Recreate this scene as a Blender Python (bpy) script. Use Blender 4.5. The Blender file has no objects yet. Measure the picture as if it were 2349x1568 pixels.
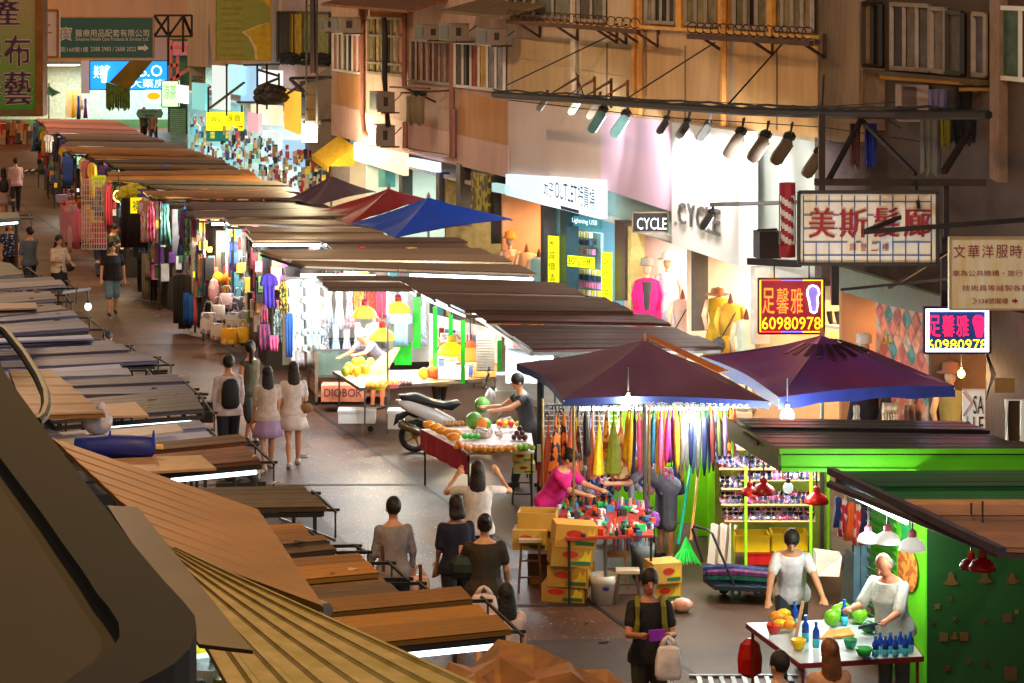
import bpy, bmesh, math, random
from mathutils import Vector, Matrix
R = random.Random(7)
C = bpy.context.scene.collection
SC = bpy.context.scene

# ---------------------------------------------------------------- camera, sky, sun, exposure
EYE, FOC, CX, CY = 7.4, 6000.0, 1174.5, -45.0      # eye height; focal length and principal point on a 2349 x 1568 frame
cam = bpy.data.cameras.new('camera'); camo = bpy.data.objects.new('camera', cam); C.objects.link(camo)
camo.location = (0, 0, EYE); camo.rotation_euler = (math.radians(90), 0, 0)
cam.sensor_width = 36; cam.lens = FOC/2349*36; cam.shift_y = -(784-CY)/2349
cam.clip_start = .1; cam.clip_end = 600
SC.camera = camo
W = bpy.data.worlds.new('World'); SC.world = W; W.use_nodes = True
nt = W.node_tree; bg = nt.nodes['Background']
sky = nt.nodes.new('ShaderNodeTexSky'); sky.sky_type = 'NISHITA'; sky.sun_disc = False
sky.sun_elevation = math.radians(1.0); sky.sun_rotation = math.radians(200)
nt.links.new(sky.outputs[0], bg.inputs[0]); bg.inputs[1].default_value = .07
sl = bpy.data.lights.new('sun', 'SUN'); sl.energy = .12; sl.angle = math.radians(30); sl.color = (1, .8, .6)
so = bpy.data.objects.new('sun', sl); C.objects.link(so); so.rotation_euler = (math.radians(35), math.radians(-25), 0)
SC.view_settings.view_transform = 'Standard'; SC.view_settings.look = 'None'
SC.view_settings.exposure = 1.0; SC.view_settings.gamma = 1
SC.cycles.max_bounces = 5; SC.cycles.diffuse_bounces = 2; SC.cycles.glossy_bounces = 2
SC.cycles.transparent_max_bounces = 6; SC.cycles.sample_clamp_indirect = 4; SC.cycles.sample_clamp_direct = 30
SC.cycles.caustics_reflective = False; SC.cycles.caustics_refractive = False

# ---------------------------------------------------------------- measuring: the street runs along (-SK, 1)
SK = .311; RS = math.atan(SK)
def D(x, y, d): return Vector(((x-CX)*d/FOC, d, EYE-(y-CY)*d/FOC))       # a sight line at a distance
def G(x, y, z=0.): return D(x, y, FOC*(EYE-z)/(y-CY))                      # ... at a height
def F(x, y, u=5.9): return D(x, y, (10.608+u)/((x-CX)/FOC+SK))             # ... on an upright plane along the street
def U(u, d, z=0.): return Vector((10.608-SK*d+u, d, z))                     # street coordinates: u across, d along
def V(*a): return Vector(a)

# ---------------------------------------------------------------- materials
def lin(c):
    return tuple(((v/255)/12.92 if v/255 <= .04045 else ((v/255+.055)/1.055)**2.4) for v in c) + (1,)
_M = {}
def M(c, rough=.6, metal=0., em=0., var=.18, sc=6., bump=0., ec=None, kind='n', c2=None, trans=0., alpha=1.):
    k = (tuple(c), rough, metal, em, var, sc, bump, ec, kind, c2, trans, alpha)
    if k in _M: return _M[k]
    m = bpy.data.materials.new('mat_%d_%d_%d' % tuple(int(v) for v in c)); m.use_nodes = True; _M[k] = m
    n = m.node_tree.nodes; l = m.node_tree.links; b = n['Principled BSDF']
    b.inputs['Roughness'].default_value = rough; b.inputs['Metallic'].default_value = metal
    b.inputs['Base Color'].default_value = lin(c)
    if trans: b.inputs['Transmission Weight'].default_value = trans
    if alpha < 1: b.inputs['Alpha'].default_value = alpha
    if em:
        b.inputs['Emission Color'].default_value = lin(ec or c); b.inputs['Emission Strength'].default_value = em
        return m
    if var or bump or kind != 'n':
        tc = n.new('ShaderNodeTexCoord'); mp = n.new('ShaderNodeMapping'); l.new(tc.outputs['Object'], mp.inputs[0])
        if kind == 'streak': mp.inputs['Scale'].default_value = (2.6, 2.6, .45)
        if kind == 'plank': mp.inputs['Scale'].default_value = (1, 7, 1)
        if kind in ('dots', 'print'):
            t = n.new('ShaderNodeTexVoronoi'); t.inputs['Scale'].default_value = sc; out = t.outputs['Distance' if kind == 'dots' else 'Color']
        else:
            t = n.new('ShaderNodeTexNoise'); t.inputs['Scale'].default_value = sc; t.inputs['Detail'].default_value = 5; out = t.outputs['Fac']
        l.new(mp.outputs[0], t.inputs['Vector'])
        r = n.new('ShaderNodeValToRGB'); e = r.color_ramp.elements
        a = lin(c)
        if kind == 'dots':
            e[0].position = .24; e[1].position = .3; e[0].color = lin(c2); e[1].color = a
        elif kind == 'print':
            e[0].position = .35; e[1].position = .5; e[0].color = lin(c2); e[1].color = a; r.color_ramp.interpolation = 'CONSTANT'
        else:
            e[0].position = .3; e[1].position = .7
            if c2: e[0].color = lin(c2); e[1].color = a
            else:
                e[0].color = tuple(min(1, v*(1-var)) for v in a[:3])+(1,); e[1].color = tuple(min(1, v*(1+var)) for v in a[:3])+(1,)
        l.new(out, r.inputs[0]); l.new(r.outputs[0], b.inputs['Base Color'])
        if bump:
            bp = n.new('ShaderNodeBump'); bp.inputs['Strength'].default_value = bump; bp.inputs['Distance'].default_value = .02
            l.new(out, bp.inputs['Height']); l.new(bp.outputs[0], b.inputs['Normal'])
    return m
def E(c, s): return M(c, em=s)
STEEL = M((120, 122, 125), .35, .8); DARK = M((38, 36, 36), .5); BLACK = M((16, 16, 18), .5); RUST = M((80, 48, 30), .8, var=.4, sc=9)
WHITE = M((215, 213, 208), .5, var=.05); WOOD = M((120, 84, 50), .6, var=.3, kind='plank', sc=4); CARD = M((172, 128, 74), .8, var=.1)
TUBE = E((225, 245, 255), 9.); TUBED = E((205, 240, 250), 3.)
RED = (165, 28, 40)

# ---------------------------------------------------------------- mesh builder
class MB:
    def __init__(s): s.v = []; s.f = []; s.m = []
    def add(s, vs, fs, mi=0):
        n = len(s.v); s.v += [tuple(v) for v in vs]; s.f += [tuple(i+n for i in f) for f in fs]; s.m += [mi]*len(fs); return s
    def box(s, c, size, rz=0., mi=0, mat=None):
        c = Vector(c); m = mat or Matrix.Rotation(rz, 3, 'Z'); h = Vector(size)/2
        vs = [c+m@Vector((x*h.x, y*h.y, z*h.z)) for z in (-1, 1) for x, y in ((-1, -1), (1, -1), (1, 1), (-1, 1))]
        return s.add(vs, [(3, 2, 1, 0), (4, 5, 6, 7), (0, 1, 5, 4), (1, 2, 6, 5), (2, 3, 7, 6), (3, 0, 4, 7)], mi)
    def prism(s, poly, vec, mi=0):
        n = len(poly); vec = Vector(vec); vs = [Vector(p) for p in poly]; vs += [p+vec for p in vs]
        return s.add(vs, [tuple(range(n)), tuple(range(2*n-1, n-1, -1))]+[(i, (i+1) % n, (i+1) % n+n, i+n) for i in range(n)], mi)
    def tube(s, pts, r, n=6, mi=0, cap=True):
        pts = [Vector(p) for p in pts]; rs = r if isinstance(r, (list, tuple)) else [r]*len(pts); rings = []
        for i, p in enumerate(pts):
            t = (pts[min(i+1, len(pts)-1)]-pts[max(i-1, 0)])
            t = t.normalized() if t.length > 1e-9 else Vector((0, 0, 1))
            a = t.cross(Vector((0, 0, 1)) if abs(t.z) < .95 else Vector((1, 0, 0))).normalized(); b = t.cross(a)
            rings.append([p+(a*math.cos(q)+b*math.sin(q))*rs[i] for q in [2*math.pi*(k+.5)/n for k in range(n)]])
        return s.rings(rings, mi, cap)
    def rings(s, rings, mi=0, cap=True):
        n = len(rings[0]); vs = [v for r in rings for v in r]; fs = []
        for i in range(len(rings)-1):
            for k in range(n): fs.append((i*n+k, i*n+(k+1) % n, (i+1)*n+(k+1) % n, (i+1)*n+k))
        if cap: fs += [tuple(range(n-1, -1, -1)), tuple((len(rings)-1)*n+k for k in range(n))]
        return s.add(vs, fs, mi)
    def lathe(s, prof, c, n=12, mi=0, sx=1., sy=1., rz=0.):
        c = Vector(c); cr, sr = math.cos(rz), math.sin(rz)
        def q(r, z, a): x, y = r*math.cos(a)*sx, r*math.sin(a)*sy; return c+Vector((x*cr-y*sr, x*sr+y*cr, z))
        return s.rings([[q(max(r, .0005), z, 2*math.pi*k/n) for k in range(n)] for r, z in prof], mi)
    def ball(s, c, r, sc=(1, 1, 1), n=8, mi=0, mat=None):
        c = Vector(c); rings = []; k2 = max(4, n//2+1)
        for i in range(k2+1):
            a = -math.pi/2+math.pi*i/k2; rr = max(math.cos(a), .02)*r
            ring = []
            for k in range(n):
                q = Vector((rr*math.cos(2*math.pi*k/n)*sc[0], rr*math.sin(2*math.pi*k/n)*sc[1], r*math.sin(a)*sc[2]))
                ring.append(c+(mat@q if mat else q))
            rings.append(ring)
        return s.rings(rings, mi)
    def quad(s, a, b, c, d, mi=0): return s.add([a, b, c, d], [(0, 1, 2, 3)], mi)
    def build(s, name, mats, parent=None, smooth=False, loc=None):
        me = bpy.data.meshes.new(name); L = Vector(loc) if loc is not None else (LOC[parent.name] if parent else Vector())
        me.from_pydata([tuple(Vector(v)-L) for v in s.v], [], s.f)
        for m in (mats if isinstance(mats, (list, tuple)) else [mats]): me.materials.append(m)
        me.polygons.foreach_set('material_index', s.m)
        bm = bmesh.new(); bm.from_mesh(me); bmesh.ops.recalc_face_normals(bm, faces=bm.faces); bm.to_mesh(me); bm.free()
        if smooth: me.polygons.foreach_set('use_smooth', [True]*len(me.polygons))
        return link(name, me, parent, L if not parent else None)
LOC = {}
def link(name, data, parent=None, loc=None):
    o = bpy.data.objects.new(name, data); C.objects.link(o)
    if parent: o.parent = parent; LOC[o.name] = LOC[parent.name]
    else: o.location = loc or (0, 0, 0); LOC[o.name] = Vector(o.location)
    return o
def tag(o, label=None, cat=None, group=None, kind=None):
    if label: o['label'] = label
    if cat: o['category'] = cat
    if group: o['group'] = group
    if kind: o['kind'] = kind
    return o
def thing(name, label, cat, loc=(0, 0, 0), group=None):
    o = bpy.data.objects.new(name, None); C.objects.link(o); o.location = loc; o.empty_display_size = .1
    LOC[o.name] = Vector(loc); return tag(o, label, cat, group)
def cen(mb):
    n = len(mb.v); x = sum(v[0] for v in mb.v)/n; y = sum(v[1] for v in mb.v)/n; return Vector((x, y, min(v[2] for v in mb.v)))
def solo(mb, name, mats, label, cat, group=None, smooth=False):          # a thing that is one mesh
    return tag(mb.build(name, mats, None, smooth, loc=cen(mb)), label, cat, group)
def dup(root, loc, rz=None, scale=None, label=None, color=None):
    r = root.copy(); C.objects.link(r); r.location = loc
    if rz is not None: r.rotation_euler = (0, 0, rz)
    if scale is not None: r.scale = scale if not isinstance(scale, (int, float)) else (scale,)*3
    if label: r['label'] = label
    for ch in list(root.children):
        c = ch.copy(); C.objects.link(c); c.parent = r
        for g in list(ch.children):
            e = g.copy(); C.objects.link(e); e.parent = c
    return r
def paint(o, m):                                                             # per-object material on shared mesh data
    o.material_slots[0].link = 'OBJECT'; o.material_slots[0].material = m; return o
_T = {}
def text(body, bl, br, tl, mat, parent, name='lettering', off=.012, keep=False):   # lettering stretched into a parallelogram
    if body not in _T:
        cu = bpy.data.curves.new('lettering', 'FONT'); cu.body = body; cu.resolution_u = 2
        o = bpy.data.objects.new('lettering', cu); C.objects.link(o)
        me = bpy.data.meshes.new_from_object(o.evaluated_get(bpy.context.evaluated_depsgraph_get()))
        bpy.data.objects.remove(o); bpy.data.curves.remove(cu)
        vs = [v.co.copy() for v in me.vertices]; fs = [tuple(p.vertices) for p in me.polygons]; bpy.data.meshes.remove(me)
        x0 = min(v.x for v in vs); x1 = max(v.x for v in vs); y0 = min(v.y for v in vs); y1 = max(v.y for v in vs)
        _T[body] = ([((v.x-x0)/(x1-x0), (v.y-y0)/(y1-y0)) for v in vs], fs)
    vs, fs = _T[body]; bl, br, tl = Vector(bl), Vector(br), Vector(tl)
    n = (br-bl).cross(tl-bl).normalized()*off
    mb = MB().add([bl+(br-bl)*a+(tl-bl)*b+n for a, b in vs], fs)
    me = bpy.data.meshes.new(name); L = LOC[parent.name]
    me.from_pydata([tuple(Vector(v)-L) for v in mb.v], [], mb.f); me.materials.append(mat)
    return link(name, me, parent)
def light(parent, p, power, col=(1, .9, .75), r=.08, kind='POINT', rot=None, size=None, spot=None):
    l = bpy.data.lights.new('light', kind); l.energy = power; l.color = col
    if kind == 'AREA': l.shape = 'RECTANGLE'; l.size, l.size_y = size
    else: l.shadow_soft_size = r
    if spot: l.spot_size = math.radians(spot); l.spot_blend = .5
    o = bpy.data.objects.new('light', l); C.objects.link(o); o.parent = parent; o.location = Vector(p)-LOC[parent.name]
    if rot is not None: o.rotation_euler = rot
    return o
def frame_sign(name, label, cat, q, d, panel, fr, th=.18, fw=.03, group=None):   # a box sign facing along the street at distance d; q = left, top, right, bottom
    a, b, c, e = D(q[0], q[3], d), D(q[2], q[3], d), D(q[2], q[1], d), D(q[0], q[1], d)
    t = thing(name, label, cat, (a+b)/2, group)
    MB().prism([a, b, c, e], (0, th, 0)).build('panel', panel, t)
    if fr:
        m = MB()
        for p, s in ((a, b), (b, c), (c, e), (e, a)):
            m.tube([p+V(0, -.01, 0), s+V(0, -.01, 0)], fw, 4)
        m.build('frame', fr, t)
    return t
def put(t, body, q, d, mat, off=.012): return text(body, D(q[0], q[3], d), D(q[2], q[3], d), D(q[0], q[1], d), mat, t, off=off)
# ================================================================ GROUND
NV = V(math.cos(RS), math.sin(RS), 0); SV = V(-math.sin(RS), math.cos(RS), 0)      # across (to the right), along (away)
def ground_mat():
    m = M((86, 54, 38), .5, var=.5, sc=.9); m = m.copy(); n = m.node_tree.nodes; l = m.node_tree.links; b = n['Principled BSDF']
    b.inputs['Specular IOR Level'].default_value = .22
    tc = n.new('ShaderNodeTexCoord'); v = n.new('ShaderNodeTexVoronoi'); v.inputs['Scale'].default_value = 17
    l.new(tc.outputs['Object'], v.inputs['Vector'])
    r = n.new('ShaderNodeValToRGB'); r.color_ramp.elements[0].position = .1; r.color_ramp.elements[1].position = .26
    r.color_ramp.elements[0].color = (.42, .36, .32, 1); r.color_ramp.elements[1].color = (0, 0, 0, 1); l.new(v.outputs['Distance'], r.inputs[0])  # bright specks in the base colour stand in for lamplight glints
    nz = n.new('ShaderNodeTexNoise'); nz.inputs['Scale'].default_value = 9; l.new(tc.outputs['Object'], nz.inputs['Vector'])
    nr = n.new('ShaderNodeValToRGB'); nr.color_ramp.elements[0].position = .44; nr.color_ramp.elements[1].position = .62; l.new(nz.outputs['Fac'], nr.inputs[0])
    mx = n.new('ShaderNodeMix'); mx.data_type = 'RGBA'; mx.blend_type = 'MULTIPLY'; mx.inputs[0].default_value = 1
    l.new(r.outputs[0], mx.inputs[6]); l.new(nr.outputs[0], mx.inputs[7])
    ad = n.new('ShaderNodeMix'); ad.data_type = 'RGBA'; ad.blend_type = 'ADD'; ad.inputs[0].default_value = 1
    src = b.inputs['Base Color'].links[0].from_socket; l.new(src, ad.inputs[6]); l.new(mx.outputs[2], ad.inputs[7]); l.new(ad.outputs[2], b.inputs['Base Color'])
    bp = n.new('ShaderNodeBump'); bp.inputs['Strength'].default_value = .5; bp.inputs['Distance'].default_value = .01
    n2 = n.new('ShaderNodeTexNoise'); n2.inputs['Scale'].default_value = 30; l.new(tc.outputs['Object'], n2.inputs['Vector']); l.new(n2.outputs['Fac'], bp.inputs['Height']); l.new(bp.outputs[0], b.inputs['Normal'])
    return m
def sheet(name, u0, u1, d0, d1, z, m):
    return tag(MB().quad(U(u0, d0, z), U(u1, d0, z), U(u1, d1, z), U(u0, d1, z)).build(name, m), kind='structure')
tag(MB().quad(V(-300, -20, 0), V(300, -20, 0), V(300, 500, 0), V(-300, 500, 0)).build('ground', ground_mat()), kind='structure')
PAVE = M((76, 54, 42), .5, var=.45, sc=.9, bump=.15); PAVE.node_tree.nodes['Principled BSDF'].inputs['Specular IOR Level'].default_value = .22
sheet('pavement', .03, 14, 5, 103, .004, PAVE)
sheet('drain_channel', -.035, .03, 5, 103, .006, M((14, 12, 11), .6))
m = MB()
for d in (24.2, 30.9, 38.3, 45.5, 53, 61, 69, 78, 88):
    m.quad(U(-4.3, d, .006), U(-.04, d, .006), U(-.04, d+.09, .006), U(-4.3, d+.09, .006))
tag(m.build('road_joint', M((30, 26, 24), .7)), kind='structure')
tag(MB().prism([U(3.9, 5, 0), U(14, 5, 0), U(14, 104, 0), U(3.9, 104, 0)], (0, 0, .12)).build('kerb', M((110, 106, 100), .6, var=.2, sc=2)), kind='structure')
for i, (u0, u1, d0, d1, z, c) in enumerate(((-3.6, -2.1, 34, 36.6, .003, (54, 42, 36)), (-2.6, -.9, 41.2, 43.6, .003, (80, 56, 44)), (-1.6, -.3, 27.5, 29.4, .003, (60, 46, 40)), (-3.9, -1.8, 49, 51.5, .003, (64, 50, 42)), (-2.4, -.6, 56.5, 58.5, .003, (82, 60, 46)), (-1.2, -.4, 32.2, 32.9, .003, (50, 44, 40)))):
    P_ = [U(u0, d0, z), U(u1, d0+.15, z), U(u1+.1, d1, z), U(u0+.12, d1-.1, z)]; pm_ = M(c, .55, var=.35, sc=3); pm_.node_tree.nodes['Principled BSDF'].inputs['Specular IOR Level'].default_value = .2; tag(MB().add(P_, [(0, 1, 2, 3)]).build('road_patch', pm_), kind='structure')
# drain cover at the front
g = MB(); a = G(1605, 1566); 
for k in range(9): g.box(a+V(.12*k, -.2, .012), (.05, .8, .02), 0)
g.box(a+V(.48, .2, .014), (1.15, .05, .03)); g.box(a+V(.48, -.6, .014), (1.15, .05, .03))
solo(g, 'drain_cover', STEEL, 'steel slotted drain cover let into the road at the bottom of the photo', 'drain cover')

# ================================================================ RIGHT HAND BUILDINGS
def pan(mb, px, u, th, mi=0): return mb.prism([F(x, y, u) for x, y in px], NV*th, mi)
def window(par, q, u, nb, fr, glass, cur=(), fw=.035, rail=()):
    """framed window on the upright plane u; q = tl, tr, br, bl in photo coordinates"""
    P = [F(x, y, u) for x, y in q]; o = -NV*.05
    m = MB()
    for i in range(4): m.tube([P[i]+o, P[(i+1) % 4]+o], fw*1.2, 4)
    for k in range(1, nb): m.tube([P[0].lerp(P[1], k/nb)+o, P[3].lerp(P[2], k/nb)+o], fw, 4)
    for f in rail: m.tube([P[0].lerp(P[3], f)+o, P[1].lerp(P[2], f)+o], fw, 4)
    w = m.build('window', fr, par)
    MB().prism([p-NV*.025 for p in P], NV*.04).build('pane', glass, w)
    k = 0
    if cur:
        n = len(cur); m = MB(); ms = []
        for k, c in enumerate(cur):
            if c is None: continue
            f0, f1 = (k+.12)/n, (k+.9)/n; ms.append(M(c, .8, var=.35, sc=5)); o2 = -NV*.032
            m.quad(P[0].lerp(P[1], f0)+o2, P[0].lerp(P[1], f1)+o2, P[3].lerp(P[2], f1)+o2, P[3].lerp(P[2], f0)+o2, len(ms)-1)
        m.build('curtain', ms, w)
    return w
GLASS = M((40, 38, 34), .15, var=.2); FRM = M((150, 140, 130), .4, .3); CREAM = M((196, 170, 138), .75, var=.14, sc=1.6, kind='streak')

# --- pink tenement
t = thing('tenement_building', 'pink painted tenement with long windows and rusty awnings above the stall roofs', 'building', F(1165, 408))
m = MB(); pan(m, [(760, -60), (1165, -60), (1165, 335), (1042, 307), (760, 239)], 5.9, 1.2); m.build('wall', M((184, 146, 126), .8, var=.12, kind='streak', sc=2), t)
m = MB(); pan(m, [(760, 239), (1042, 307), (1165, 335), (1165, 408), (760, 310)], 5.88, 1.2); m.build('painted_band', M((206, 168, 158), .8, var=.1, kind='streak', sc=2), t)
for x, y0, y1 in ((772, 163, 236), (1055, 210, 308)):
    e = x+62 if x < 900 else 1160; pan(MB(), [(x, y0), (e, y0+(12 if x < 900 else 24)), (e, y1+(18 if x < 900 else 26)), (x, y1)], 5.89, .05).build('repaired_patch', M((188, 134, 84), .8, var=.12, kind='streak', sc=2), t)
cur = [(120, 80, 60), (170, 150, 130), (60, 55, 50), (150, 80, 70)]
window(t, [(768, 76), (836, 80), (836, 170), (768, 160)], 5.9, 6, WHITE, GLASS, [(170, 110, 90), (150, 140, 120), (60, 60, 55), (190, 120, 100), (170, 90, 80)])
window(t, [(849, 41), (930, 44), (930, 174), (849, 166)], 5.9, 6, FRM, GLASS, [(110, 95, 40), (140, 120, 60), None, (120, 100, 50), (150, 90, 40)], rail=(.32, .82))
window(t, [(946, 92), (1040, 98), (1040, 194), (946, 185)], 5.9, 7, FRM, GLASS, [None, (120, 62, 60), (140, 80, 70), (110, 55, 60), (120, 90, 90), (130, 80, 70)])
window(t, [(1048, 98), (1162, 105), (1162, 209), (1048, 197)], 5.9, 6, WHITE, GLASS, [(90, 80, 60), None, (150, 70, 50), (190, 150, 60), (130, 125, 130), (140, 135, 140)])
for x, y0, y1 in ((838, 0, 262), (935, 0, 200), (937, 280, 342), (1045, 90, 360), (1049, 250, 362)):
    m = MB(); p, q = F(x, y0)-NV*.08, F(x, y1)-NV*.08; m.tube([p, q], .06, 6); m.build('drain_pipe', M((150, 98, 84), .6), t)
m = MB(); m.tube([F(838, 262)-NV*.08, F(842, 305)-NV*.08, F(862, 318)-NV*.1], .05, 6); m.build('drain_pipe', M((140, 90, 80), .6), t); m = MB(); m.tube([F(937, 342)-NV*.08, F(1045, 360)-NV*.08], .04, 6); m.build('drain_pipe', M((140, 90, 80), .6), t)
# --- yellow tenement
t = thing('tenement_building', 'ochre lit tenement with panelled bays and a cement end wall above the white shop front', 'building', F(1885, 325))
TOP = [(1165, -60), (1885, -60), (1885, 327), (1165, 230)]
m = MB(); pan(m, TOP, 5.9, .7); m.build('wall', CREAM, t)
m = MB(); pan(m, [(1172, 88), (1318, 100), (1318, 150), (1172, 132)], 5.88, .05); pan(m, [(1172, 137), (1318, 155), (1318, 246), (1172, 226)], 5.88, .05)
pan(m, [(1334, 104), (1462, 116), (1462, 175), (1334, 157)], 5.88, .05); pan(m, [(1334, 162), (1462, 181), (1462, 262), (1334, 246)], 5.88, .05)
m.build('wall_panel', M((188, 158, 112), .75, var=.12, kind='streak', sc=2), t)
m = MB(); pan(m, [(1485, 78), (1665, 92), (1665, 288), (1485, 264)], 5.88, .05); m.build('wall_panel', M((208, 168, 118), .75, var=.12, kind='streak', sc=2), t)
m = MB(); pan(m, [(1688, 92), (1874, 106), (1874, 316), (1688, 290)], 5.88, .05); m.build('wall_panel', M((214, 168, 108), .75, var=.12, kind='streak', sc=2), t)
for x in (1390, 1570, 1780): pan(MB(), [(x, 100+(x-1390)*.03), (x+2, 100+(x-1390)*.03), (x+2, 252+(x-1390)*.12), (x, 252+(x-1390)*.12)], 5.865, .02).build('panel_joint', M((120, 92, 66), .8), t)
for x, y1 in ((1326, 250), (1468, 268), (1480, 266), (1672, 290)):
    m = MB(); m.tube([F(x, -60)-NV*.09, F(x, y1)-NV*.09], .06, 6); m.build('drain_pipe', M((214, 150, 70) if x != 1326 else (200, 180, 150), .6), t)
for x0, x1, yb, n, cu in ((1168, 1228, 33, 3, [None, (70, 60, 50)]), (1230, 1318, 37, 2, [(90, 90, 80), (110, 105, 90)]), (1332, 1392, 46, 2, [(80, 70, 60), (90, 85, 70)]),
                          (1488, 1556, 50, 4, [(130, 115, 90), None, (60, 55, 50)]), (1578, 1650, 55, 3, [(120, 110, 70), (130, 120, 80), (120, 105, 70)]),
                          (1690, 1768, 62, 3, [(110, 95, 60), (120, 105, 70)]), (1778, 1870, 66, 4, [(120, 105, 80), (150, 130, 90), (120, 105, 80), (140, 120, 90)])):
    window(t, [(x0, -60), (x1, -58), (x1, yb+(x1-x0)*.06), (x0, yb)], 5.9, n, FRM, GLASS, cu)
m = MB(); pan(m, [(1475, 58), (1880, 82), (1880, 90), (1475, 66)], 5.9, -.12); pan(m, [(1168, 45), (1465, 62), (1465, 68), (1168, 51)], 5.9, -.12); m.build('window_ledge', M((222, 168, 84), .7), t)
for x in (1562, 1660, 1772): pan(MB(), [(x, -60), (x+12, -60), (x+12, 72+(x-1562)*.06), (x, 72+(x-1562)*.06)], 5.9, -.1).build('pilaster', M((226, 160, 60), .7), t)
# lower wall, lit by the floodlights
m = MB(); pan(m, [(1165, 230), (1378, 259), (1378, 432), (1165, 408)], 5.905, .6); m.build('lower_wall', M((205, 186, 176), .7, var=.06, sc=1), t)
m = MB(); pan(m, [(1378, 259), (1541, 281), (1541, 487), (1378, 432)], 5.9, .6); m.build('lilac_panel', M((214, 184, 210), .6, var=.03, sc=1), t)
m = MB(); pan(m, [(1378, 432), (1541, 487), (1541, 560), (1378, 502)], 6.1, .5); m.build('fascia', M((140, 168, 160), .6, var=.12, sc=3), t)
m = MB(); pan(m, [(1695, 302), (1885, 327), (1885, 690), (1738, 612), (1695, 600)], 6.2, .6); m.build('lower_wall', M((206, 214, 206), .7, var=.08, sc=1), t)
e0 = F(1885, -60); e1 = F(1885, 640)
m = MB().prism([V(e0.x, e0.y, 10.5), V(e0.x, e0.y, 2.9), V(e0.x, e0.y, 2.9)+NV*.75, V(e0.x, e0.y, 10.5)+NV*.75], SV*.25)
m.build('end_wall', M((106, 92, 92), .95, var=.25, sc=5, bump=.6), t)
# --- dark building at the right edge
t = thing('tenement_building', 'dim tiled tenement with open metal windows at the right edge behind the hanging signs', 'building', F(2100, 600, 6.63))
m = MB(); pan(m, [(1975, -60), (2420, -60), (2420, 760), (1975, 640)], 6.63, .6)
m.build('wall', M((84, 72, 66), .85, var=.2, sc=14, kind='plank'), t)
for px in ([(2270, -60), (2292, -60), (2292, 420), (2270, 410)], [(1985, 155), (2012, 158), (2012, 300), (1985, 290)]): pan(MB(), px, 6.5, .2).build('pier', M((140, 118, 104), .85), t)
for q, n, f, cu in (([(1988, 8), (2026, 10), (2026, 152), (1988, 150)], 2, BLACK, [(150, 122, 84), None]), ([(2052, 10), (2140, 14), (2140, 162), (2052, 156)], 3, FRM, [(60, 56, 60), (110, 100, 92), (90, 84, 80)]),
                    ([(2144, 20), (2176, 22), (2176, 166), (2144, 162)], 1, FRM, [(120, 112, 104)]), ([(2180, 28), (2214, 30), (2214, 170), (2180, 167)], 1, DARK, [(92, 90, 90)]),
                    ([(2240, 32), (2268, 34), (2268, 174), (2240, 171)], 1, FRM, [(96, 90, 110)]), ([(2298, 18), (2400, 22), (2400, 188), (2298, 178)], 2, WHITE, [(66, 90, 72), (84, 110, 96)])):
    window(t, q, 6.6, n, f, GLASS, cu)
m = MB(); pan(m, [(2000, 160), (2272, 184), (2272, 196), (2000, 170)], 6.6, -.15); m.build('window_ledge', M((92, 78, 60), .9), t)

# ================================================================ SHOPS AT STREET LEVEL
def shop(label, xa, xb, back, lamp, lc, top=3.3, floor=.15, u0=5.95, u1=8.6, sides=None):
    a, b = F(xa, 600, u0).y, F(xb, 600, u0).y                       # far, near
    t = thing('shop', label, 'shop', U(u0, b, floor)); mid = (a+b)/2
    MB().prism([U(u1, a, floor), U(u1, b, floor), U(u1, b, top), U(u1, a, top)], NV*.1).build('back_wall', back, t)
    MB().prism([U(u0, a, floor), U(u1, a, floor), U(u1, a, top), U(u0, a, top)], SV*-.08).build('side_wall', sides or back, t)
    MB().prism([U(u0, a, floor), U(u1, a, floor), U(u1, b, floor), U(u0, b, floor)], (0, 0, -.05)).build('shop_floor', M((150, 140, 128), .4), t)
    MB().prism([U(u0, a, top), U(u1, a, top), U(u1, b, top), U(u0, b, top)], (0, 0, .08)).build('ceiling', WHITE, t)
    p = U((u0+u1)/2, mid, top-.06)
    MB().box(p, (1.2, (a-b)*.6, .04), RS).build('ceiling_light', E(lc, 3.), t)
    light(t, p-V(0, 0, .1), lamp*.42, tuple(lin(lc)[:3]), kind='AREA', size=(1.4, (a-b)*.7), rot=(0, 0, RS))
    return t
shop('corner shop with dark wooden plank wall and warm lamp behind the sale banner', 2130, 2420, M((96, 70, 50), .8, kind='plank', sc=5), 60, (255, 190, 120), top=2.9, u0=6.2)
sh2 = shop('clothes shop with patterned tile wall behind the purple parasol', 1925, 2130, M((205, 150, 110), .7, var=.05), 90, (255, 205, 150), top=2.9, u0=6.2)
shop('shoe shop with cream back wall and white shelf behind the red foot sign', 1725, 1925, M((224, 196, 160), .7, var=.05), 130, (255, 205, 150), top=2.9, u0=6.2)
shop('bright fashion shop with cream walls below the white sign box', 1575, 1725, M((228, 214, 198), .7, var=.05), 170, (255, 226, 190), top=2.95)
shop('bright fashion shop with pale pink wall behind the three mannequins', 1432, 1575, M((232, 206, 204), .7, var=.05), 170, (255, 226, 200), top=2.95)
shop('phone accessory shop with dark teal doorway and yellow sale strips', 1250, 1432, M((110, 150, 160), .6, var=.05), 120, (225, 245, 255), top=3.0)
shop('hat and dress shop with warm peach wall left of the outlet sign', 1150, 1250, M((226, 176, 138), .7, var=.05), 150, (255, 200, 140), top=3.0)
shop('shop crowded with small goods on yellow racks behind the far parasols', 1020, 1150, M((150, 134, 90), .8, var=.3), 90, (255, 235, 200), top=3.0)
shop('shop with white walls and dark door posts behind the red parasol', 840, 1020, M((200, 206, 200), .7, var=.05), 190, (225, 255, 245), top=3.0)
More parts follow.
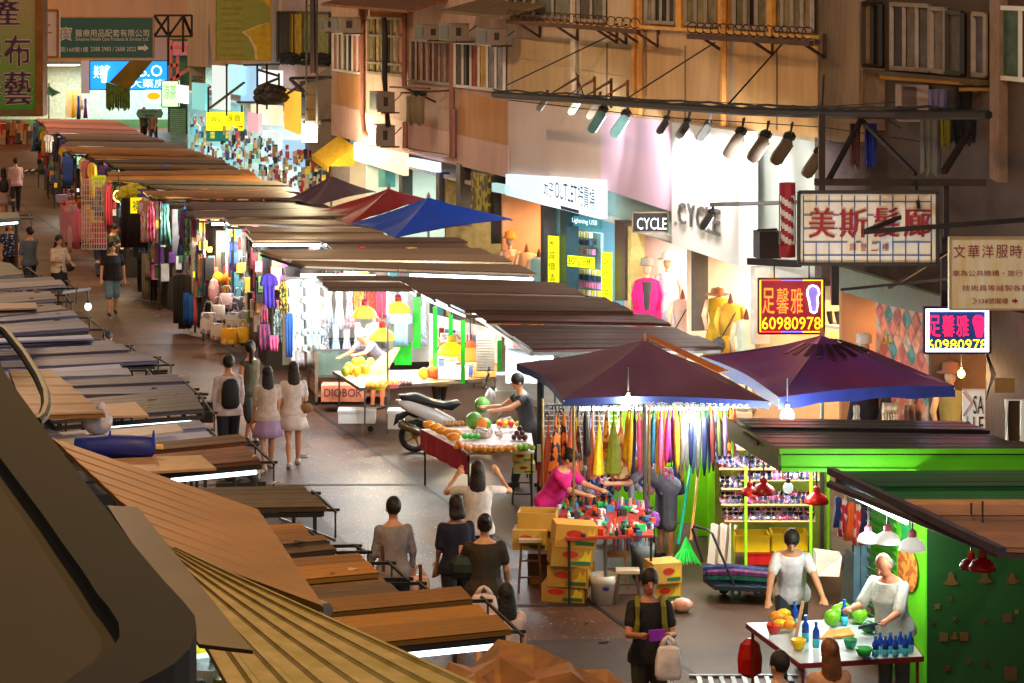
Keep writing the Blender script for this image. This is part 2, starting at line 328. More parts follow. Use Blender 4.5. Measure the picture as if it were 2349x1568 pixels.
shop('white lit shop behind the yellow awning', 690, 840, M((214, 200, 170), .7, var=.05), 170, (255, 240, 210), top=3.0)
shop('brightly lit shop with white goods beyond the lattice mast', 560, 690, M((214, 222, 220), .7, var=.1), 300, (225, 250, 255), top=3.6)
shop('aqua lit shop by the street corner', 430, 560, M((180, 216, 214), .7, var=.1), 300, (215, 250, 255), top=3.6)
# --- far tenements on the right
t = thing('tenement_building', 'pale lilac tenement with a planted window behind the lattice mast', 'building', F(690, 300))
m = MB(); pan(m, [(640, -60), (760, -60), (760, 150), (640, 140)], 6.3, 1); pan(m, [(640, 130), (760, 142), (760, 220), (640, 200)], 6.2, 1); m.build('wall', M((176, 150, 150), .8, var=.1), t)
window(t, [(640, 28), (760, 30), (760, 152), (640, 140)], 6.25, 3, DARK, GLASS, [(50, 44, 40), (176, 140, 20), (100, 120, 60), (120, 124, 70)])
m = MB()
for k in range(160):
    p = F(640+R.random()*120, 124+R.random()*22, 6.15); m.ball(p, .05+R.random()*.09, (1, 1, .5), 5)
m.build('window_plants', M((34, 30, 24), .8, c2=(18, 16, 12)), t)
m = MB(); pan(m, [(430, -60), (640, -60), (640, 165), (430, 152)], 6.6, 1); m.build('side_wall', M((150, 134, 124), .8, var=.15, kind='streak', sc=1), t)
MB().prism([F(760, 150, 5.9), F(760, 420, 5.9), F(700, 395, 5.9), F(700, 190, 5.9)], NV*.5).build('louvre_wall', M((122, 108, 96), .8, kind='plank', sc=6), t)
# --- building across the end of the street
d = 128.
t = thing('corner_building', 'beige building with open lit shops closing the far end of the street', 'building', D(300, 275, d))
def dq(m, x0, y0, x1, y1, dd, th=.1, mi=0): return m.prism([D(x0, y1, dd), D(x1, y1, dd), D(x1, y0, dd), D(x0, y0, dd)], (0, th, 0), mi)
m = MB(); dq(m, -120, -400, 560, 142, d, .5); m.build('wall', M((190, 152, 124), .8, var=.1, kind='streak', sc=.5), t)
m = MB(); dq(m, -120, 140, 560, 330, d+4, .3); m.build('shop_back_wall', M((170, 190, 180), .8, var=.2), t)
m = MB(); dq(m, 385, 90, 440, 330, d-.6, .5); dq(m, -120, 275, 560, 340, d+3, .3); m.build('pier', M((70, 110, 60), .7), t)
m = MB(); dq(m, 390, 96, 485, 128, d-1, .3); m.build('pink_beam', M((232, 140, 150), .6), t)
m = MB(); dq(m, 186, 140, 206, 215, d-.4, .4); m.build('white_pier', WHITE, t)
m = MB(); dq(m, 150, 205, 186, 270, d+1.5, .3); m.build('cream_panel', M((222, 206, 160), .6), t)
for x0, x1, pw, c in ((60, 190, 900, (255, 225, 180)), (190, 380, 1200, (215, 245, 255)), (380, 540, 800, (235, 250, 240))):
    p = D((x0+x1)/2, 150, d+1.5); MB().box(p, ((x1-x0)*.018, 1.2, .05)).build('ceiling_light', E(c, 2.), t)
    light(t, p-V(0, 0, .1), pw*.16, tuple(lin(c)[:3]), kind='AREA', size=((x1-x0)*.018, 2))
m = MB(); dq(m, 425, 150, 436, 330, d-2, 1); m.build('green_post', M((24, 96, 40), .5), t)
# clutter, light boxes and brackets along the far shops
SB = [('white light box with grey characters', (206, 222, 226), .9), ('cyan white light box', (170, 226, 236), .9), ('pale blue light box', (160, 206, 240), .8), ('white lit panel', (236, 240, 236), 1.), ('aqua lit panel', (130, 214, 214), .7), ('pinkish light box', (236, 180, 190), .7), ('warm white light box', (246, 226, 190), .9), ('mint light box', (170, 230, 206), .7)]
for i, (x0, y0, x1, y1, u) in enumerate(((486, 150, 520, 250, 5.6), (524, 148, 548, 215, 5.5), (552, 150, 590, 235, 5.7), (594, 160, 640, 230, 5.7), (440, 190, 470, 250, 5.7), (568, 258, 592, 300, 5.4), (575, 240, 640, 285, 5.7), (566, 330, 600, 372, 5.6), (604, 300, 640, 350, 5.6), (470, 335, 500, 372, 5.5), (645, 320, 690, 380, 5.7), (405, 195, 425, 235, 5.6))):
    m = MB(); pan(m, [(x0, y0), (x1, y0+3), (x1, y1+4), (x0, y1)], u, .12); nm, c, e = SB[i % 8]
    tag(m.build('sign_board', E(c, e*.55), None, loc=cen(m)), '%s, %s of the twelve over the far shops' % (nm, ('first', 'second', 'third', 'fourth', 'fifth', 'sixth', 'seventh', 'eighth', 'ninth', 'tenth', 'eleventh', 'twelfth')[i]), 'sign', 'light boxes over the far shops')
m = MB(); pan(m, [(652, 205), (686, 212), (686, 310), (652, 296)], 5.5, .06); tag(m.build('banner', E((240, 176, 60), .55), None, loc=cen(m)), 'glowing amber banner with brickwork print left of the lattice mast', 'banner')
t = thing('goods_stand', 'cluttered bright goods in front of the far shops', 'goods stand', F(560, 400, 5.5)); m = MB(); CL = [M(c, .6) for c in ((226, 230, 230), (60, 70, 110), (200, 70, 80), (236, 200, 90), (40, 40, 46), (120, 180, 190), (190, 150, 110))]
for k in range(460):
    x = R.uniform(440, 745); q = F(x, 262+(x-440)*.33+R.random()*95, R.uniform(5.3, 5.9)); s = .05+R.random()*.06; m.box(q, (s, s*.6, s*(.6+R.random()*2.4)), RS, k % 7)
tag(m.build('shop_goods', CL, t), kind='stuff')
m = MB()
for x0, y0, x1, y1 in ((590, 150, 590, 260), (612, 148, 612, 250), (590, 160, 640, 175), (590, 200, 640, 180), (560, 150, 640, 148), (520, 148, 520, 265), (480, 250, 560, 190), (545, 235, 620, 235), (610, 235, 640, 215), (640, 170, 640, 230), (690, 190, 758, 178), (660, 215, 700, 190)): m.tube([F(x0, y0, 5.0), F(x1, y1, 5.2)], .04, 4)
tag(m.build('sign_scaffold', DARK, None, loc=cen(m)), 'tangle of dark steel sign brackets over the far shops', 'steel frame')
m = MB(); [m.ball(F(596+R.random()*46, 205+R.random()*30, 5.1), .16+R.random()*.2, (1, 1, .5), 6) for k in range(20)]; tag(m.build('dark_awning', M((40, 34, 30), .8), None, loc=cen(m)), 'ragged dark canopy left of the amber banner', 'canopy')
for k in range(16):
    a = U(R.uniform(-3.8, .6), R.uniform(27, 60), .012); w = .05+R.random()*.09
    tag(MB().prism([a, a+V(w, .02, .02), a+V(w*1.1, w, .006), a+V(.02, w*.8, .025)], (0, 0, .004)).build('paper_scrap', M([(170, 160, 150), (110, 90, 60), (60, 70, 60)][k % 3], .8), None, loc=a), 'small scrap of litter lying on the road', 'litter', 'litter on the road')
# ================================================================ STREET LAMPS (the orange sodium light; they hang above the picture)
def street_lamp(label, u, d, z, power, col=(1, .56, .18), out=-1.6):
    b = U(u, d, 0); t = thing('street_lamp', label, 'street lamp', b)
    hd = U(u, d, z)+NV*out
    MB().tube([U(u, d, z-.4), U(u, d, z+.25), hd+V(0, 0, .25)], .05, 6).build('bracket_arm', DARK, t)
    MB().box(hd+V(0, 0, .14), (.7, .3, .16), RS).build('lamp_head', STEEL, t)
    MB().box(hd+V(0, 0, .04), (.5, .22, .03), RS).build('lamp_glass', E((255, 190, 90), 12), t)
    light(t, hd-V(0, 0, .1), power, col, r=.25)
LAMPS = [('orange sodium street lamp on a wall bracket near the front of the market', -8.5, 22, 10.5, 1000, (1, .5, .08), 3.2),
         ('orange sodium street lamp on a wall bracket facing the yellow tenement', -8, 45, 11.5, 1000, (1, .64, .36), 3.5),
         ('orange sodium street lamp on a wall bracket facing the pink tenement', -8, 66, 11.5, 800, (1, .68, .4), 3.5),
         ('orange sodium street lamp on a wall bracket towards the street corner', -8, 88, 11.5, 1700, (1, .54, .2), 3.5),
         ('orange sodium street lamp on a wall bracket by the far beige building', -6, 112, 13, 3000, (1, .56, .22), 2)]
LAMPS.append(('unseen white lamp added above the camera to light the signs', -1, 12, 11.5, 1300, (1, .9, .8), 2))  # added fill light for the hanging signs, not a known street lamp
for a in LAMPS: street_lamp(*a)

# ================================================================ STALL ROOFS
def P4(px, z):
    zz = z if isinstance(z, (list, tuple)) else [z]*4
    return [G(p[0], p[1], q) for p, q in zip(px, zz)]                # near left, near right, far right, far left
def sheet_roof(P, mat, ribs, parent=None, name='roof', th=.035, h=.0035, along=False):
    nl, nr, fr, fl = P
    if along: nl, nr, fr, fl = nr, fr, fl, nl
    m = MB(); m.prism([p-V(0, 0, .005) for p in (nl, nr, fr, fl)], (0, 0, -th))
    prof = []
    for k in range(ribs):
        for f, q in ((0, 0), (.12, 1), (.3, 1), (.42, 0)): prof.append(((k+f)/ribs, q))
    prof.append((1, 0))
    vs = []; fs = []
    for f, q in prof:
        vs += [nl.lerp(fl, f)+V(0, 0, .004+q*h), nr.lerp(fr, f)+V(0, 0, .004+q*h)]
    for k in range(len(prof)-1): fs.append((2*k, 2*k+1, 2*k+3, 2*k+2))
    m.add(vs, fs)
    return m.build(name, mat, parent) if parent else m
_S = {}
def SHADE(mat, k):
    k %= 4
    if k == 0: return mat
    if (mat.name, k) not in _S:
        m = mat.copy(); _S[(mat.name, k)] = m; f = (1, .8, 1.18, .66)[k]
        for n in m.node_tree.nodes:
            if n.type == 'VALTORGB':
                for e in n.color_ramp.elements: e.color = tuple(v*f for v in e.color[:3])+(1,)
    return _S[(mat.name, k)]
def stall(label, px, z, mat, ribs=8, tube=None, counter=True, posts=(0, 1, 2, 3), pm=DARK, group=None, depth=.8, along=False, goods=None, edge=None, cm=None):
    P = P4(px, z); c = sum(P, Vector())/4
    t = thing('market_stall', label, 'market stall', (c.x, c.y, 0), group)
    nl, nr, fr, fl = P; n = 3 if ribs >= 8 else 2 if ribs >= 4 else 1; b0 = mat.diffuse_color
    for k in range(n):
        f0, f1 = k/n+(.0 if k == 0 else .035), (k+1)/n-(0 if k == n-1 else .015); w = V(0, 0, .02*((k*2+int(P[0].y*7)) % 3-1)); e0, e1 = R.uniform(-.02, .03), R.uniform(-.02, .02)
        sheet_roof([nl.lerp(fl, f0).lerp(nr.lerp(fr, f0), e0)+w, nr.lerp(fr, f0).lerp(nl.lerp(fl, f0), e1)+w, nr.lerp(fr, f1).lerp(nl.lerp(fl, f1), e1)+w+V(0, 0, .012), nl.lerp(fl, f1).lerp(nr.lerp(fr, f1), e0)+w+V(0, 0, .012)], SHADE(mat, k+int(P[0].y*3)), max(2, ribs//n), t, name='roof_sheet')
    ins = [P[i].lerp(c, .1) for i in range(4)]
    for i in posts: MB().tube([(ins[i].x, ins[i].y, 0), ins[i]-V(0, 0, .05)], .025, 4).build('post', pm, t)
    m = MB(); e = [p.lerp(c, .03)-V(0, 0, .07) for p in P]
    for i in range(4): m.tube([e[i], e[(i+1) % 4]], .03, 4)
    m.build('roof_frame', edge or pm, t)
    if counter:
        q = [P[i].lerp(c, .22) for i in range(4)]
        MB().prism([V(p.x, p.y, 0) for p in q], (0, 0, depth)).build('counter', cm or M((52, 46, 42), .7), t)
    if tube:
        a, b = P[0].lerp(P[1], tube[0]), P[0].lerp(P[1], tube[1]); dn = V(0, .02, -.12)
        MB().tube([a+dn, b+dn], .022, 6).build('lamp_tube', tube[2] if len(tube) > 2 else TUBE, t)
    return t, P
OCH = M((140, 94, 26), .55, .1, var=.14, sc=1.2); DKR = M((92, 70, 54), .6, .1, var=.3, sc=3); GRY = M((88, 92, 136), .5, .15, var=.12, sc=.9)
LIL = M((150, 164, 222), .5, .15, var=.12, sc=.9); TAN = M((122, 112, 122), .6, var=.12, sc=.9)
LG = 'low stall roofs along the left side'
LEFT = [  # near left, near right, far right, far left, material, ribs, description
 ([(500, 1512), (1165, 1446), (1068, 1354), (480, 1408)], OCH, 12, 'ochre ribbed stall roof nearest the front, beside the folded brown tarpaulin', (.55, 1.0)),
 ([(480, 1402), (925, 1361), (876, 1320), (460, 1358)], DKR, 5, 'dark brown stall roof between two ochre ones, behind the nearest roof', None),
 ([(460, 1358), (875, 1320), (826, 1273), (440, 1304)], OCH, 6, 'ochre stall roof by the upright iron bar, third from the front', None),
 ([(440, 1290), (768, 1256), (738, 1237), (420, 1262)], DKR, 4, 'narrow dark red-brown stall roof next to the steel side rails', None),
 ([(420, 1260), (722, 1236), (684, 1204), (420, 1222)], OCH, 5, 'small ochre stall roof whose inner half hides under the sloping canopy', None),
 ([(330, 1170), (745, 1164), (690, 1114), (330, 1120)], M((74, 60, 42), .6, var=.25), 6, 'dark olive stall roof beside the tip of the sloping canopy', None),
 ([(300, 1085), (602, 1056), (548, 1004), (280, 1030)], M((112, 66, 40), .55, .1, var=.35, sc=3), 8, 'rusty brown ribbed stall roof with a beige board lying on it', (.3, .95)),
 ([(120, 1034), (492, 1004), (456, 972), (60, 1006)], LIL, 5, 'pale lilac stall roof that carries the folded blue parasol', None),
 ([(120, 970), (472, 943), (440, 898), (60, 928)], M((84, 84, 106), .5, .1, var=.2), 7, 'charcoal stall roof with a beige board lying across its middle', (.3, .9)),
 ([(60, 905), (440, 898), (402, 864), (60, 886)], GRY, 6, 'grey stall roof with a rust stain along its street edge', None),
 ([(-60, 876), (300, 864), (280, 838), (-60, 860)], LIL, 6, 'whitish ribbed stall roof beside a small hanging black speaker', (.5, 1.05)),
 ([(-60, 852), (358, 832), (320, 809), (-60, 826)], GRY, 6, 'dark grey stall roof just beyond the whitish ribbed one', None),
 ([(-80, 826), (289, 807), (257, 783), (-80, 802)], GRY, 6, 'plain dark grey stall roof, second beyond the whitish ribbed one', None),
 ([(-80, 800), (218, 784), (206, 771), (-80, 784)], LIL, 4, 'thin lilac white stall roof near the head peeping over the stalls', None),
 ([(-80, 772), (204, 753), (162, 718), (-80, 738)], GRY, 8, 'broad mauve grey stall roof in line with the hanging white globe lamp', (.2, .9)),
 ([(-80, 738), (152, 713), (120, 699), (-80, 706)], TAN, 4, 'tan stall roof on the near side of the white globe lamp', None),
 ([(-80, 704), (126, 687), (114, 668), (-80, 672)], TAN, 4, 'tan grey stall roof from which the globe lamp pole sticks out', None),
 ([(-80, 672), (146, 657), (122, 637), (-80, 648)], TAN, 4, 'rosy grey stall roof beside the walking woman in the cream top', None),
 ([(-80, 642), (56, 630), (26, 607), (-80, 590)], M((88, 82, 72), .6, var=.2), 3, 'small olive grey stall roof below the woman in the spotted top', None),
 ([(-80, 508), (46, 498), (42, 487), (-80, 488)], M((120, 120, 100), .6), 2, 'farthest pale stall roof on the left beyond the man in grey blue', (.3, .95)),
]
LS = []
for i, (px, mt, rb, lab, tb) in enumerate(LEFT):
    z = 2.5+((i*37) % 7-3)*.012
    LS.append(t_ := stall(lab, px, z, mt, rb, tube=tb and tb+(TUBED,), group=LG, pm=DARK, posts=(1, 2)))
    m = MB(); P = t_[1]; ex = .12+R.random()*.28
    for f in (.12, .88): a = P[1].lerp(P[2], f)-V(.4, 0, .06); m.tube([a, a+V(.4+ex, 0, .01)], .018, 4); m.tube([a+V(.36+ex, 0, 0), a+V(.36+ex, 0, -.12-R.random()*.2)], .012, 4)
    m.tube([P[1].lerp(P[2], f)+V(ex-.06, 0, -.05) for f in (.02, .98)], .014, 4); m.build('side_rail', DARK, t_[0])
for k in range(22):
    P = (LS[R.randint(0, 16)] if k % 3 else LS[R.randint(0, 9)])[1]; a = P[0].lerp(P[1], .45+R.random()*.5).lerp(P[3].lerp(P[2], .6+R.random()*.3), R.random())+V(0, 0, .02); w = .03+R.random()*.06
    tag(MB().prism([a, a+V(w, .02, .015), a+V(w*1.2, w, .005), a+V(.01, w*.8, .02)], (0, 0, .004)).build('paper_scrap', M([(190, 170, 140), (120, 100, 70), (60, 50, 40)][k % 3], .8), None, loc=a), 'small scrap of litter lying on a left stall roof', 'litter', 'litter on the left stall roofs')
# sheets, boards and tarpaulins lying on the left roofs (each can be lifted away)
def board(name, px, z, mat, label, cat, th=.025, ribs=0, group=None, along=False, h=.008):
    P = P4(px, z); c = sum(P, Vector())/4
    m = sheet_roof(P, mat, ribs, None, along=along, h=h) if ribs else MB().prism(P, (0, 0, -th))
    return solo(m, name, mat, label, cat, group)
board('roof_board', [(325, 1083), (496, 1074), (460, 1044), (247, 1053)], 2.57, M((196, 160, 120), .3, .2, var=.15), 'beige shiny board with an orange reflection lying on the rusty brown roof', 'board')
board('roof_board', [(242, 955), (341, 953), (310, 922), (225, 929)], 2.6, M((186, 152, 128), .5, var=.12), 'beige board with pale blue edge lying on the charcoal roof', 'board')
board('roof_board', [(150, 1020), (420, 988), (404, 972), (104, 1003)], 2.6, M((190, 188, 204), .45, .1, var=.1), 'large lilac white sheet under the knotted plastic bag', 'board')
board('roof_board', [(-60, 786), (215, 776), (205, 770), (-60, 778)], 2.6, LIL, 'narrow white sheet on the thin lilac roof at the left edge', 'board')
board('roof_board', [(-80, 712), (84, 706), (82, 694), (-80, 698)], 2.58, M((178, 146, 130), .6, var=.1), 'narrow tan sheet lying on the tan roofs at the left edge', 'board')
board('corrugated_canopy', [(400, 1266), (742, 1392), (592, 1170), (120, 1006)], [3.0, 3.0, 3.0, 3.0], M((134, 92, 26), .5, .1, var=.2, sc=1), 'large sloping ochre canopy sheet running from the dark parapet to the stall roofs', 'canopy', ribs=9, h=.006)
board('corrugated_canopy', [(560, 1640), (1180, 1612), (402, 1262), (360, 1275)], [3.0, 2.95, 3.0, 3.0], M((172, 150, 100), .5, .1, var=.2, sc=1.6, kind='streak', c2=(132, 118, 40)), 'pale corrugated canopy sheet crossing the bottom of the photo diagonally', 'canopy', ribs=7, along=True, h=.022)
board('corrugated_canopy', [(60, 955), (242, 950), (118, 850), (20, 848)], [2.9, 2.85, 3.0, 3.0], M((130, 92, 44), .5, .15, var=.2), 'small brown folded canopy with glinting tip beside the black hoop', 'canopy', ribs=5)
board('tin_sheet', [(457, 1478), (580, 1492), (316, 1164), (246, 1160)], [3.3, 3.3, 3.35, 3.35], M((62, 52, 46), .5, .3, var=.3, sc=1), 'dark grey tin sheet wedged between the parapet and the canopies', 'tin sheet')
m = MB(); m.tube([G(610, 1350, 2.86), G(748, 1402, 2.86)], .06, 8); solo(m, 'canopy_roller', M((150, 160, 165), .3, .6), 'steel roller tube showing under the tip of the ochre canopy', 'roller')
# folded tarpaulin at the front
m = MB(); rows = []
TP = [(1010, 1560), (1040, 1520), (1090, 1500), (1150, 1490), (1230, 1500), (1310, 1515), (1400, 1540), (1480, 1590)]
for j in range(6):
    row = []
    for i, (x, y) in enumerate(TP):
        p = G(x-8+j*4, y+j*30, 2.62); row.append(p+V(0, 0, .07*math.sin(i*2.3+j*1.7)+.05*math.sin(i*5+j)-(.1 if j == 5 else 0)))
    rows.append(row)
n = len(TP); vs = [v for r in rows for v in r]; vs += [v-V(0, 0, .05) for v in vs]; k6 = 6*n
fs = [(j*n+i, j*n+i+1, (j+1)*n+i+1, (j+1)*n+i) for j in range(5) for i in range(n-1)]; fs += [tuple(q+k6 for q in reversed(f)) for f in fs]
m.add(vs, fs); solo(m, 'tarpaulin', M((134, 84, 40), .7, var=.4, sc=4), 'crumpled brown tarpaulin heaped on a roof at the bottom edge', 'tarpaulin', smooth=False)
# front-most lit stall seen between the parapet and the canopy, and under the nearest roof
def goods(m, n, P, r, mi=3):
    for k in range(n):
        f, g = R.random(), R.random(); p = P[0].lerp(P[1], f).lerp(P[3].lerp(P[2], f), g); s = r*(.5+R.random()); w = R.random()
        if w < .4: m.box(p+V(0, 0, s/2), (s*(.6+R.random()), s, s), R.random()*3, k % mi)
        elif w < .7: m.lathe([(s*.3, 0), (s*.34, s*.8), (s*.12, s*1.1), (s*.14, s*1.4)], p, 7, k % mi)
        else: m.ball(p+V(0, 0, s*.4), s*.5, (1.2, 1, .8), 6, k % mi)
    return m
for lab, px, tl, nn in (('counter crowded with cyan lit goods in the gap beside the parapet', [(452, 1640), (640, 1640), (610, 1500), (456, 1490)], (.35, .95), 60),):
    P = P4(px, 1.9); t = thing('sales_counter', lab, 'counter', (P[0].x, P[0].y, 0))
    MB().prism(P, (0, 0, -.12)).build('counter_top', M((90, 110, 112), .5), t)
    m = goods(MB(), nn, P, .16); m.build('goods', [M((196, 220, 220), .4), M((90, 140, 150), .5), M((210, 190, 40), .5)], t)
    a, b = P[3].lerp(P[0], .3), P[2].lerp(P[1], .3)
    for q in (0, .16):
        MB().tube([a.lerp(b, tl[0])+V(0, -q, .45), a.lerp(b, tl[1])+V(0, -q, .45)], .025, 6).build('lamp_tube', TUBE, t)
    light(t, a.lerp(b, .5)+V(0, 0, .5), 25, (.8, .97, 1), r=.2)
# dark parapet of the footbridge stair at the lower left
d0 = 9.
OUT = [(-120, 640), (-40, 745), (15, 862), (60, 925), (120, 1008), (185, 1092), (250, 1176), (307, 1251), (375, 1331), (425, 1385), (447, 1413), (451, 1446), (435, 1488), (400, 1523), (350, 1551), (300, 1575), (180, 1640)]
INN = [(-260, 700), (-190, 800), (-130, 880), (-80, 940), (-30, 1010), (30, 1090), (100, 1183), (140, 1241), (190, 1310), (225, 1365), (248, 1391), (272, 1428), (275, 1460), (255, 1492), (225, 1515), (190, 1535), (100, 1600)]
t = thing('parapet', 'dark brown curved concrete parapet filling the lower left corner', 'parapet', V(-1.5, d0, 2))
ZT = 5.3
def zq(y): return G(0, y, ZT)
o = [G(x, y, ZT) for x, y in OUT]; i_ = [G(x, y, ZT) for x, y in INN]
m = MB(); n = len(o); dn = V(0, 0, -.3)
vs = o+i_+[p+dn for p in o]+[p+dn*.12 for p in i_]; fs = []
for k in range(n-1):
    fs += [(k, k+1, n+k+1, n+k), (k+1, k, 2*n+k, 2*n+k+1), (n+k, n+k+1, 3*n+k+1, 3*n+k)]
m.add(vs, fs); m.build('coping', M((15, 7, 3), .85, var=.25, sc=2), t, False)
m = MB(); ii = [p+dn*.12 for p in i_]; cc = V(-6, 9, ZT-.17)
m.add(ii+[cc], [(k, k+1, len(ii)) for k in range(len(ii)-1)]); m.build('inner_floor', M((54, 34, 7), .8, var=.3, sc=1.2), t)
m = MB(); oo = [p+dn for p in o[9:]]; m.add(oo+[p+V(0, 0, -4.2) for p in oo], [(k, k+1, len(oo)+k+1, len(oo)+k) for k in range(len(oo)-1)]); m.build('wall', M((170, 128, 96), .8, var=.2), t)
m = MB(); m.tube([G(x, y, 5.2) for x, y in ((-30, 735), (15, 765), (55, 815), (88, 868), (104, 905), (106, 935), (98, 958), (84, 970))], .028, 8); solo(m, 'cable_hoop', M((44, 36, 30), .5), 'thick black hoop of bent cable arching up beside the parapet', 'cable')
# right hand stalls
BR = M((118, 92, 76), .5, .1, var=.12, sc=.9); BRL = M((168, 140, 112), .5, .1, var=.12, sc=.9); PNK = M((206, 140, 136), .6, var=.15); OCF = M((180, 112, 30), .5, .1, var=.35, sc=1.5); DOC = M((108, 76, 40), .5, var=.3, sc=2)
RG = 'stall roofs in the long row on the right side of the street'
RIGHT = [
 ([(100, 285), (300, 292), (272, 277), (78, 272)], PNK, 4, 'pinkish stall roof farthest away in the long row', None),
 ([(115, 303), (332, 308), (302, 294), (100, 287)], PNK, 4, 'pink stall roof, second from the far end of the long row', None),
 ([(150, 320), (376, 323), (340, 310), (140, 306)], M((150, 116, 100), .6, var=.2), 4, 'mauve brown stall roof with a black stripe near the far end', None),
 ([(152, 334), (432, 342), (386, 325), (150, 322)], M((134, 110, 96), .6, var=.15), 4, 'wide greyish stall roof below the street name plate', None),
 ([(160, 352), (472, 358), (432, 343), (150, 337)], OCF, 5, 'bright ochre stall roof over the rack of blue clothes', None),
 ([(215, 366), (522, 371), (480, 357), (190, 354)], OCF, 4, 'ochre stall roof with a dark seam below the teal louvre shutter', None),
 ([(265, 382), (545, 386), (505, 371), (240, 369)], DOC, 4, 'dark ochre stall roof below the yellow sign board', None),
 ([(252, 412), (604, 414), (560, 392), (245, 398)], OCF, 5, 'ochre stall roof above the green price card', None),
 ([(425, 434), (692, 438), (642, 419), (262, 416)], M((130, 112, 90), .5, var=.3), 5, 'brownish stall roof with a teal awning strip at its left', None),
 ([(350, 453), (702, 457), (640, 437), (330, 440)], OCF, 5, 'ochre stall roof right of the yellow tarpaulin bundle', None),
 ([(440, 482), (762, 478), (716, 460), (420, 466)], M((110, 70, 58), .5, var=.25), 5, 'maroon brown stall roof left of the dark parasol', None),
 ([(450, 502), (802, 498), (742, 480), (430, 487)], BR, 4, 'grey brown stall roof over the socks and bags', (.1, .75)),
 ([(520, 516), (862, 520), (800, 500), (500, 496)], BRL, 5, 'light brown stall roof with two tube lamps under the red parasol', (.15, .9)),
 ([(580, 549), (922, 548), (850, 527), (556, 524)], BRL, 5, 'sand coloured stall roof in front of the blue parasol', (.0, .9)),
 ([(760, 571), (1092, 570), (1045, 549), (722, 548)], BR, 5, 'dark brown stall roof with tube lamps below the tip of the blue parasol', (.0, .95)),
 ([(688, 607), (1222, 625), (1107, 571), (590, 576)], BRL, 10, 'wide sand coloured stall roof with scraps of litter on its right end', (.48, 1.0)),
 ([(752, 656), (948, 657), (896, 638), (722, 636)], BR, 5, 'small brown awning roof over the white lit clothes', None),
 ([(952, 668), (1336, 678), (1290, 648), (895, 633)], BR, 7, 'brown stall roof beyond the green posts with a violet tube lamp', (.15, .95)),
 ([(1066, 716), (1453, 719), (1386, 682), (968, 673)], BR, 8, 'long brown stall roof in front of the phone shop', (.35, .95)),
 ([(1215, 802), (1662, 796), (1494, 727), (1086, 716)], M((92, 56, 54), .35, .2, var=.3, sc=2), 9, 'purplish brown stall roof with skylight gaps behind the big parasols', (.02, .12)),
]
RS_ = []
for i, (px, mt, rb, lab, tb) in enumerate(RIGHT):
    z = 2.5+((i*31) % 7-3)*.012
    RS_.append(stall(lab, px, z, mt, rb, tube=tb, group=RG, depth=.7, posts=(0, 3) if i < 13 else (2,), counter=i < 15, pm=STEEL if i > 15 else DARK))
    if tb or i in (5, 7, 9, 16):
        P = RS_[-1][1]; c = P[0].lerp(P[1], .5)
        light(RS_[-1][0], c+V(0, .3, -.35), {16: 90, 15: 70, 19: 25}.get(i, 40 if i > 10 else 70), (1, .86, .62) if i in (5, 7, 9, 12) else (.86, .97, 1), r=.25)
m = MB(); sheet_roof(P4([(1230, 770), (1600, 768), (1560, 752), (1140, 746)], 2.56), OCH, 4, None) if 0 else None
GRN = M((88, 190, 20), .45, var=.12, sc=3); DGR = M((14, 92, 40), .4, var=.2, sc=2); BLK = M((34, 32, 36), .3, .2, var=.3, sc=2)
# black roof with the lime green fascia
t, P = stall('black ribbed stall roof edged with a lime green fascia, over the sunglasses', [(1792, 1036), (2420, 1036), (2200, 974), (1676, 966)], [2.5, 2.46, 2.42, 2.5], BLK, 9, counter=False, posts=(2,), pm=GRN, edge=GRN)
a, b = P[0], P[1]; m = MB()
m.prism([a+V(-.02, -.03, .03), b+V(0, -.03, .03), b+V(0, -.03, -.02), a+V(-.02, -.03, -.02)], (0, .03, 0)); m.prism([a+V(0, 0, -.03), b+V(0, 0, -.03), b+V(0, 0, -.19), a+V(0, 0, -.19)], (0, .03, 0)); m.prism([a+V(0, -.02, -.17), b+V(0, -.02, -.19), b+V(0, -.02, -.22), a+V(0, -.02, -.21)], (0, .03, 0))
m.build('fascia', GRN, t)
m = MB(); q = P[3]; m.prism([a+V(-.03, 0, .02), q+V(-.03, 0, .02), q+V(-.03, 0, -.2), a+V(-.03, 0, -.2)], (.03, 0, 0)); m.build('side_fascia', M((70, 92, 50), .5), t)
# dark green roof, brown front roof
t, P = stall('dark green ribbed stall roof beside the long slanting rail', [(2076, 1146), (2440, 1146), (2440, 1082), (1912, 1085)], 2.45, DGR, 8, counter=False, posts=(), pm=M((30, 70, 60), .5))
m = MB(); m.tube([P[3]+V(-.02, .1, .0), G(2300, 1266, 2.45)], .05, 4); m.build('side_rail', M((74, 66, 92), .4, .4), t)
m = MB(); m.prism([G(2080, 1158, 2.47), G(2440, 1158, 2.47), G(2440, 1146, 2.47), G(2076, 1146, 2.47)], (0, 0, -.04)); m.build('beige_batten', M((186, 140, 96), .6), t)
t, P = stall('brown ribbed stall roof nearest on the right, above the fruit vendor', [(2284, 1256), (2460, 1262), (2440, 1160), (2100, 1162)], 2.43, M((146, 106, 84), .5, var=.2, sc=2), 9, counter=False, posts=(), pm=M((70, 50, 60), .5))
m = MB(); m.tube([G(1904, 1112, 2.38), G(2290, 1268, 2.36)], .045, 6); m.build('side_rail', M((60, 50, 66), .5), t)
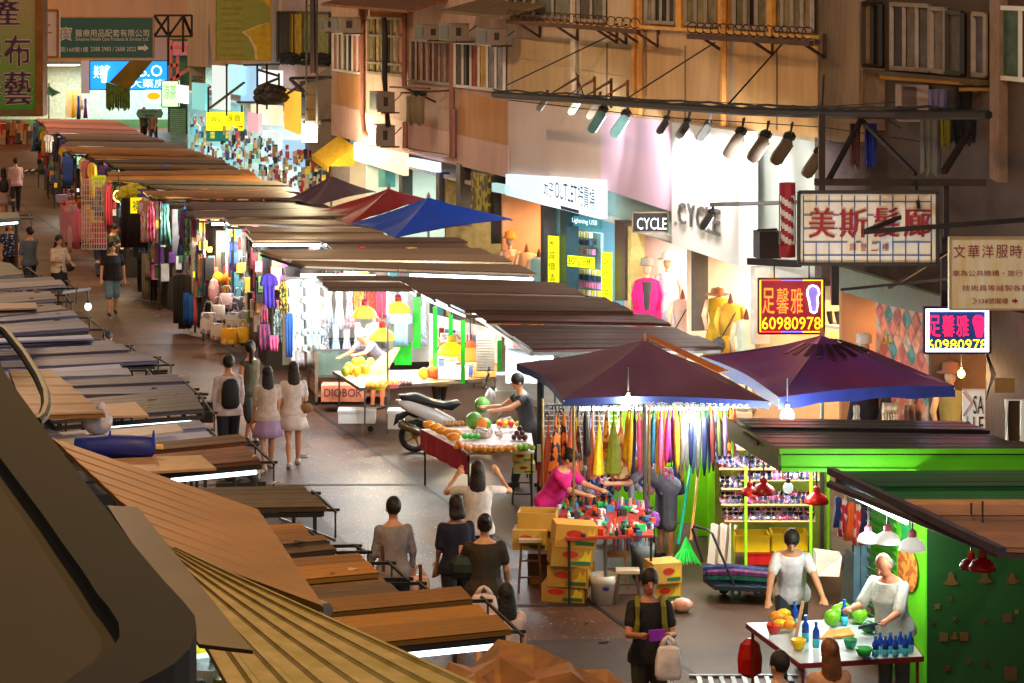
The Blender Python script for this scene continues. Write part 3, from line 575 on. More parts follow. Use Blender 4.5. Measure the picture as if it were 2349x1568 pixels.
# green stall body with the sticker wall
t = thing('stall_cabin', 'dark green metal stall cabin with bright green shutter side at the lower right corner', 'stall cabin', D(2200, 1560, 27))
p = D(2127, 1240, 27); p.z = 0; q = V(8, 27, 0)
MB().prism([p, q, q+V(0, 0, 2.2), p+V(0, 0, 2.2)], (0, .06, 0)).build('front_wall', M((6, 62, 20), .45, var=.15, sc=1), t)
x1 = D(1998, 1200, 28.35); x1.z = 0
mid = p.lerp(x1, .5)
MB().prism([p+V(-.02, .03, 0), mid+V(-.02, 0, 0), mid+V(-.02, 0, 2.3), p+V(-.02, .03, 2.3)], (.04, 0, 0)).build('side_panel', M((96, 206, 26), .5, var=.08), t)
MB().prism([mid+V(-.02, 0, 0), x1, x1+V(0, 0, 2.25), mid+V(-.02, 0, 2.25)], (.04, 0, 0)).build('shutter', M((40, 140, 24), .5), t)
m = MB()
for k in range(22): z = .1+k*.1; m.prism([mid+V(-.03, 0, z), x1+V(-.03, 0, z), x1+V(-.06, 0, z+.05), mid+V(-.06, 0, z+.05)], (.03, 0, 0))
m.build('shutter_slat', M((70, 150, 40), .45), t)
# stickers
def sticker(px, col, lab, dd=26.985):
    return solo(MB().prism([D(x, y, dd) for x, y in px], (0, .006, 0)), 'wall_sticker', M(tuple(int(v*.62) for v in col), .7), lab, 'sticker', 'faded stickers on the dark green wall')
for i, (x, y, s, k, c, lab) in enumerate([(2182, 1330, 18, 'b', (130, 92, 16), 'faded ochre bell sticker, leftmost in the top row'), (2260, 1326, 18, 'b', (104, 84, 14), 'faded bell sticker under the red lamps'), (2322, 1328, 16, 'b', (130, 80, 14), 'ochre bell sticker at the right end of the top row'),
    (2150, 1392, 9, 's', (140, 110, 20), 'small ochre leaf sticker at the left edge of the wall'), (2180, 1374, 7, 's', (90, 90, 14), 'tiny dull sticker between two bells'), (2190, 1420, 7, 's', (90, 90, 14), 'tiny dull sticker in the middle of the wall'), (2140, 1430, 7, 's', (60, 40, 16), 'tiny dark sticker low at the left edge'),
    (2165, 1462, 10, 'r', (140, 92, 12), 'first of three ochre round stickers in a row'), (2190, 1460, 10, 'b', (140, 92, 12), 'middle one of three ochre stickers in a row'), (2212, 1461, 10, 'r', (140, 92, 12), 'last of three ochre stickers in a row'),
    (2258, 1425, 8, 's', (120, 30, 12), 'small dark red sticker right of the wall centre'), (2311, 1418, 11, 'r', (110, 80, 16), 'square ochre sticker with a dark middle'), (2332, 1404, 7, 's', (170, 130, 20), 'small golden moon sticker near the right edge'), (2222, 1518, 8, 's', (130, 40, 12), 'dark red sticker below the three in a row'),
    (2174, 1534, 9, 's', (120, 30, 16), 'dark red sticker near the bottom left of the wall'), (2260, 1522, 8, 's', (120, 30, 16), 'dark red sticker near the bottom centre'), (2318, 1546, 16, 'r', (120, 76, 16), 'large ochre gift sticker at the bottom right')]):
    if k == 'b': px = [(x-s, y+s*.55), (x-s*.45, y), (x-s*.3, y-s*.7), (x, y-s), (x+s*.3, y-s*.7), (x+s*.45, y), (x+s, y+s*.55), (x, y+s*.8)]
    elif k == 's': px = [(x+s*(1 if j % 2 else .55)*math.cos(j*.785), y+s*(1 if j % 2 else .55)*math.sin(j*.785)) for j in range(8)]
    else: px = [(x-s*.8, y-s), (x+s*.8, y-s), (x+s, y-s*.6), (x+s*.9, y+s), (x-s*.9, y+s), (x-s, y-s*.6)]
    sticker(px, c, lab)
pa, pb = p+V(-.05, .03, 0), mid+V(-.05, 0, 0)
def onside(f, z): return pa.lerp(pb, f)+V(0, 0, z)
pz = [1.45]
t = thing('pineapple_sticker', 'pineapple sticker with green crown on the bright green cabin side', 'sticker', onside(.5, 1.2))
MB().prism([onside(.5+.36*math.cos(a), 1.24+.24*math.sin(a)) for a in [k*.5236 for k in range(12)]], (-.006, 0, 0)).build('fruit_body', M((226, 150, 60), .6, kind='print', c2=(180, 90, 40), sc=20), t)
MB().prism([onside(.5+.3*math.cos(a)*(1 if k % 2 else .6), 1.58+.2*math.sin(a)*(1 if k % 2 else .6)) for k, a in enumerate([k*.5236 for k in range(12)])], (-.008, 0, 0)).build('crown', M((20, 150, 70), .6), t)
# ================================================================ SIGN BOARDS
def GRAD(c0, c1, z0, z1):
    m = M(c1, .5, var=0).copy(); n = m.node_tree.nodes; l = m.node_tree.links; b = n['Principled BSDF']
    g = n.new('ShaderNodeNewGeometry'); s = n.new('ShaderNodeSeparateXYZ'); l.new(g.outputs['Position'], s.inputs[0])
    mr = n.new('ShaderNodeMapRange'); mr.inputs[1].default_value = z0; mr.inputs[2].default_value = z1; l.new(s.outputs[2], mr.inputs[0])
    r = n.new('ShaderNodeValToRGB'); r.color_ramp.elements[0].color = lin(c0); r.color_ramp.elements[1].color = lin(c1)
    l.new(mr.outputs[0], r.inputs[0]); l.new(r.outputs[0], b.inputs['Base Color']); return m
def flat(t, name, q, d, mat, th=.01):
    return MB().prism([D(q[0], q[3], d), D(q[2], q[3], d), D(q[2], q[1], d), D(q[0], q[1], d)], (0, th, 0)).build(name, mat, t)
d = 38.
t = frame_sign('shop_sign', 'tall green sign board with purple characters at the top left corner', 'sign', (-90, -60, 82, 252), d, GRAD((46, 150, 40), (168, 150, 112), 5.5, 7.2), None, .3)
MB().prism([D(82, 268, d-.05), D(98, 268, d-.05), D(98, -60, d-.05), D(82, -60, d-.05)], (0, .4, 0)).build('side_frame', M((122, 84, 46), .4, .3, var=.3), t)
MB().prism([D(-90, 268, d-.02), D(82, 268, d-.02), D(82, 252, d-.02), D(-90, 252, d-.02)], (0, .3, 0)).build('bottom_frame', M((110, 92, 76), .5, .3), t)
PUR = M((66, 38, 74), .6, var=.05); PALE = M((200, 180, 190), .6, var=.05)
for ch, q in (('產', (-22, -2, 46, 60)), ('布', (10, 81, 70, 153)), ('藝', (9, 164, 73, 241)), ('房', (-56, 92, 4, 160)), ('簾', (-56, 168, 4, 244))):
    e = 2.2
    for dx, dy in ((-e, 0), (e, 0), (0, e), (0, -e)): put(t, ch, (q[0]+dx, q[1]+dy, q[2]+dx, q[3]+dy), d, PALE, .008)
    put(t, ch, q, d, PUR, .016)
t = frame_sign('shop_sign', 'white sign board with a red stroke behind the tall green board', 'sign', (60, 24, 133, 132), 46., M((226, 208, 200), .5, var=.06), M((140, 100, 50), .4, .5), .25)
put(t, '土', (76, 45, 119, 77), 46., M(RED))
d = 88.; TEAL = M((4, 92, 88), .45, var=.06)
t = frame_sign('shop_sign', 'teal sign board with white characters and an arrow on a lattice bracket', 'sign', (136, 40, 352, 134), d, TEAL, M((172, 130, 70), .4, .4), .25)
WL = M((226, 214, 206), .5, var=0)
put(t, '寶', (137, 62, 166, 94), d, WL); put(t, '醫療用品配套有限公司', (173, 68, 342, 85), d, WL); put(t, 'Solutions Health Care Products & Services Ltd.', (173, 86, 341, 94), d, WL)
put(t, '街160號1樓', (139, 108, 202, 120), d, WL); put(t, '2388 2983 / 2688 2022', (208, 108, 312, 118), d, WL)
m = MB(); q = [(316, 107), (331, 107), (331, 102), (341, 111), (331, 119), (331, 115), (316, 115)]; m.prism([D(x, y, d-.01) for x, y in reversed(q)], (0, .005, 0)); m.build('arrow', WL, t)
m = MB(); o = 1.2
for x0, y0, x1, y1 in ((354, 36, 440, 36), (354, 84, 440, 84), (354, 36, 386, 84), (386, 84, 420, 36), (420, 36, 440, 84), (386, 36, 386, 150), (354, 84, 386, 36), (440, 36, 440, 84), (420, 36, 420, 120)):
    m.tube([D(x0, y0, d+.1), D(x1, y1, d+.4)], .05, 4)
m.build('lattice_bracket', DARK, t)
d = 76.
t = frame_sign('shop_sign', 'olive and yellow hanging banner with a pale curve and rows of small print', 'sign', (494, -60, 622, 140), d, M((128, 132, 50), .7, var=.08), M((170, 120, 50), .5), .12)
m = MB(); cv = [(622, 52), (600, 58), (570, 70), (561, 74), (575, 86), (588, 110), (592, 140), (622, 140)]
m.prism([D(x, y, d-.012) for x, y in reversed([(x-6, y) for x, y in cv[:-1]]+[(622, 140)])], (0, .006, 0)); m.build('pale_curve', M((206, 170, 130), .7), t)
m = MB(); m.prism([D(x, y, d-.02) for x, y in reversed(cv)], (0, .006, 0)); m.prism([D(x, y, d-.02) for x, y in ((622, 20), (622, -60), (580, -60), (600, 0))], (0, .006, 0)); m.build('yellow_field', M((184, 150, 10), .7), t)
for k, s in enumerate(('Bedding Plants', 'Curtains & Blinds', 'Clothing Fabric', 'Carpets & Mats', 'Cushion covers', 'Wall paper', 'Interior fittings', 'Tailor service', 'Sofa fabrics')):
    put(t, s, (506, -2+k*15.5, 556+R.randint(-6, 4), 7+k*15.5), d, M((150, 100, 20), .7))
d = 80.
t = frame_sign('shop_sign', 'bright yellow and teal sign board hanging above the far stall roofs', 'sign', (473, 258, 565, 300), d, E((236, 222, 20), .75), None, .15)
flat(t, 'lower_panel', (473, 300, 565, 325), d, E((16, 84, 74), .7)); put(t, '滙寶', (520, 264, 552, 280), d, M((90, 120, 20))); put(t, 'Wui', (484, 268, 508, 280), d, M((20, 100, 70)))
m = MB()
for r in range(5):
    for k in range(7): m.box(D(483+k*3+(24 if k > 3 else 0), 304+r*3.2, d-.01), (.02+.02*(k % 3), .01, .02))
m.build('small_print', E((220, 210, 40), .6), t); m = MB(); m.prism([D(x, y, d-.01) for x, y in reversed([(546, 290), (553, 290), (553, 288), (558, 291.5), (553, 295), (553, 293), (546, 293)])], (0, .005, 0)); m.build('arrow', M((220, 70, 20)), t)
m = MB(); m.tube([D(478, 258, d), D(478, 200, d)], .04, 4); m.tube([D(555, 258, d), D(555, 190, d)], .04, 4); m.build('hanger', DARK, t)
# far corner: signs in front of the end building
d = 126.
t = frame_sign('shop_sign', 'glowing blue shop sign across the far end of the street', 'sign', (206, 140, 384, 206), d, E((20, 130, 215), .9), M((30, 80, 120)), .3)
put(t, 'B.O', (320, 150, 372, 176), d, E((220, 240, 255), 1.2)); put(t, '美容', (215, 150, 240, 180), d, E((220, 240, 255), 1.2)); put(t, '大藥房', (300, 182, 378, 202), d, E((200, 235, 255), 1.1))
m = MB(); m.tube([D(x, y, d-.15) for x, y in ((248, 152), (240, 170), (238, 190))], .12, 5); m.build('swoosh', E((220, 240, 255), 1.2), t)
t = frame_sign('shop_sign', 'white light box with an orange dish picture at the far corner', 'sign', (333, 207, 370, 238), 124., E((240, 236, 230), .9), None, .2)
m = MB(); m.ball(D(352, 221, 123.9), .3, (1.1, .1, .6), 8); m.build('picture', E((240, 150, 20), .8), t)
t = frame_sign('shop_sign', 'pale green light box with leaf green characters at the far corner', 'sign', (371, 186, 409, 246), 122., E((190, 236, 180), .8), M((90, 130, 40)), .5)
put(t, '涼茶', (375, 195, 404, 228), 122., E((70, 190, 60), .8))
d = 112.
t = thing('street_name_plate', 'pale teal street name plate with pointed ends on a post at the far corner', 'street sign', D(343, 271, d))
m = MB(); m.prism([D(x, y, d) for x, y in ((312, 261), (317, 271), (370, 271), (374, 261), (370, 251), (317, 251))], (0, .08, 0)); m.build('plate', M((120, 184, 168), .5, var=.03), t)
put(t, 'Bute Street', (325, 253, 360, 259), d, M((30, 70, 60))); put(t, '弼街', (332, 262, 354, 269), d, M((30, 70, 60)))
MB().tube([D(343, 271, d+.04), V(D(343, 271, d).x, d+.04, 0)], .05, 6).build('post', STEEL, t)
m = MB(); m.prism([D(x, y, 116) for x, y in ((250, 190), (296, 205), (350, 140), (300, 138))], (0, .1, 0)); t = thing('canvas_awning', 'slanting olive canvas awning with a long green fringe at the far corner', 'awning', D(270, 255, 116)); m.build('canvas', M((128, 108, 40), .8, var=.3, sc=1), t)
m = MB()
for k in range(28): x = 244+k*1.95; m.tube([D(x, 190+k*.5, 115.9), D(x-1+R.random()*2, 246+R.random()*10, 115.9)], .035, 4)
m.build('fringe', M((110, 140, 70), .9, var=.4), t)
m = MB()
for a in ((392, 92, 392, 185), (408, 130, 408, 185), (392, 185, 480, 128), (408, 200, 484, 200), (392, 110, 480, 110), (392, 150, 408, 150)): m.tube([D(a[0], a[1], 100), D(a[2], a[3], 100)], .09, 4)
solo(m, 'pink_truss', M((236, 130, 140), .5), 'pink painted steel sign truss without a board at the far corner', 'truss')
t = frame_sign('shop_sign', 'grey hanging sign with dark characters beside the pink truss', 'sign', (434, 135, 470, 258), 92., M((168, 180, 172), .6, var=.15), None, .2)
put(t, '時裝', (440, 172, 466, 205), 92., M((60, 70, 66))); put(t, 'SALE', (442, 234, 464, 246), 92., M((180, 60, 80)))
m = MB()
for k in range(16): m.box(D(408, 252+k*4.6, 104), (.62, .08, .06))
solo(m, 'louvre_shutter', M((130, 200, 190), .5), 'teal louvred shutter beside the green post at the far corner', 'shutter')
# --- lattice mast with a floodlight in front of the pink tenement
t = thing('lattice_mast', 'dark steel lattice hanger with three uprights left of the pink tenement', 'mast', F(716, 280, 4.6))
m = MB()
for x in (703, 727): m.tube([F(x, -60, 4.6), F(x, 282, 4.6)], .035, 4)
for k in range(9): m.tube([F(703, -20+k*34, 4.6), F(727, -20+k*34, 4.6)], .025, 4)
m.build('ladder_frame', DARK, t); MB().tube([F(717, -60, 4.5), F(718, 168, 4.5)], .07, 6).build('pipe', M((60, 40, 44)), t)
m = MB(); m.tube([F(667, 180, 4.6), F(760, 178, 5.9)], .05, 4); m.tube([F(703, 280, 4.6), F(758, 276, 5.9)], .05, 4); m.tube([F(666, 182, 4.8), F(700, 215, 4.8)], .05, 4); m.build('cross_bar', DARK, t)
def flood(label, p, aim, power, col=(1, .95, .85), s=.24, spot=110, face=None, cat='floodlight', group=None, fm=None, arm=None):
    p = Vector(p); v = (Vector(aim)-p).normalized(); rot = v.to_track_quat('-Z', 'Y'); mt = rot.to_matrix(); t = thing('floodlight', label, cat, p, group)
    ax, fx, dy = V(-.55, -.1, -.83), V(.83, .1, -.55), V(0, 1, 0); L = s*1.05
    q = lambda a, x, y: p+ax*a+fx*x+dy*y
    m = MB(); m.rings([[q(a, x, y) for x, y in ((-w, -s*.55), (w, -s*.55), (w, s*.55), (-w, s*.55))] for a, w in ((-L, s*.22), (-L*.8, s*.36), (L*.5, s*.4), (L*.85, s*.34), (L, s*.16))]); m.build('housing', fm or DARK, t)
    m = MB(); m.prism([q(-L*.8, s*.42, -s*.45), q(L*.75, s*.42, -s*.45), q(L*.75, s*.42, s*.45), q(-L*.8, s*.42, s*.45)], fx*.01); m.build('lens', E((235, 245, 250), face) if face else GLASS, t)
    m = MB(); m.ball(q(-L*1.15, -s*.1, 0), s*.5, (1, 1, .8), 7); m.tube([q(-L*1.1, 0, -s*.3), q(-L*1.1, 0, -s*.3)+V(.02, 0, s*1.1)], .018, 4); m.tube([q(-L*1.1, 0, s*.3), q(-L*1.1, 0, s*.3)+V(.05, 0, s*1.1)], .018, 4); m.build('bracket', DARK, t)
    if power:
        l = light(t, p+v*(s*1.3), power, col, r=.12, kind='SPOT', spot=spot); l.rotation_mode = 'QUATERNION'; l.rotation_quaternion = rot
    return t
p = F(710, 306, 4.4)
t = thing('floodlight', 'glaring bare floodlight below the lattice mast left of the pink tenement', 'floodlight', p)
MB().box(p, (.34, .2, .42), RS).build('lamp_face', E((255, 236, 190), 40), t); MB().box(p+V(.05, .2, .25), (.4, .2, .1), RS).build('housing', DARK, t)
light(t, p-V(.1, .4, 0), 200, (1, .82, .5), r=.2)
BM = M((44, 38, 36), .5, .2)
t = thing('cable_beam', 'long black cable carrying beam stretched across the yellow tenement', 'beam', F(1130, 218, 4.7))
m = MB(); pts = [F(1132, 218, 4.7), F(1300, 228, 4.7), F(1500, 243, 4.7), F(1700, 256, 4.7), F(1885, 262, 4.8), F(2060, 264, 4.9), F(2268, 264, 5.2)]; m.tube(pts, .06, 6); m.build('beam', BM, t)
m = MB(); 
for k in range(3): m.tube([p.lerp(q, f)+V(0, 0, .06+.05*math.sin(k*2+i*1.3+f*5)) for i, (p, q) in enumerate(zip(pts, pts[1:])) for f in (0, .33, .66)], .018, 5)
m.build('cable', BLACK, t)
m = MB()
for (a, b, c, e) in ((1345, 162, 1122, 212), (1752, 108, 1440, 232), (1864, 226, 1730, 232)): pass
for x0, y0, x1, y1 in ((1165, 195, 1400, 82), (1430, 232, 1640, 98), (1665, 246, 1800, 95), (1340, 224, 1322, 170), (1885, 262, 1890, 175)): m.tube([F(x0, y0, 4.75), F(x1, y1, 5.85)], .014, 4)
m.build('stay_wire', BLACK, t)
RO = M((128, 74, 30), .7, .2, var=.4, sc=8)
for i, x in enumerate((1326, 1364, 1402, 1440)):
    m = MB(); m.tube([F(x, 172+i*4, 5.2), F(x, 240+i*4, 5.2)], .035, 4); m.tube([F(x, 178+i*4, 5.2), F(x-66, 218+i*4, 5.0), F(x, 222+i*4, 5.2)], .028, 4)
    solo(m, 'sign_bracket', RO if i % 2 else RUST, 'rusty triangular bracket standing on the black beam, %s of four' % ('leftmost', 'second from left', 'third from left', 'rightmost')[i], 'bracket', 'triangular brackets on the black beam')
# drying racks
for i, (xa, ya, xb, yb, n) in enumerate(((1165, 50, 1380, 66, 14), (1375, 66, 1465, 74, 5), (1580, 84, 1862, 100, 16))):
    m = MB(); m.tube([F(xa, ya, 5.2), F(xb, yb, 5.2)], .055, 4); t = thing('drying_rack', ('rusty laundry rack with rings below the left windows of the yellow tenement', 'short rusty laundry rack ending at the orange pipe', 'rusty laundry rack with hooks below the right windows of the yellow tenement')[i], 'laundry rack', F(xa, ya, 5.2)); m.build('rail', RUST, t)
    m = MB()
    for k in range(n):
        f = (k+.5)/n; c = F(xa+(xb-xa)*f, ya+(yb-ya)*f, 5.2)+V(0, 0, .14); m.tube([c+V(.09*math.cos(a), 0, .09*math.sin(a)) for a in [j*.9 for j in range(7)]], .012, 3)
    m.build('ring', RUST, t)
    m = MB(); 
    for f in (.1, .5, .92): c = F(xa+(xb-xa)*f, ya+(yb-ya)*f, 5.2); e = F(xa+(xb-xa)*f+52, ya+(yb-ya)*f+34, 5.88); m.tube([c, e], .025, 4); m.tube([e, e+V(0, 0, .35)], .04, 4)
    m.build('strut', RUST, t)
# floodlights
AIM = F(1620, 460); FB = M((92, 76, 62), .5, .3, var=.2); TL = M((90, 140, 138), .4, .3)
for i, (x, y, s, lab, fm, pw, ax, ay) in enumerate([
    (1242, 240, .13, 'small dark spotlight at the left end of the black beam', FB, 0, 1240, 300), (1316, 246, .15, 'small dark spotlight, second from the left end of the black beam', FB, 0, 1320, 320), (1360, 254, .16, 'dark spotlight right above the left teal floodlight', FB, 110, 1330, 330),
    (1368, 280, .2, 'teal backed floodlight, the left one of two', TL, 60, 1300, 340), (1420, 290, .2, 'teal backed floodlight, the right one of two', TL, 160, 1480, 400),
    (1519, 291, .13, 'small black spotlight, leftmost of three above the white sign box', DARK, 190, 1600, 430), (1565, 299, .14, 'small black spotlight, middle of three above the white sign box', DARK, 190, 1640, 450), (1613, 305, .14, 'small black spotlight, rightmost of three above the white sign box', DARK, 190, 1660, 480),
    (1682, 335, .2, 'bulky brown floodlight, leftmost of three under the yellow tenement', FB, 230, 1640, 480), (1738, 343, .2, 'bulky brown floodlight, middle of three under the yellow tenement', FB, 130, 1720, 480), (1792, 348, .2, 'bulky brown floodlight, rightmost of three under the yellow tenement', FB, 110, 1800, 480),
    (1862, 380, .18, 'round brown floodlight beside the grey cement end wall', FB, 0, 1840, 480)]):
    flood(lab, F(x, y, 4.75 if s > .17 else 5.0), F(ax, ay, 5.9), pw*.62, (1, .98, .93), s, 88, 1.5 if fm is TL else None, group='floodlights under the black beam', fm=fm)
# --- white sign box and letters
t = thing('shop_sign', 'large glaring white sign box with grey raised letters of the fashion shop', 'sign', F(1695, 612))
m = MB(); pan(m, [(1541, 281), (1695, 302), (1695, 612), (1541, 560)], 5.6, .32); m.build('box', M((226, 226, 222), .5, var=.03, sc=3), t)
LT = M((112, 106, 104), .4, .2)
def ftext(t, s, xl, yt0, yb0, xr, yt1, yb1, u, mat, off=.03):
    text(s, F(xl, yb0, u), F(xr, yb1, u), F(xl, yt0, u), mat, t, off=off)
for ch, a in zip('CYCLE', ((1560, 462, 512, 1577, 466, 518), (1581, 466, 518, 1598, 470, 524), (1602, 470, 525, 1620, 474, 531), (1624, 474, 532, 1636, 478, 537), (1640, 478, 538, 1656, 482, 543))):
    for o in (.02, .035, .05): ftext(t, ch, *a, 5.6, LT, o)
d = F(1490, 500, 5.5).y
t = frame_sign('shop_sign', 'small black box sign with white capitals hung from a rod', 'sign', (1451, 488, 1532, 533), d, M((34, 32, 36), .35), M((150, 130, 110), .4, .3), .2, .015)
put(t, 'CYCLE', (1461, 500, 1529, 527), d, E((225, 228, 232), .9)); MB().tube([D(1532, 510, d+.08), F(1552, 512, 5.6)], .03, 6).build('rod', STEEL, t)
# outlet sign
t = thing('shop_sign', 'white and navy outlet sign above the phone accessory shop', 'sign', F(1375, 500, 5.75))
m = MB(); pan(m, [(1243, 405), (1375, 415), (1375, 502), (1243, 470)], 5.75, .15); m.build('panel', E((214, 232, 240), .75), t)
NAVY = M((30, 48, 86), .5)
m = MB(); pan(m, [(1285, 472), (1327, 483), (1327, 490), (1287, 480)], 5.735, .01); m.build('navy_flash', NAVY, t)
ftext(t, '太子', 1250, 412, 448, 1273, 416, 456, 5.75, NAVY); ftext(t, 'OUTLET', 1275, 416, 455, 1326, 420, 468, 5.75, NAVY, .02); ftext(t, '特賣場', 1329, 420, 470, 1368, 422, 486, 5.75, NAVY)
m = MB(); pan(m, [(1160, 400), (1243, 405), (1243, 470), (1160, 448)], 5.8, .1); solo(m, 'lit_signboard', E((176, 200, 226), .8), 'pale blue lit panel left of the outlet sign', 'panel')
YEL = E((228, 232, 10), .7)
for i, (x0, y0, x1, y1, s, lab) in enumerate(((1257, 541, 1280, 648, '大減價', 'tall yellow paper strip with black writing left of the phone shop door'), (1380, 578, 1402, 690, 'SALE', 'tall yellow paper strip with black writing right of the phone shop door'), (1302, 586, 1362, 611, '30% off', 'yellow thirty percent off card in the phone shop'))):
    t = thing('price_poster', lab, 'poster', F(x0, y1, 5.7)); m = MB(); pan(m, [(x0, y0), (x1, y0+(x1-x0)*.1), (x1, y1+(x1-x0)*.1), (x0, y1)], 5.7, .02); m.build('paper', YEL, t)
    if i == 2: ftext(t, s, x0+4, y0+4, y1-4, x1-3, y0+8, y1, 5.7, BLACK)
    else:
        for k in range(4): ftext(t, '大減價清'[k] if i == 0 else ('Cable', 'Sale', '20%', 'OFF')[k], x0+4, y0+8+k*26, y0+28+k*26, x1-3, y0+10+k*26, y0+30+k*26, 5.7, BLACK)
t = thing('shop_sign', 'teal shelf header with white lettering above the phone accessories', 'sign', F(1310, 520, 6)); m = MB(); pan(m, [(1312, 495), (1376, 505), (1376, 526), (1312, 518)], 6.0, .05); m.build('panel', E((40, 110, 120), .6), t); ftext(t, 'Lightning USB', 1316, 499, 513, 1373, 508, 521, 6.0, E((225, 240, 245), .9))
# --- foot massage signs
def neon(label, q, d, bgc, ch, chc, cha, num, numc, dots):
    t = frame_sign('neon_sign', label, 'neon sign', q, d, E(bgc, .5), M((60, 20, 26), .4), .14, .02)
    w, h = q[2]-q[0], q[3]-q[1]; f = lambda a, b: (q[0]+w*a, q[1]+h*b)
    for k, c in enumerate(ch):
        a, b = f(.06+k*.215*cha, .17), f(.06+(k*.215+.185)*cha, .64); put(t, c, (*a, *b), d, E(chc, 1.9))
    a, b = f(.05, .7), f(.95, .93); put(t, num, (*a, *b), d, E(numc, 1.7))
    foot = [(.80, .60), (.775, .42), (.745, .28), (.75, .2), (.775, .15), (.81, .13), (.85, .13), (.89, .15), (.92, .2), (.93, .27), (.9, .34), (.91, .46), (.89, .6), (.85, .63), (.80, .60)]
    return t, f, foot
d = 35.
t, f, foot = neon('red neon foot massage sign with orange characters and a white foot outline', (1740, 640, 1890, 765), d, (96, 10, 26), '足馨雅', (255, 96, 30), 1.0, '60980978', (255, 190, 20), 0)
MB().tube([D(*f(a, b), d-.03) for a, b in foot], .012, 5).build('foot_outline', E((235, 240, 255), 2.5), t); m = MB(); m.prism([D(*f(a, b), d-.008) for a, b in foot[:-1]], (0, .004, 0)); m.build('foot_field', E((96, 90, 160), .6), t)
def leds(t, q, d, n, m_, cols, r=.011):
    w, h = q[2]-q[0], q[3]-q[1]; ms = [E(c, 2.) for c in cols]; m = MB()
    for k in range(n):
        for y in (q[1]+3, q[3]-3): m.ball(D(q[0]+4+(w-8)*k/(n-1), y, d-.015), r, n=4, mi=k*len(ms)//n % len(ms))
    for k in range(m_):
        for x in (q[0]+4, q[2]-4): m.ball(D(x, q[1]+4+(h-8)*k/(m_-1), d-.015), r, n=4, mi=len(ms)-1)
    m.build('led_border', ms, t)
leds(t, (1740, 640, 1890, 765), d, 44, 36, ((255, 60, 40), (90, 90, 255), (255, 190, 30)))
m = MB(); m.tube([D(1776, 640, d), D(1776, 596, d)], .012, 4); m.tube([D(1856, 640, d), D(1856, 610, d)], .012, 4); m.build('chain', BLACK, t)
light(t, D(1815, 700, d-.5), 10, (1, .3, .25), r=.3)
d = 33.4
t, f, foot = neon('blue framed neon foot massage sign below the weathered tailor sign', (2120, 706, 2271, 810), d, (20, 40, 96), '足馨雅', (255, 20, 60), 1.0, '60980978', (255, 240, 30), 0)
m = MB(); m.prism([D(*f(a*.98+.01, b+.04), d-.02) for a, b in foot[:-1]], (0, .01, 0)); m.build('foot', E((255, 20, 70), 1.6), t)
leds(t, (2120, 706, 2271, 810), d, 40, 28, ((225, 232, 255),)); leds(t, (2126, 711, 2265, 805), d, 40, 28, ((200, 215, 255),))
t = thing('light_ring', 'round white light box half hidden behind the blue framed neon sign', 'sign', D(2275, 780, 34.2)); m = MB(); m.prism([D(2272+28*math.cos(a), 752+33*math.sin(a), 34.2) for a in [k*.4488 for k in range(14)]][::-1], (0, .2, 0)); m.build('face', E((170, 215, 240), 1.), t)
m = MB(); m.tube([D(2272+29*math.cos(a), 752+34*math.sin(a), 34.18) for a in [k*.4488 for k in range(15)]], .03, 6); m.build('rim', M((70, 110, 150)), t)
# --- hairdresser sign and pole
d = 33.; STN = M((226, 222, 222), .6, kind='streak', sc=2.4, c2=(214, 198, 166)); MAR = M((140, 22, 40), .6, var=.1)
t = frame_sign('shop_sign', 'large stained hairdresser sign with blue grid lines and dark red characters', 'sign', (1832, 441, 2150, 606), d, STN, DARK, .22, .03)
BL = M((40, 92, 150), .6, var=.1); m = MB()
def bar(a, b, c, e, w=1.3, dd=None):
    if a == c: m.prism([D(a-w, e, d-.008), D(a+w, e, d-.008), D(a+w, b, d-.008), D(a-w, b, d-.008)], (0, .004, 0))
    else: m.prism([D(a, b+w, d-.011), D(c, b+w, d-.011), D(c, b-w, d-.011), D(a, b-w, d-.011)], (0, .004, 0))
for k in range(11):
    x = 1843+k*29.3; bar(x, 449, x, 472 if 0 < k < 10 else 604); bar(x, 556, x, 602)
    if k in (3, 4, 5, 7, 8): bar(x, 472, x, 556, 1.)
for y, s in ((463, ((1843, 2136),)), (494, ((1843, 1864), (1912, 1925), (1990, 2004))), (525, ((1843, 1862), (1912, 1922), (1985, 2010), (2060, 2075))), (556, ((1843, 1944), (1964, 1976), (2000, 2020), (2046, 2136))), (586, ((1843, 2136),))):
    for a, c in s: bar(a, y, c, y)
m.build('grid_line', BL, t)
for ch, q in (('美', (1856, 477, 1914, 546)), ('斯', (1926, 480, 1988, 546)), ('髮', (2004, 476, 2062, 544)), ('廊', (2074, 474, 2134, 544))):
    for dx in (-1.6, 0, 1.6): put(t, ch, (q[0]+dx, q[1], q[2]+dx, q[3]), d, MAR, .018+dx*.001)
for k, ch in enumerate('請登二樓'): put(t, ch, (1948+k*25, 558, 1963+k*25, 576), d, MAR, .016)
t = thing('barber_pole', 'striped red and white barber pole with maroon caps beside the hairdresser sign', 'barber pole', D(1806, 590, 33.6)); d = 33.6; c = D(1806, 590, d)
hz = lambda y: D(1806, y, d)
MB().lathe([(.105, 0), (.105, hz(562).z-c.z)], c, 10).build('cap', MAR, t); MB().lathe([(.105, 0), (.105, hz(420).z-hz(448).z)], hz(448), 10).build('cap', MAR, t)
m = MB(); z0, z1 = hz(562).z, hz(448).z; N = 24
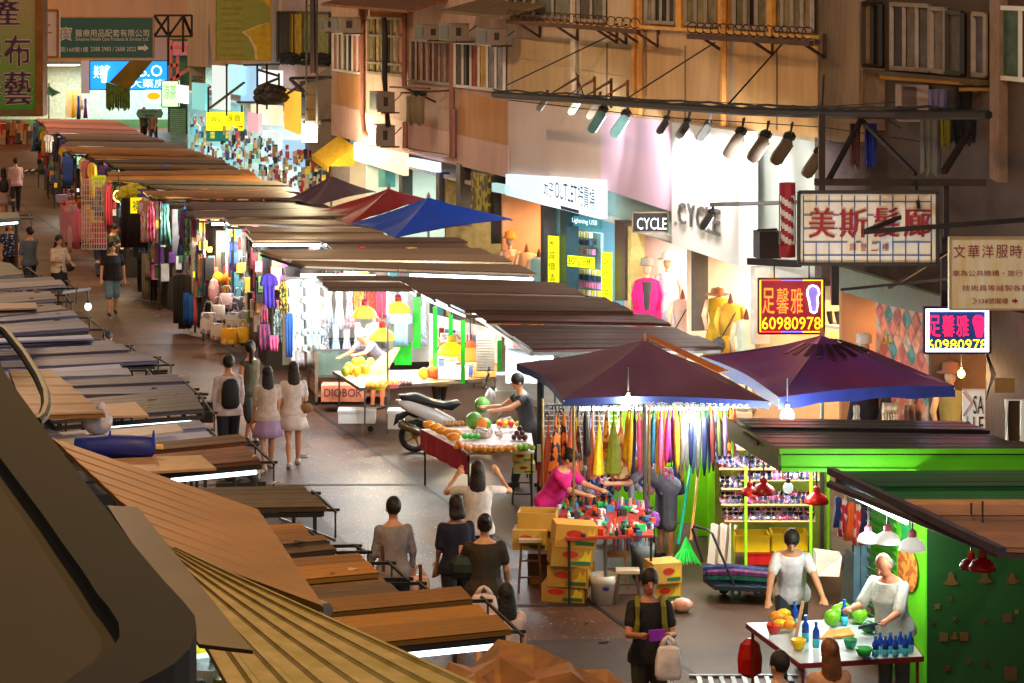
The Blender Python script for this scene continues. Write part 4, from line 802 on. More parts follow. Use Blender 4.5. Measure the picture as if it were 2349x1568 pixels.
for k in range(N):
    for j in range(12):
        a0, a1 = j*math.pi/6, (j+1)*math.pi/6; za, zb = z0+(z1-z0)*k/N, z0+(z1-z0)*(k+1)/N
        m.quad(V(c.x+.085*math.cos(a0), c.y+.085*math.sin(a0), za), V(c.x+.085*math.cos(a1), c.y+.085*math.sin(a1), za), V(c.x+.085*math.cos(a1), c.y+.085*math.sin(a1), zb), V(c.x+.085*math.cos(a0), c.y+.085*math.sin(a0), zb), (k+j) // 3 % 2)
m.build('striped_cylinder', [MAR, M((200, 196, 200), .3)], t)
m = MB(); 
for z in (z0, z1): pass
for dx in (-.1, .1): m.tube([V(c.x+dx, c.y, z0), V(c.x+dx, c.y, z1)], .012, 4)
m.build('rod', STEEL, t)
# --- tailor sign
d = 31.; TS = M((226, 234, 230), .6, kind='streak', sc=3.5, c2=(216, 202, 160))
t = frame_sign('shop_sign', 'rust streaked white tailor sign with red characters at the right edge', 'sign', (2179, 546, 2440, 710), d, TS, M((170, 150, 110), .5), .15, .015)
for k, ch in enumerate('文華洋服時裝'): put(t, ch, (2187+k*32.5, 562, 2214+k*32.5, 592), d, MAR)
put(t, '車為公共機構・旅行・酒樓', (2185, 620, 2400, 634), d, MAR); put(t, '技術員等縫製各款制服', (2207, 654, 2400, 668), d, MAR); put(t, '138號閣樓', (2246, 684, 2312, 697), d, MAR); put(t, '☽', (2229, 684, 2240, 697), d, MAR)
m = MB(); m.prism([D(x, y, d-.01) for x, y in reversed([(2322, 688), (2328, 688), (2328, 684), (2335, 690.5), (2328, 697), (2328, 693), (2322, 693)])], (0, .004, 0)); m.build('arrow', MAR, t)
m = MB(); d = 33.5
for x0, y0, x1, y1, d0, d1, r in ((1868, 418, 2262, 420, 33.6, 33.6, .06), (1980, 533, 2140, 468, 32.6, 33.4, .035), (1980, 533, 2349, 505, 32.6, 33.2, .04), (2100, 418, 2108, 482, 33.5, 32.8, .03), (2166, 540, 2166, 800, 33.8, 33.8, .06), (1915, 606, 1915, 700, 34.2, 34.2, .07), (2040, 660, 2180, 575, 34, 33, .03), (1930, 665, 2180, 640, 34, 33, .025), (1885, 262, 1885, 440, 34.5, 34.5, .06), (1900, 415, 1975, 275, 33.6, 35, .04), (1975, 275, 2100, 400, 35, 33.6, .035), (2165, 395, 2225, 300, 33.6, 35, .05), (2170, 418, 2170, 545, 33.7, 33.7, .05), (1720, 600, 1832, 606, 34.5, 33.2, .06)):
    m.tube([D(x0, y0, d0), D(x1, y1, d1)], r, 4)
solo(m, 'sign_scaffold', M((52, 44, 44), .55, .3, var=.3, sc=4), 'dark steel frame of beams and struts that carries the hanging signs on the right', 'steel frame')
# --- floodlight on a long arm, black box
t = flood('dark floodlight on a long horizontal arm in front of the raised letters', F(1620, 508, 4.4), F(1640, 540, 5.9), 0, s=.13, face=1.2)
MB().tube([F(1628, 470, 4.4), F(1860, 464, 5.9)], .03, 6).build('arm', STEEL, t)
t = thing('speaker_box', 'black bracketed box lamp left of the barber pole', 'lamp', D(1760, 593, 35)); MB().box(D(1760, 561, 35), (.3, .3, .36), .2).build('housing', BLACK, t); MB().tube([D(1735, 535, 35), D(1738, 528, 35), D(1782, 526, 35), D(1785, 535, 35)], .015, 4).build('bracket', BLACK, t)
# --- wires
for i, (pts, r, lab) in enumerate((([(1880, 262), (1960, 254), (2060, 262), (2180, 268), (2349, 262)], .018, 'pale electric cable sagging along the black beam on the right'), ([(1165, 230), (1500, 268), (1885, 292), (2349, 360)], .009, 'thin black wire crossing below the beam to the right edge'), ([(1400, 225), (1885, 246), (2349, 215)], .009, 'thin black wire running just above the black beam'), ([(2000, 250), (2120, 330), (2349, 365)], .009, 'thin black wire looping in front of the tiled wall'), ([(1880, 320), (2000, 345), (2349, 330)], .009, 'thin wire below the laundry on the tiled wall'))):
    m = MB(); m.tube([D(x, y, 36+.5*i) for x, y in pts], r, 4); solo(m, 'cable', BLACK if i else M((150, 130, 100)), lab, 'cable', 'cables on the right')
# ================================================================ PARASOLS
def parasol(label, cor, peak, zp, mat, val=None, vm=None, sag=.10, pole=True, pts=9, writing=None, group=None):
    """cor: three photo points (x, y, z): left, near, right ; the fourth corner closes the square"""
    L_, N_, R_ = [G(*c) for c in cor]; B_ = L_+R_-N_; c4 = [L_, N_, R_, B_]
    ctr = (L_+R_)/2; pk = D(peak[0], peak[1], ctr.y); pk = V(pk.x, ctr.y, zp or pk.z)
    t = thing('parasol', label, 'parasol', V(pk.x, pk.y, 0), group)
    K = pts; m = MB(); vs = []; fs = []; edge = []
    for s in range(4):
        a, b = c4[s], c4[(s+1) % 4]; base = len(vs)
        for i in range(K+1):
            f = i/K
            for j in range(K+1):
                g = j/K; e = a.lerp(b, g); p = pk.lerp(e, f)
                p.z -= sag*math.sin(math.pi*f)*(.35+.65*math.sin(math.pi*g))-.0-(.028*math.sin(g*13+f*4+s*2)+.016*math.sin(g*29+f*9))*f*math.sin(math.pi*g)
                if f == 1: p = e+(ctr-e)*(.06*math.sin(math.pi*g))+V(0, 0, .03*math.sin(math.pi*g))
                vs.append(p)
            if i == K: edge.append(vs[-(K+1):])
        for i in range(K):
            for j in range(K): q = base+i*(K+1)+j; fs.append((q, q+1, q+K+2, q+K+1))
    n = len(vs); m.add(vs+[v-V(0, 0, .006) for v in vs], fs+[tuple(n+q for q in reversed(f)) for f in fs]); m.build('canopy', mat, t, True)
    if val:
        for e in edge[:3] if val else ():
            m = MB(); top = e; bot = [p-V(0, 0, val*(.9+.1*math.sin(i*2))) for i, p in enumerate(e)]; k = len(e)
            m.add(top+bot+[p+V(0, .004, 0) for p in top+bot], [(i, i+1, k+i+1, k+i) for i in range(k-1)]+[(2*k+i, 3*k+i, 3*k+i+1, 2*k+i+1) for i in range(k-1)]); m.build('valance', vm or mat, t)
    if pole:
        MB().tube([V(pk.x, pk.y, 0), pk-V(0, 0, .05)], .025, 6).build('pole', STEEL, t)
        for c in c4: MB().tube([pk-V(0, 0, .06), c-V(0, 0, .03)], .012, 4).build('rib', STEEL, t)
    MB().lathe([(.03, -.02), (.04, .02), (.01, .1)], pk, 6).build('finial', M((170, 130, 110)), t)
    return t, edge, pk
NAV = M((44, 40, 92), .6, var=.12, sc=1.2)
t, e, pk = parasol('dark parasol with a phone number along its hem, left of the two front parasols', [(1185, 834, 2.4), (1292, 915, 2.36), (1766, 922, 2.36)], (1480, 780), None, M((108, 72, 106), .65, var=.12, sc=1.2), .1, M((28, 50, 120), .6))
a, b = e[1][0]-V(0, .02, .085), e[1][-1]-V(0, .02, .085)
text('金馬洋傘 電話:27256606', a.lerp(b, .27), a.lerp(b, .9), a.lerp(b, .27)+V(0, 0, .07), M((200, 196, 200), .6), t, off=.012)
m = MB(); q = [pk+V(.02, -.05, .03), pk+V(.1, .1, .03), pk.lerp(e[2][0], .62)+V(.1, .1, .06), pk.lerp(e[2][0], .62)+V(-.05, -.05, .06)]; m.prism(q, (0, 0, .01)); solo(m, 'cloth_strip', M((214, 130, 70), .8), 'orange cloth strip draped over the ridge of the left front parasol', 'cloth')
t, e, pk2 = parasol('deep blue and plum parasol with patched peak, right of the two big front parasols', [(1605, 816, 2.4), (1786, 912, 2.36), (2191, 886, 2.4)], (1886, 769), None, M((84, 52, 150), .6, var=.25, sc=.8, c2=(128, 46, 100)), .16, M((22, 34, 104), .6), sag=.14)
m = MB()
for k in range(14):
    a = -2.6+k*.28; r0 = .22; p = pk2+V(r0*math.cos(a)*1.3, r0*math.sin(a)*1.3, -.09); q = pk2+V(.5*math.cos(a)*1.2, .5*math.sin(a)*1.2, -.2); s = V(-math.sin(a), math.cos(a), 0)*.03
    m.prism([p-s, p+s, q+s, q-s], (0, 0, .012))
solo(m, 'tape_patch', M((40, 24, 36), .4), 'dark tape strips radiating around the peak of the right front parasol', 'tape')
parasol('brown and navy parasol farthest back over the long stall row', [(655, 460, 2.55), (722, 474, 2.5), (862, 440, 2.55)], (760, 404), None, M((96, 64, 80), .6, var=.3, sc=.8), sag=.06)
parasol('red and orange parasol with a torn seam beside the blue one', [(712, 490, 2.5), (800, 516, 2.5), (985, 458, 2.6)], (892, 433), None, M((170, 34, 40), .6, var=.15, sc=1), sag=.08)
parasol('bright blue parasol stretched to a point over the sand coloured roofs', [(800, 514, 2.5), (905, 546, 2.5), (1176, 503, 2.7)], (983, 453), None, M((22, 74, 196), .55, var=.12, sc=1), sag=.09)
t = thing('folded_parasol', 'folded dark blue parasol lying across the lilac roof on the left', 'parasol', G(262, 1030, 2.7))
a, b = G(172, 1026, 2.66), G(358, 1026, 2.66)
MB().tube([a.lerp(b, f) for f in (0, .2, .45, .7, .95, 1)], [.09, .11, .13, .12, .1, .05], 10).build('canopy', M((16, 40, 150), .5, var=.3), t, True); MB().tube([b, b+V(.07, 0, 0)], .03, 6).build('tip', M((220, 190, 130)), t)
m = MB(); 
for f in (.42, .96): p = a.lerp(b, f); m.tube([p, p+V(.01, 0, .17)], [.04, .01], 4)
m.build('strap', M((20, 50, 190)), t)
m = MB(); p = G(224, 996, 2.6); m.ball(p+V(0, 0, .13), .15, (1.1, .8, .95), 9); m.tube([p+V(.02, 0, .24), p+V(.06, 0, .33)], [.06, .02], 6); solo(m, 'plastic_bag', M((120, 180, 232), .3, var=.3, sc=12, c2=(230, 200, 215)), 'knotted pale blue plastic bag sitting on the large white sheet', 'bag', smooth=True)
# ================================================================ PENDANT LAMPS AND BULBS
def pendant(label, x, y, d, w, col, power, lc=(1, .8, .5), cap=None, glow=0, group='pendant lamps over the stalls', top=.45):
    p = D(x, y, d); t = thing('pendant_lamp', label, 'lamp', p, group); r = w*d/FOC/2
    sm = E(col, glow*.6) if glow else M(col, .3, var=.04)
    m = MB(); m.lathe([(r, 0), (r*.97, r*.25), (r*.75, r*.62), (r*.35, r*.85), (r*.3, r*.95), (r*.27, r*.9), (r*.32, r*.8), (r*.7, r*.56), (r*.92, r*.2), (r*.96, .0)], p, 14); m.build('lamp_shade', sm, t, True)
    MB().lathe([(r*.32, r*.85), (r*.3, r*1.3), (r*.12, r*1.45)], p, 8).build('lamp_cap', cap or M((170, 30, 30), .4), t)
    MB().tube([p+V(0, 0, r*1.4), p+V(0, 0, r*1.4+top)], .012, 4).build('cord', DARK, t)
    if power:
        MB().ball(p+V(0, 0, r*.25), r*.32, n=7).build('bulb', E((255, 225, 170), 22), t, True); light(t, p+V(0, 0, -r*.25), power, lc, r=.06)
    return t
for a in (('yellow pendant lamp at the left over the white clothes', 836, 728, 43.6, 58, (250, 176, 60), 26, (1, .8, .5), None, .7), ('yellow pendant lamp in front of the pale blue shirt', 913, 718, 43.8, 58, (250, 176, 60), 26, (1, .8, .5), None, .7), ('glaring pendant lamp behind another above the old fruit seller', 862, 765, 43.9, 54, (255, 220, 150), 40, (1, .82, .55), None, 1.4), ('orange pendant lamp lowest above the old fruit seller', 876, 780, 43.4, 60, (252, 170, 50), 36, (1, .8, .5), None, .8),
          ('yellow pendant lamp beside the seated boy', 1036, 815, 43, 66, (245, 205, 10), 30, (1, .85, .5), M((190, 160, 20)), .5), ('red pendant lamp behind the yellow one by the seated boy', 1062, 808, 43.4, 58, (220, 20, 20), 14, (1, .8, .5), None, .3), ('orange pendant lamp right of the red one by the shutter', 1079, 828, 42.8, 66, (250, 150, 60), 26, (1, .78, .45), M((240, 120, 60)), .7),
          ('dark red pendant lamp left in front of the sunglasses rack', 1720, 1136, 30.5, 44, (150, 16, 20), 5), ('dark red pendant lamp overlapping its neighbour before the sunglasses rack', 1752, 1134, 30.3, 56, (150, 16, 20), 5), ('bright red pendant lamp right of the sunglasses rack', 1873, 1155, 30.4, 56, (190, 20, 22), 6),
          ('white pendant lamp with pink cap, leftmost over the fruit vendor', 1992, 1243, 26.6, 52, (236, 226, 214), 7, (1, .92, .8), M((240, 110, 140)), .45), ('white pendant lamp with pink cap, middle one over the fruit vendor', 2036, 1246, 26.3, 60, (236, 226, 214), 8, (1, .92, .8), M((240, 110, 140)), .45), ('white pendant lamp with pink cap, rightmost over the fruit vendor', 2093, 1262, 26, 64, (236, 226, 214), 8, (1, .92, .8), M((240, 110, 140)), .45),
          ('glossy red pendant lamp half hidden by another before the sticker wall', 2228, 1305, 24.2, 56, (150, 8, 16), 0), ('glossy red pendant lamp in front of the sticker wall', 2254, 1308, 24, 64, (160, 8, 14), 0)): pendant(*a)
def bulb(label, x, y, d, r, power, col=(1, .85, .6), g=26, ec=(255, 230, 180), cord=.3, group='bare bulbs'):
    p = D(x, y, d); t = thing('light_bulb', label, 'bulb', p, group); MB().ball(p, r, (1, 1, 1.15), 8).build('glass', E(ec, g), t, True); MB().lathe([(r*.45, r), (r*.5, r*1.8), (.012, r*1.9), (.012, r*1.9+cord)], p, 6).build('socket', DARK, t)
    if power: light(t, p-V(0, r*1.5, 0), power, col, r=r)
for a in (('warm bulb hanging at the printed hem of the navy parasol', 1441, 919, 31.5, .055, 32), ('first of the bare bulbs before the hanging umbrellas', 1583, 957, 32.9, .06, 26, (1, .95, .85)), ('second bare bulb close beside it before the umbrellas', 1594, 956, 33, .05, 12, (1, .95, .85)), ('cold glaring bulb under the deep blue parasol', 1806, 955, 31.5, .085, 35, (.85, .95, 1), 40, (235, 248, 255)),
          ('yellow bulb beside the sock sign', 272, 450, 63, .13, 80, (1, .75, .35), 24, (255, 190, 70)), ('white globe lamp hanging from a pole on the left', 202, 704, 43, .06, 0, (1, 1, 1), 1.1, (220, 232, 225), .15), ('warm bulb among the cushions, top left', 476, 580, 56, .1, 36, (1, .8, .45)), ('warm bulb among the cushions, top right', 508, 600, 55, .1, 36, (1, .8, .45)), ('warm bulb in front of the silver bags', 545, 590, 54, .12, 50, (1, .8, .45)), ('pale unlit bulb with a put-in faint glow hanging before the sunglasses', 1808, 1120, 30.2, .06, 0, (1, 1, 1), .5, (190, 205, 205), .2), ('warm lamp in the corner shop beside the dark wood', 2205, 858, 34.5, .05, 40, (1, .6, .25), 20, (255, 150, 60)),  # the unlit bulb gets its pale look from glow put into the glass
          ('cold bulb at the stall of green posts', 1250, 798, 38, .04, 25, (.9, .96, 1))): bulb(*a)
m = MB(); a = G(140, 672, 2.35); m.tube([a, D(206, 663, 43)], .03, 4); solo(m, 'lamp_pole', DARK, 'dark pole sticking out from the left roofs with the globe lamp', 'pole')
# ================================================================ UMBRELLA STALL
LIME = M((140, 232, 14), .5, var=.08, sc=4)
t = thing('stall_backdrop', 'lime green metal back wall of the umbrella stall', 'stall wall', D(1500, 1260, 35))
for x0, x1, y0, y1, d in ((1400, 1600, 925, 1200, 34.6), (1600, 1680, 925, 1260, 34.8), (1360, 1560, 1205, 1232, 34.4)):
    MB().prism([D(x0, y1, d), D(x1, y1, d), D(x1, y0, d), D(x0, y0, d)], (0, .05, 0)).build('panel', LIME, t)
for x in (1545, 1628, 1648): MB().tube([D(x, 1268, 33.9), D(x, 925, 33.9)], .03, 4).build('post', LIME, t)
m = MB()
for k in range(18): m.tube([D(1246, 930+k*12, 34.3), D(1420, 930+k*12, 34.3)], .008, 4)
for k in range(16): m.tube([D(1248+k*11.4, 925, 34.3), D(1248+k*11.4, 1200, 34.3)], .008, 4)
solo(m, 'wire_grid', M((210, 215, 215), .4, .4), 'white wire grid behind the hanging umbrellas', 'grid panel')
t = thing('hanging_rail', 'thin steel poles and rail from which the umbrellas hang', 'frame', D(1316, 1240, 32.6))
for x, y1, d in ((1316, 1200, 32.6), (1489, 1180, 32.8), (1244, 1210, 33.5)): MB().tube([D(x, y1, d), D(x, 915, d)], .016, 6).build('pole', M((170, 150, 90), .3, .7), t)
MB().tube([D(1250, 930, 33.2), D(1690, 926, 33.2)], .015, 4).build('rail', STEEL, t)
def umb_mesh(kind):
    m = MB()
    if kind == 'wide': m.lathe([(.012, -.06), (.016, -.2), (.05, -.34), (.085, -.6), (.115, -.86), (.1, -.88), (.02, -.85)], V(0, 0, 0), 9, sy=.6)
    elif kind == 'slim': m.lathe([(.012, -.05), (.014, -.14), (.03, -.2), (.036, -.4), (.026, -.75), (.008, -.88)], V(0, 0, 0), 8)
    else: m.lathe([(.01, -.05), (.02, -.1), (.035, -.2), (.045, -.5), (.05, -.62), (.02, -.66)], V(0, 0, 0), 8)
    me = bpy.data.meshes.new('canopy'); me.from_pydata(m.v, [], m.f); me.materials.append(DARK); me.polygons.foreach_set('use_smooth', [kind != 'wide']*len(m.f))
    h = MB(); h.tube([V(0, 0, -.14), V(0, 0, -.02), V(.012, 0, .02), V(.035, 0, .035), V(.058, 0, .02), V(.06, 0, -.015)], .009, 5)
    mh = bpy.data.meshes.new('handle'); mh.from_pydata(h.v, [], h.f); mh.materials.append(DARK)
    return me, mh
UM = {k: umb_mesh(k) for k in ('wide', 'slim', 'short')}
UC = [('black and orange flowered', (226, 120, 20), 'print', (30, 24, 20)), ('orange flowered', (240, 130, 20), 'print', (60, 34, 20)), ('rusty brown', (190, 84, 40), 'n', None), ('brown patterned', (150, 96, 60), 'print', (60, 40, 30)), ('black', (34, 30, 30), 'n', None), ('salmon', (226, 140, 110), 'n', None), ('bright yellow', (244, 196, 10), 'n', None), ('spotted amber', (220, 150, 50), 'print', (120, 60, 20)), ('olive', (130, 140, 30), 'n', None), ('cream spotted', (240, 200, 150), 'print', (190, 110, 60)),
      ('golden', (236, 180, 20), 'n', None), ('dark blue', (40, 60, 110), 'n', None), ('pink', (232, 90, 130), 'n', None), ('tan', (190, 150, 110), 'n', None), ('dark brown', (70, 50, 44), 'n', None), ('orange', (236, 120, 50), 'n', None), ('teal', (20, 100, 130), 'n', None), ('yellow', (246, 200, 20), 'n', None), ('rose', (236, 100, 150), 'n', None), ('copper', (220, 130, 80), 'n', None), ('magenta', (200, 40, 120), 'n', None), ('purple', (110, 30, 110), 'n', None), ('lemon', (250, 214, 40), 'n', None), ('beige', (200, 180, 150), 'n', None),
      ('grey', (130, 130, 130), 'n', None), ('silver', (190, 195, 200), 'n', None), ('navy', (30, 44, 90), 'n', None), ('steel blue', (90, 120, 160), 'n', None), ('maroon', (110, 40, 40), 'n', None), ('sky patterned', (140, 170, 200), 'print', (60, 80, 120)), ('moss', (100, 110, 60), 'n', None), ('gold spotted', (200, 170, 80), 'print', (60, 50, 40)), ('lilac', (170, 150, 200), 'n', None)]
def umbrella(k, x, y, d, kind, lab, L=1.):
    c = UC[k % len(UC)]; p = D(x, y, d); t = thing('umbrella', lab % c[0], 'umbrella', p, 'umbrellas hung for sale under the navy parasol'); t.scale = (1, 1, L); t.rotation_euler = (R.uniform(-.04, .04), R.uniform(-.05, .05), R.random()*6)
    for me, nm, mt in ((UM[kind][0], 'canopy', M(c[1], .6, var=.15, kind=c[2], c2=c[3], sc=18)), (UM[kind][1], 'handle', DARK)):
        o = link(nm, me, t); paint(o, mt)
ORD = ('first', 'second', 'third', 'fourth', 'fifth', 'sixth', 'seventh', 'eighth', 'ninth', 'tenth', 'eleventh', 'twelfth', 'thirteenth', 'fourteenth', 'fifteenth', 'sixteenth', 'seventeenth', 'eighteenth', 'nineteenth', 'twentieth')
for k in range(11): umbrella(k, 1276+k*16.5, 934+R.random()*5, 33.1+.1*(k % 2), 'wide' if k % 3 != 1 else 'short', '%s umbrella with loose cloth, ' + ORD[k] + ' from the left in the front row', .92+.12*R.random())
for k in range(18): umbrella(k+10, 1448+k*8.6, 930+R.random()*5, 33.0+.12*(k % 2), 'slim', '%s slim umbrella, ' + ORD[k] + ' from the left in the middle bunch', .85+.2*R.random())
for k in range(12): umbrella(k+24, 1604+k*7.4, 928+R.random()*5, 33.1+.1*(k % 2), 'slim', '%s thin umbrella, ' + ORD[k] + ' from the left in the right bunch', .9+.15*R.random())
for k in range(20): umbrella(k*5+2, 1262+k*16+R.uniform(-3, 3), 944+R.random()*10, 33.9, ('wide', 'slim', 'short')[k % 3], '%s umbrella half hidden in the rear row, ' + ORD[k] + ' from the left', .9+.3*R.random())
# folding umbrellas in sleeves below
PC = [(180, 190, 210), (220, 70, 150), (60, 70, 130), (190, 200, 220), (160, 170, 200), (200, 205, 215), (30, 60, 110), (230, 120, 160), (40, 40, 60), (120, 160, 220)]
m = MB(); m.lathe([(.014, 0), (.03, -.03), (.038, -.12), (.034, -.24), (.01, -.27)], V(0, 0, 0), 7); pm = bpy.data.meshes.new('folding_umbrella'); pm.from_pydata(m.v, [], m.f); pm.materials.append(DARK)
for k in range(22):
    o = link('folding_umbrella', pm, None, D(1290+k*12+R.uniform(-4, 4), 1072+R.uniform(-8, 26), 33.3)); paint(o, M(PC[k % 10], .6, var=.4, kind='print', c2=PC[(k*3+1) % 10], sc=14)); o.scale = (1.2, 1.2, R.uniform(.8, 1.2))
    tag(o, 'short folding umbrella in a patterned sleeve below the long umbrellas', 'umbrella', 'folding umbrellas in sleeves below the long ones')
# counter of the umbrella stall
def table(label, px, z, top, leg, th=.03, apron=None, cat='table', legs=True, name='table', shelf=None):
    P = P4(px, z); c = sum(P, Vector())/4; t = thing(name, label, cat, (c.x, c.y, 0))
    MB().prism(P, (0, 0, -th)).build('table_top', top, t)
    if apron:
        m = MB(); q = [p.lerp(c, -.006) for p in P]
        for i in range(4): a, b = q[i], q[(i+1) % 4]; m.prism([a, b, b-V(0, 0, apron[1]), a-V(0, 0, apron[1])], (b-a).cross(V(0, 0, 1)).normalized()*.012)
        m.build('table_cloth' if apron[1] > .15 else 'table_edge', apron[0], t)
    if legs:
        for p in P: q = p.lerp(c, .06); MB().tube([V(q.x, q.y, .0), q-V(0, 0, th)], .02, 4).build('leg', leg, t)
    if shelf: MB().prism([V(p.lerp(c, .08).x, p.lerp(c, .08).y, shelf) for p in P], (0, 0, .03)).build('shelf', leg, t)
    return t, P
t, P = table('red topped sales table crowded with small goods at the umbrella stall', [(1300, 1235), (1500, 1228), (1490, 1150), (1270, 1165)], .8, M((170, 50, 40), .6), DARK)
m = goods(MB(), 150, P, .055, 5); m.build('small_goods', [M((210, 220, 225), .4), M((60, 120, 170), .4), M((220, 80, 40), .5), M((40, 40, 44), .4), M((40, 190, 90), .5)], t)['kind'] = 'stuff'
m = MB()
for k in range(12): x = 1300+k*9; m.lathe([(.02, 0), (.03, .06), (.012, .16), (.03, .19)], D(x, 1172, 33.2), 6, mi=k % 2)
m.build('small_goods', [M((226, 80, 30), .4), DARK], t)
for k in range(9):
    x = 1408+k*9.5; o = MB(); o.tube([D(x, 1140+R.random()*10, 32.7), D(x+R.uniform(-3, 3), 1190, 32.6), D(x+2, 1262+R.random()*14, 32.6)], [.02, .026, .012], 6)
    solo(o, 'umbrella', M([(190, 60, 70), (120, 90, 170), (210, 200, 210), (60, 80, 160), (220, 150, 170), (200, 70, 60), (150, 120, 190), (240, 190, 200), (90, 60, 130)][k], .6), 'closed %s umbrella, %s from the left on the rack before the sales table' % (('red', 'violet', 'white', 'blue', 'pink', 'scarlet', 'mauve', 'blush', 'purple')[k], ORD[k]), 'umbrella', 'umbrellas standing before the red table')
m = MB()
for dx, dy, c in ((0, 0, 0), (12, -8, 1), (22, 6, 2), (34, -4, 3), (40, 8, 4), (8, 10, 0), (50, 2, 3)): m.ball(D(1452+dx, 1190+dy, 32.4), .07, (1, .8, 1.5), 7, mi=c)
solo(m, 'bag_bundle', [BLACK, M((200, 40, 40), .4), M((240, 200, 60), .5), M((150, 80, 190), .5), M((30, 50, 150), .5)], 'bundle of dark, purple and yellow bags hung before the bending man', 'bags')
# ================================================================ SUNGLASSES RACK
t = thing('display_rack', 'lime green rack with sloping trays full of sunglasses', 'rack', D(1770, 1300, 32))
for x, y0, y1, d in ((1680, 1000, 1296, 32.2), (1711, 1070, 1300, 31.6), (1860, 1075, 1300, 31.6), (1900, 1000, 1280, 32.4)): MB().tube([D(x, y1, d), D(x, y0, d)], .022, 4).build('post', LIME, t)
TR = [(1000, 1030, 1690, 1900), (1048, 1076, 1650, 1780), (1082, 1102, 1700, 1880), (1094, 1122, 1655, 1745), (1130, 1158, 1655, 1870), (1166, 1196, 1662, 1870)]
for y0, y1, x0, x1 in TR: MB().prism([D(x0, y1+2, 31.6), D(x1, y1+2, 31.6), D(x1, y0, 32), D(x0, y0, 32)], (0, .03, -.02)).build('tray', M((186, 150, 96), .7), t)
MB().prism([D(1640, 1270, 33.6), D(1905, 1270, 33.6), D(1905, 985, 33.6), D(1640, 985, 33.6)], (0, .04, 0)).build('back_board', M((150, 170, 60), .7, var=.2), t)
m = MB()
for s in (-1, 1): m.lathe([(.001, 0), (.026, .002), (.028, .008), (.02, .014)], V(s*.033, 0, 0), 7); m.tube([V(s*.06, 0, .008), V(s*.064, .05, .02)], .006, 4)
m.tube([V(-.012, 0, .01), V(.012, 0, .01)], .006, 4)
gm = bpy.data.meshes.new('sunglasses'); gm.from_pydata(m.v, [], m.f); gm.materials.append(BLACK)
GC = [(20, 20, 26), (30, 36, 80), (90, 40, 60), (60, 60, 110), (24, 26, 30), (190, 60, 120), (50, 60, 70), (110, 110, 170), (20, 24, 40), (160, 120, 160), (70, 20, 30)]
n = 0
for y0, y1, x0, x1 in TR:
    for r in range(3):
        nx = int((x1-x0-8)/12.5)
        for k in range(nx):
            f = (r+.5)/3; x = x0+7+k*12.5+R.uniform(-1.5, 1.5); p = D(x, y0+(y1-y0)*f-2, 31.97-.38*f); o = link('sunglasses', gm, None, p); o.rotation_euler = (math.radians(55), 0, R.uniform(-.2, .2)); o.scale = (.92,)*3
            paint(o, M(GC[(k*7+r*5+n) % 11], .12, var=0)); tag(o, 'pair of sunglasses laid in rows on the sloping trays of the lime green rack', 'sunglasses', 'sunglasses on the lime green rack'); n += 1
MB_ = MB()
for k in range(22): MB_.box(D(1690+k*9.5, 1016+R.random()*6, 32.1), (.04, .02, .2), 0, k % 4)
solo(MB_, 'phone_straps', [M((60, 70, 140), .5), M((210, 130, 180), .5), M((30, 30, 34), .5), M((120, 150, 200), .5)], 'row of hanging cases above the sunglasses trays', 'cases')
# crates and other things on the ground
def crate(label, x0, y0, x1, y1, d, col, dep=.35):
    t = thing('plastic_crate', label, 'crate', D((x0+x1)/2, y1, d), 'plastic crates under the sunglasses rack'); a, b = D(x0, y1, d), D(x1, y0, d); w, h = b.x-a.x, b.z-a.z; m = MB(); mt = M(col, .45, var=.06)
    for q in ((V(a.x+w/2, d, a.z+h/2), (w, .02, h*.96)), (V(a.x+w/2, d+dep, a.z+h/2), (w, .02, h*.96)), (V(a.x, d+dep/2, a.z+h/2), (.02, dep-.03, h*.96)), (V(b.x, d+dep/2, a.z+h/2), (.02, dep-.03, h*.96)), (V(a.x+w/2, d+dep/2, a.z+.02), (w-.03, dep-.03, .02))): m.box(*q)
    m.build('crate_body', mt, t); m = MB(); m.box(V(a.x+w/2, d-.015, a.z+h*.93), (w+.03, .03, h*.1))
    for k in range(6): m.box(V(a.x+w*(k+.5)/6, d-.012, a.z+h*.45), (.015, .015, h*.8))
    m.build('crate_rib', mt, t); return t
crate('yellow crate at the left under the sunglasses rack', 1688, 1228, 1765, 1268, 31.9, (236, 200, 10)); crate('yellow crate at the right under the sunglasses rack', 1772, 1224, 1852, 1266, 31.9, (240, 206, 10)); crate('red crate below the left yellow crate', 1714, 1268, 1768, 1296, 31.9, (200, 24, 20)); crate('yellow crate in the lower row at the right', 1780, 1268, 1850, 1300, 31.8, (230, 190, 10))
m = MB(); a = D(1870, 1322, 31); m.prism([a, D(1925, 1324, 30.9), D(1932, 1278, 31.2), D(1872, 1270, 31.2)], (0, .3, 0)); solo(m, 'foam_box', M((170, 166, 150), .8, var=.1), 'white foam box on the ground beside the leaning board', 'box')
m = MB(); m.prism([D(1925, 1400, 28.9), D(1976, 1408, 28.7), D(1982, 1290, 29), D(1940, 1258, 29.2)], (.02, .03, 0)); solo(m, 'leaning_board', M((120, 122, 112), .5, .3), 'grey metal board leaning by the vendor table', 'board')
for i, x in enumerate((1958, 1974, 1990)):
    m = MB(); m.prism([D(x, 1392, 28.8), D(x+14, 1392, 28.8), D(x+16, 1196, 28.9), D(x+4, 1196, 28.9)], (0, .05, 0)); solo(m, 'shutter_board', M((110, 160, 190), .5, var=.1), ('pale blue shutter plank, left of three leaning upright', 'pale blue shutter plank, middle of three leaning upright', 'pale blue shutter plank, right of three leaning upright')[i], 'plank', 'pale blue shutter planks')
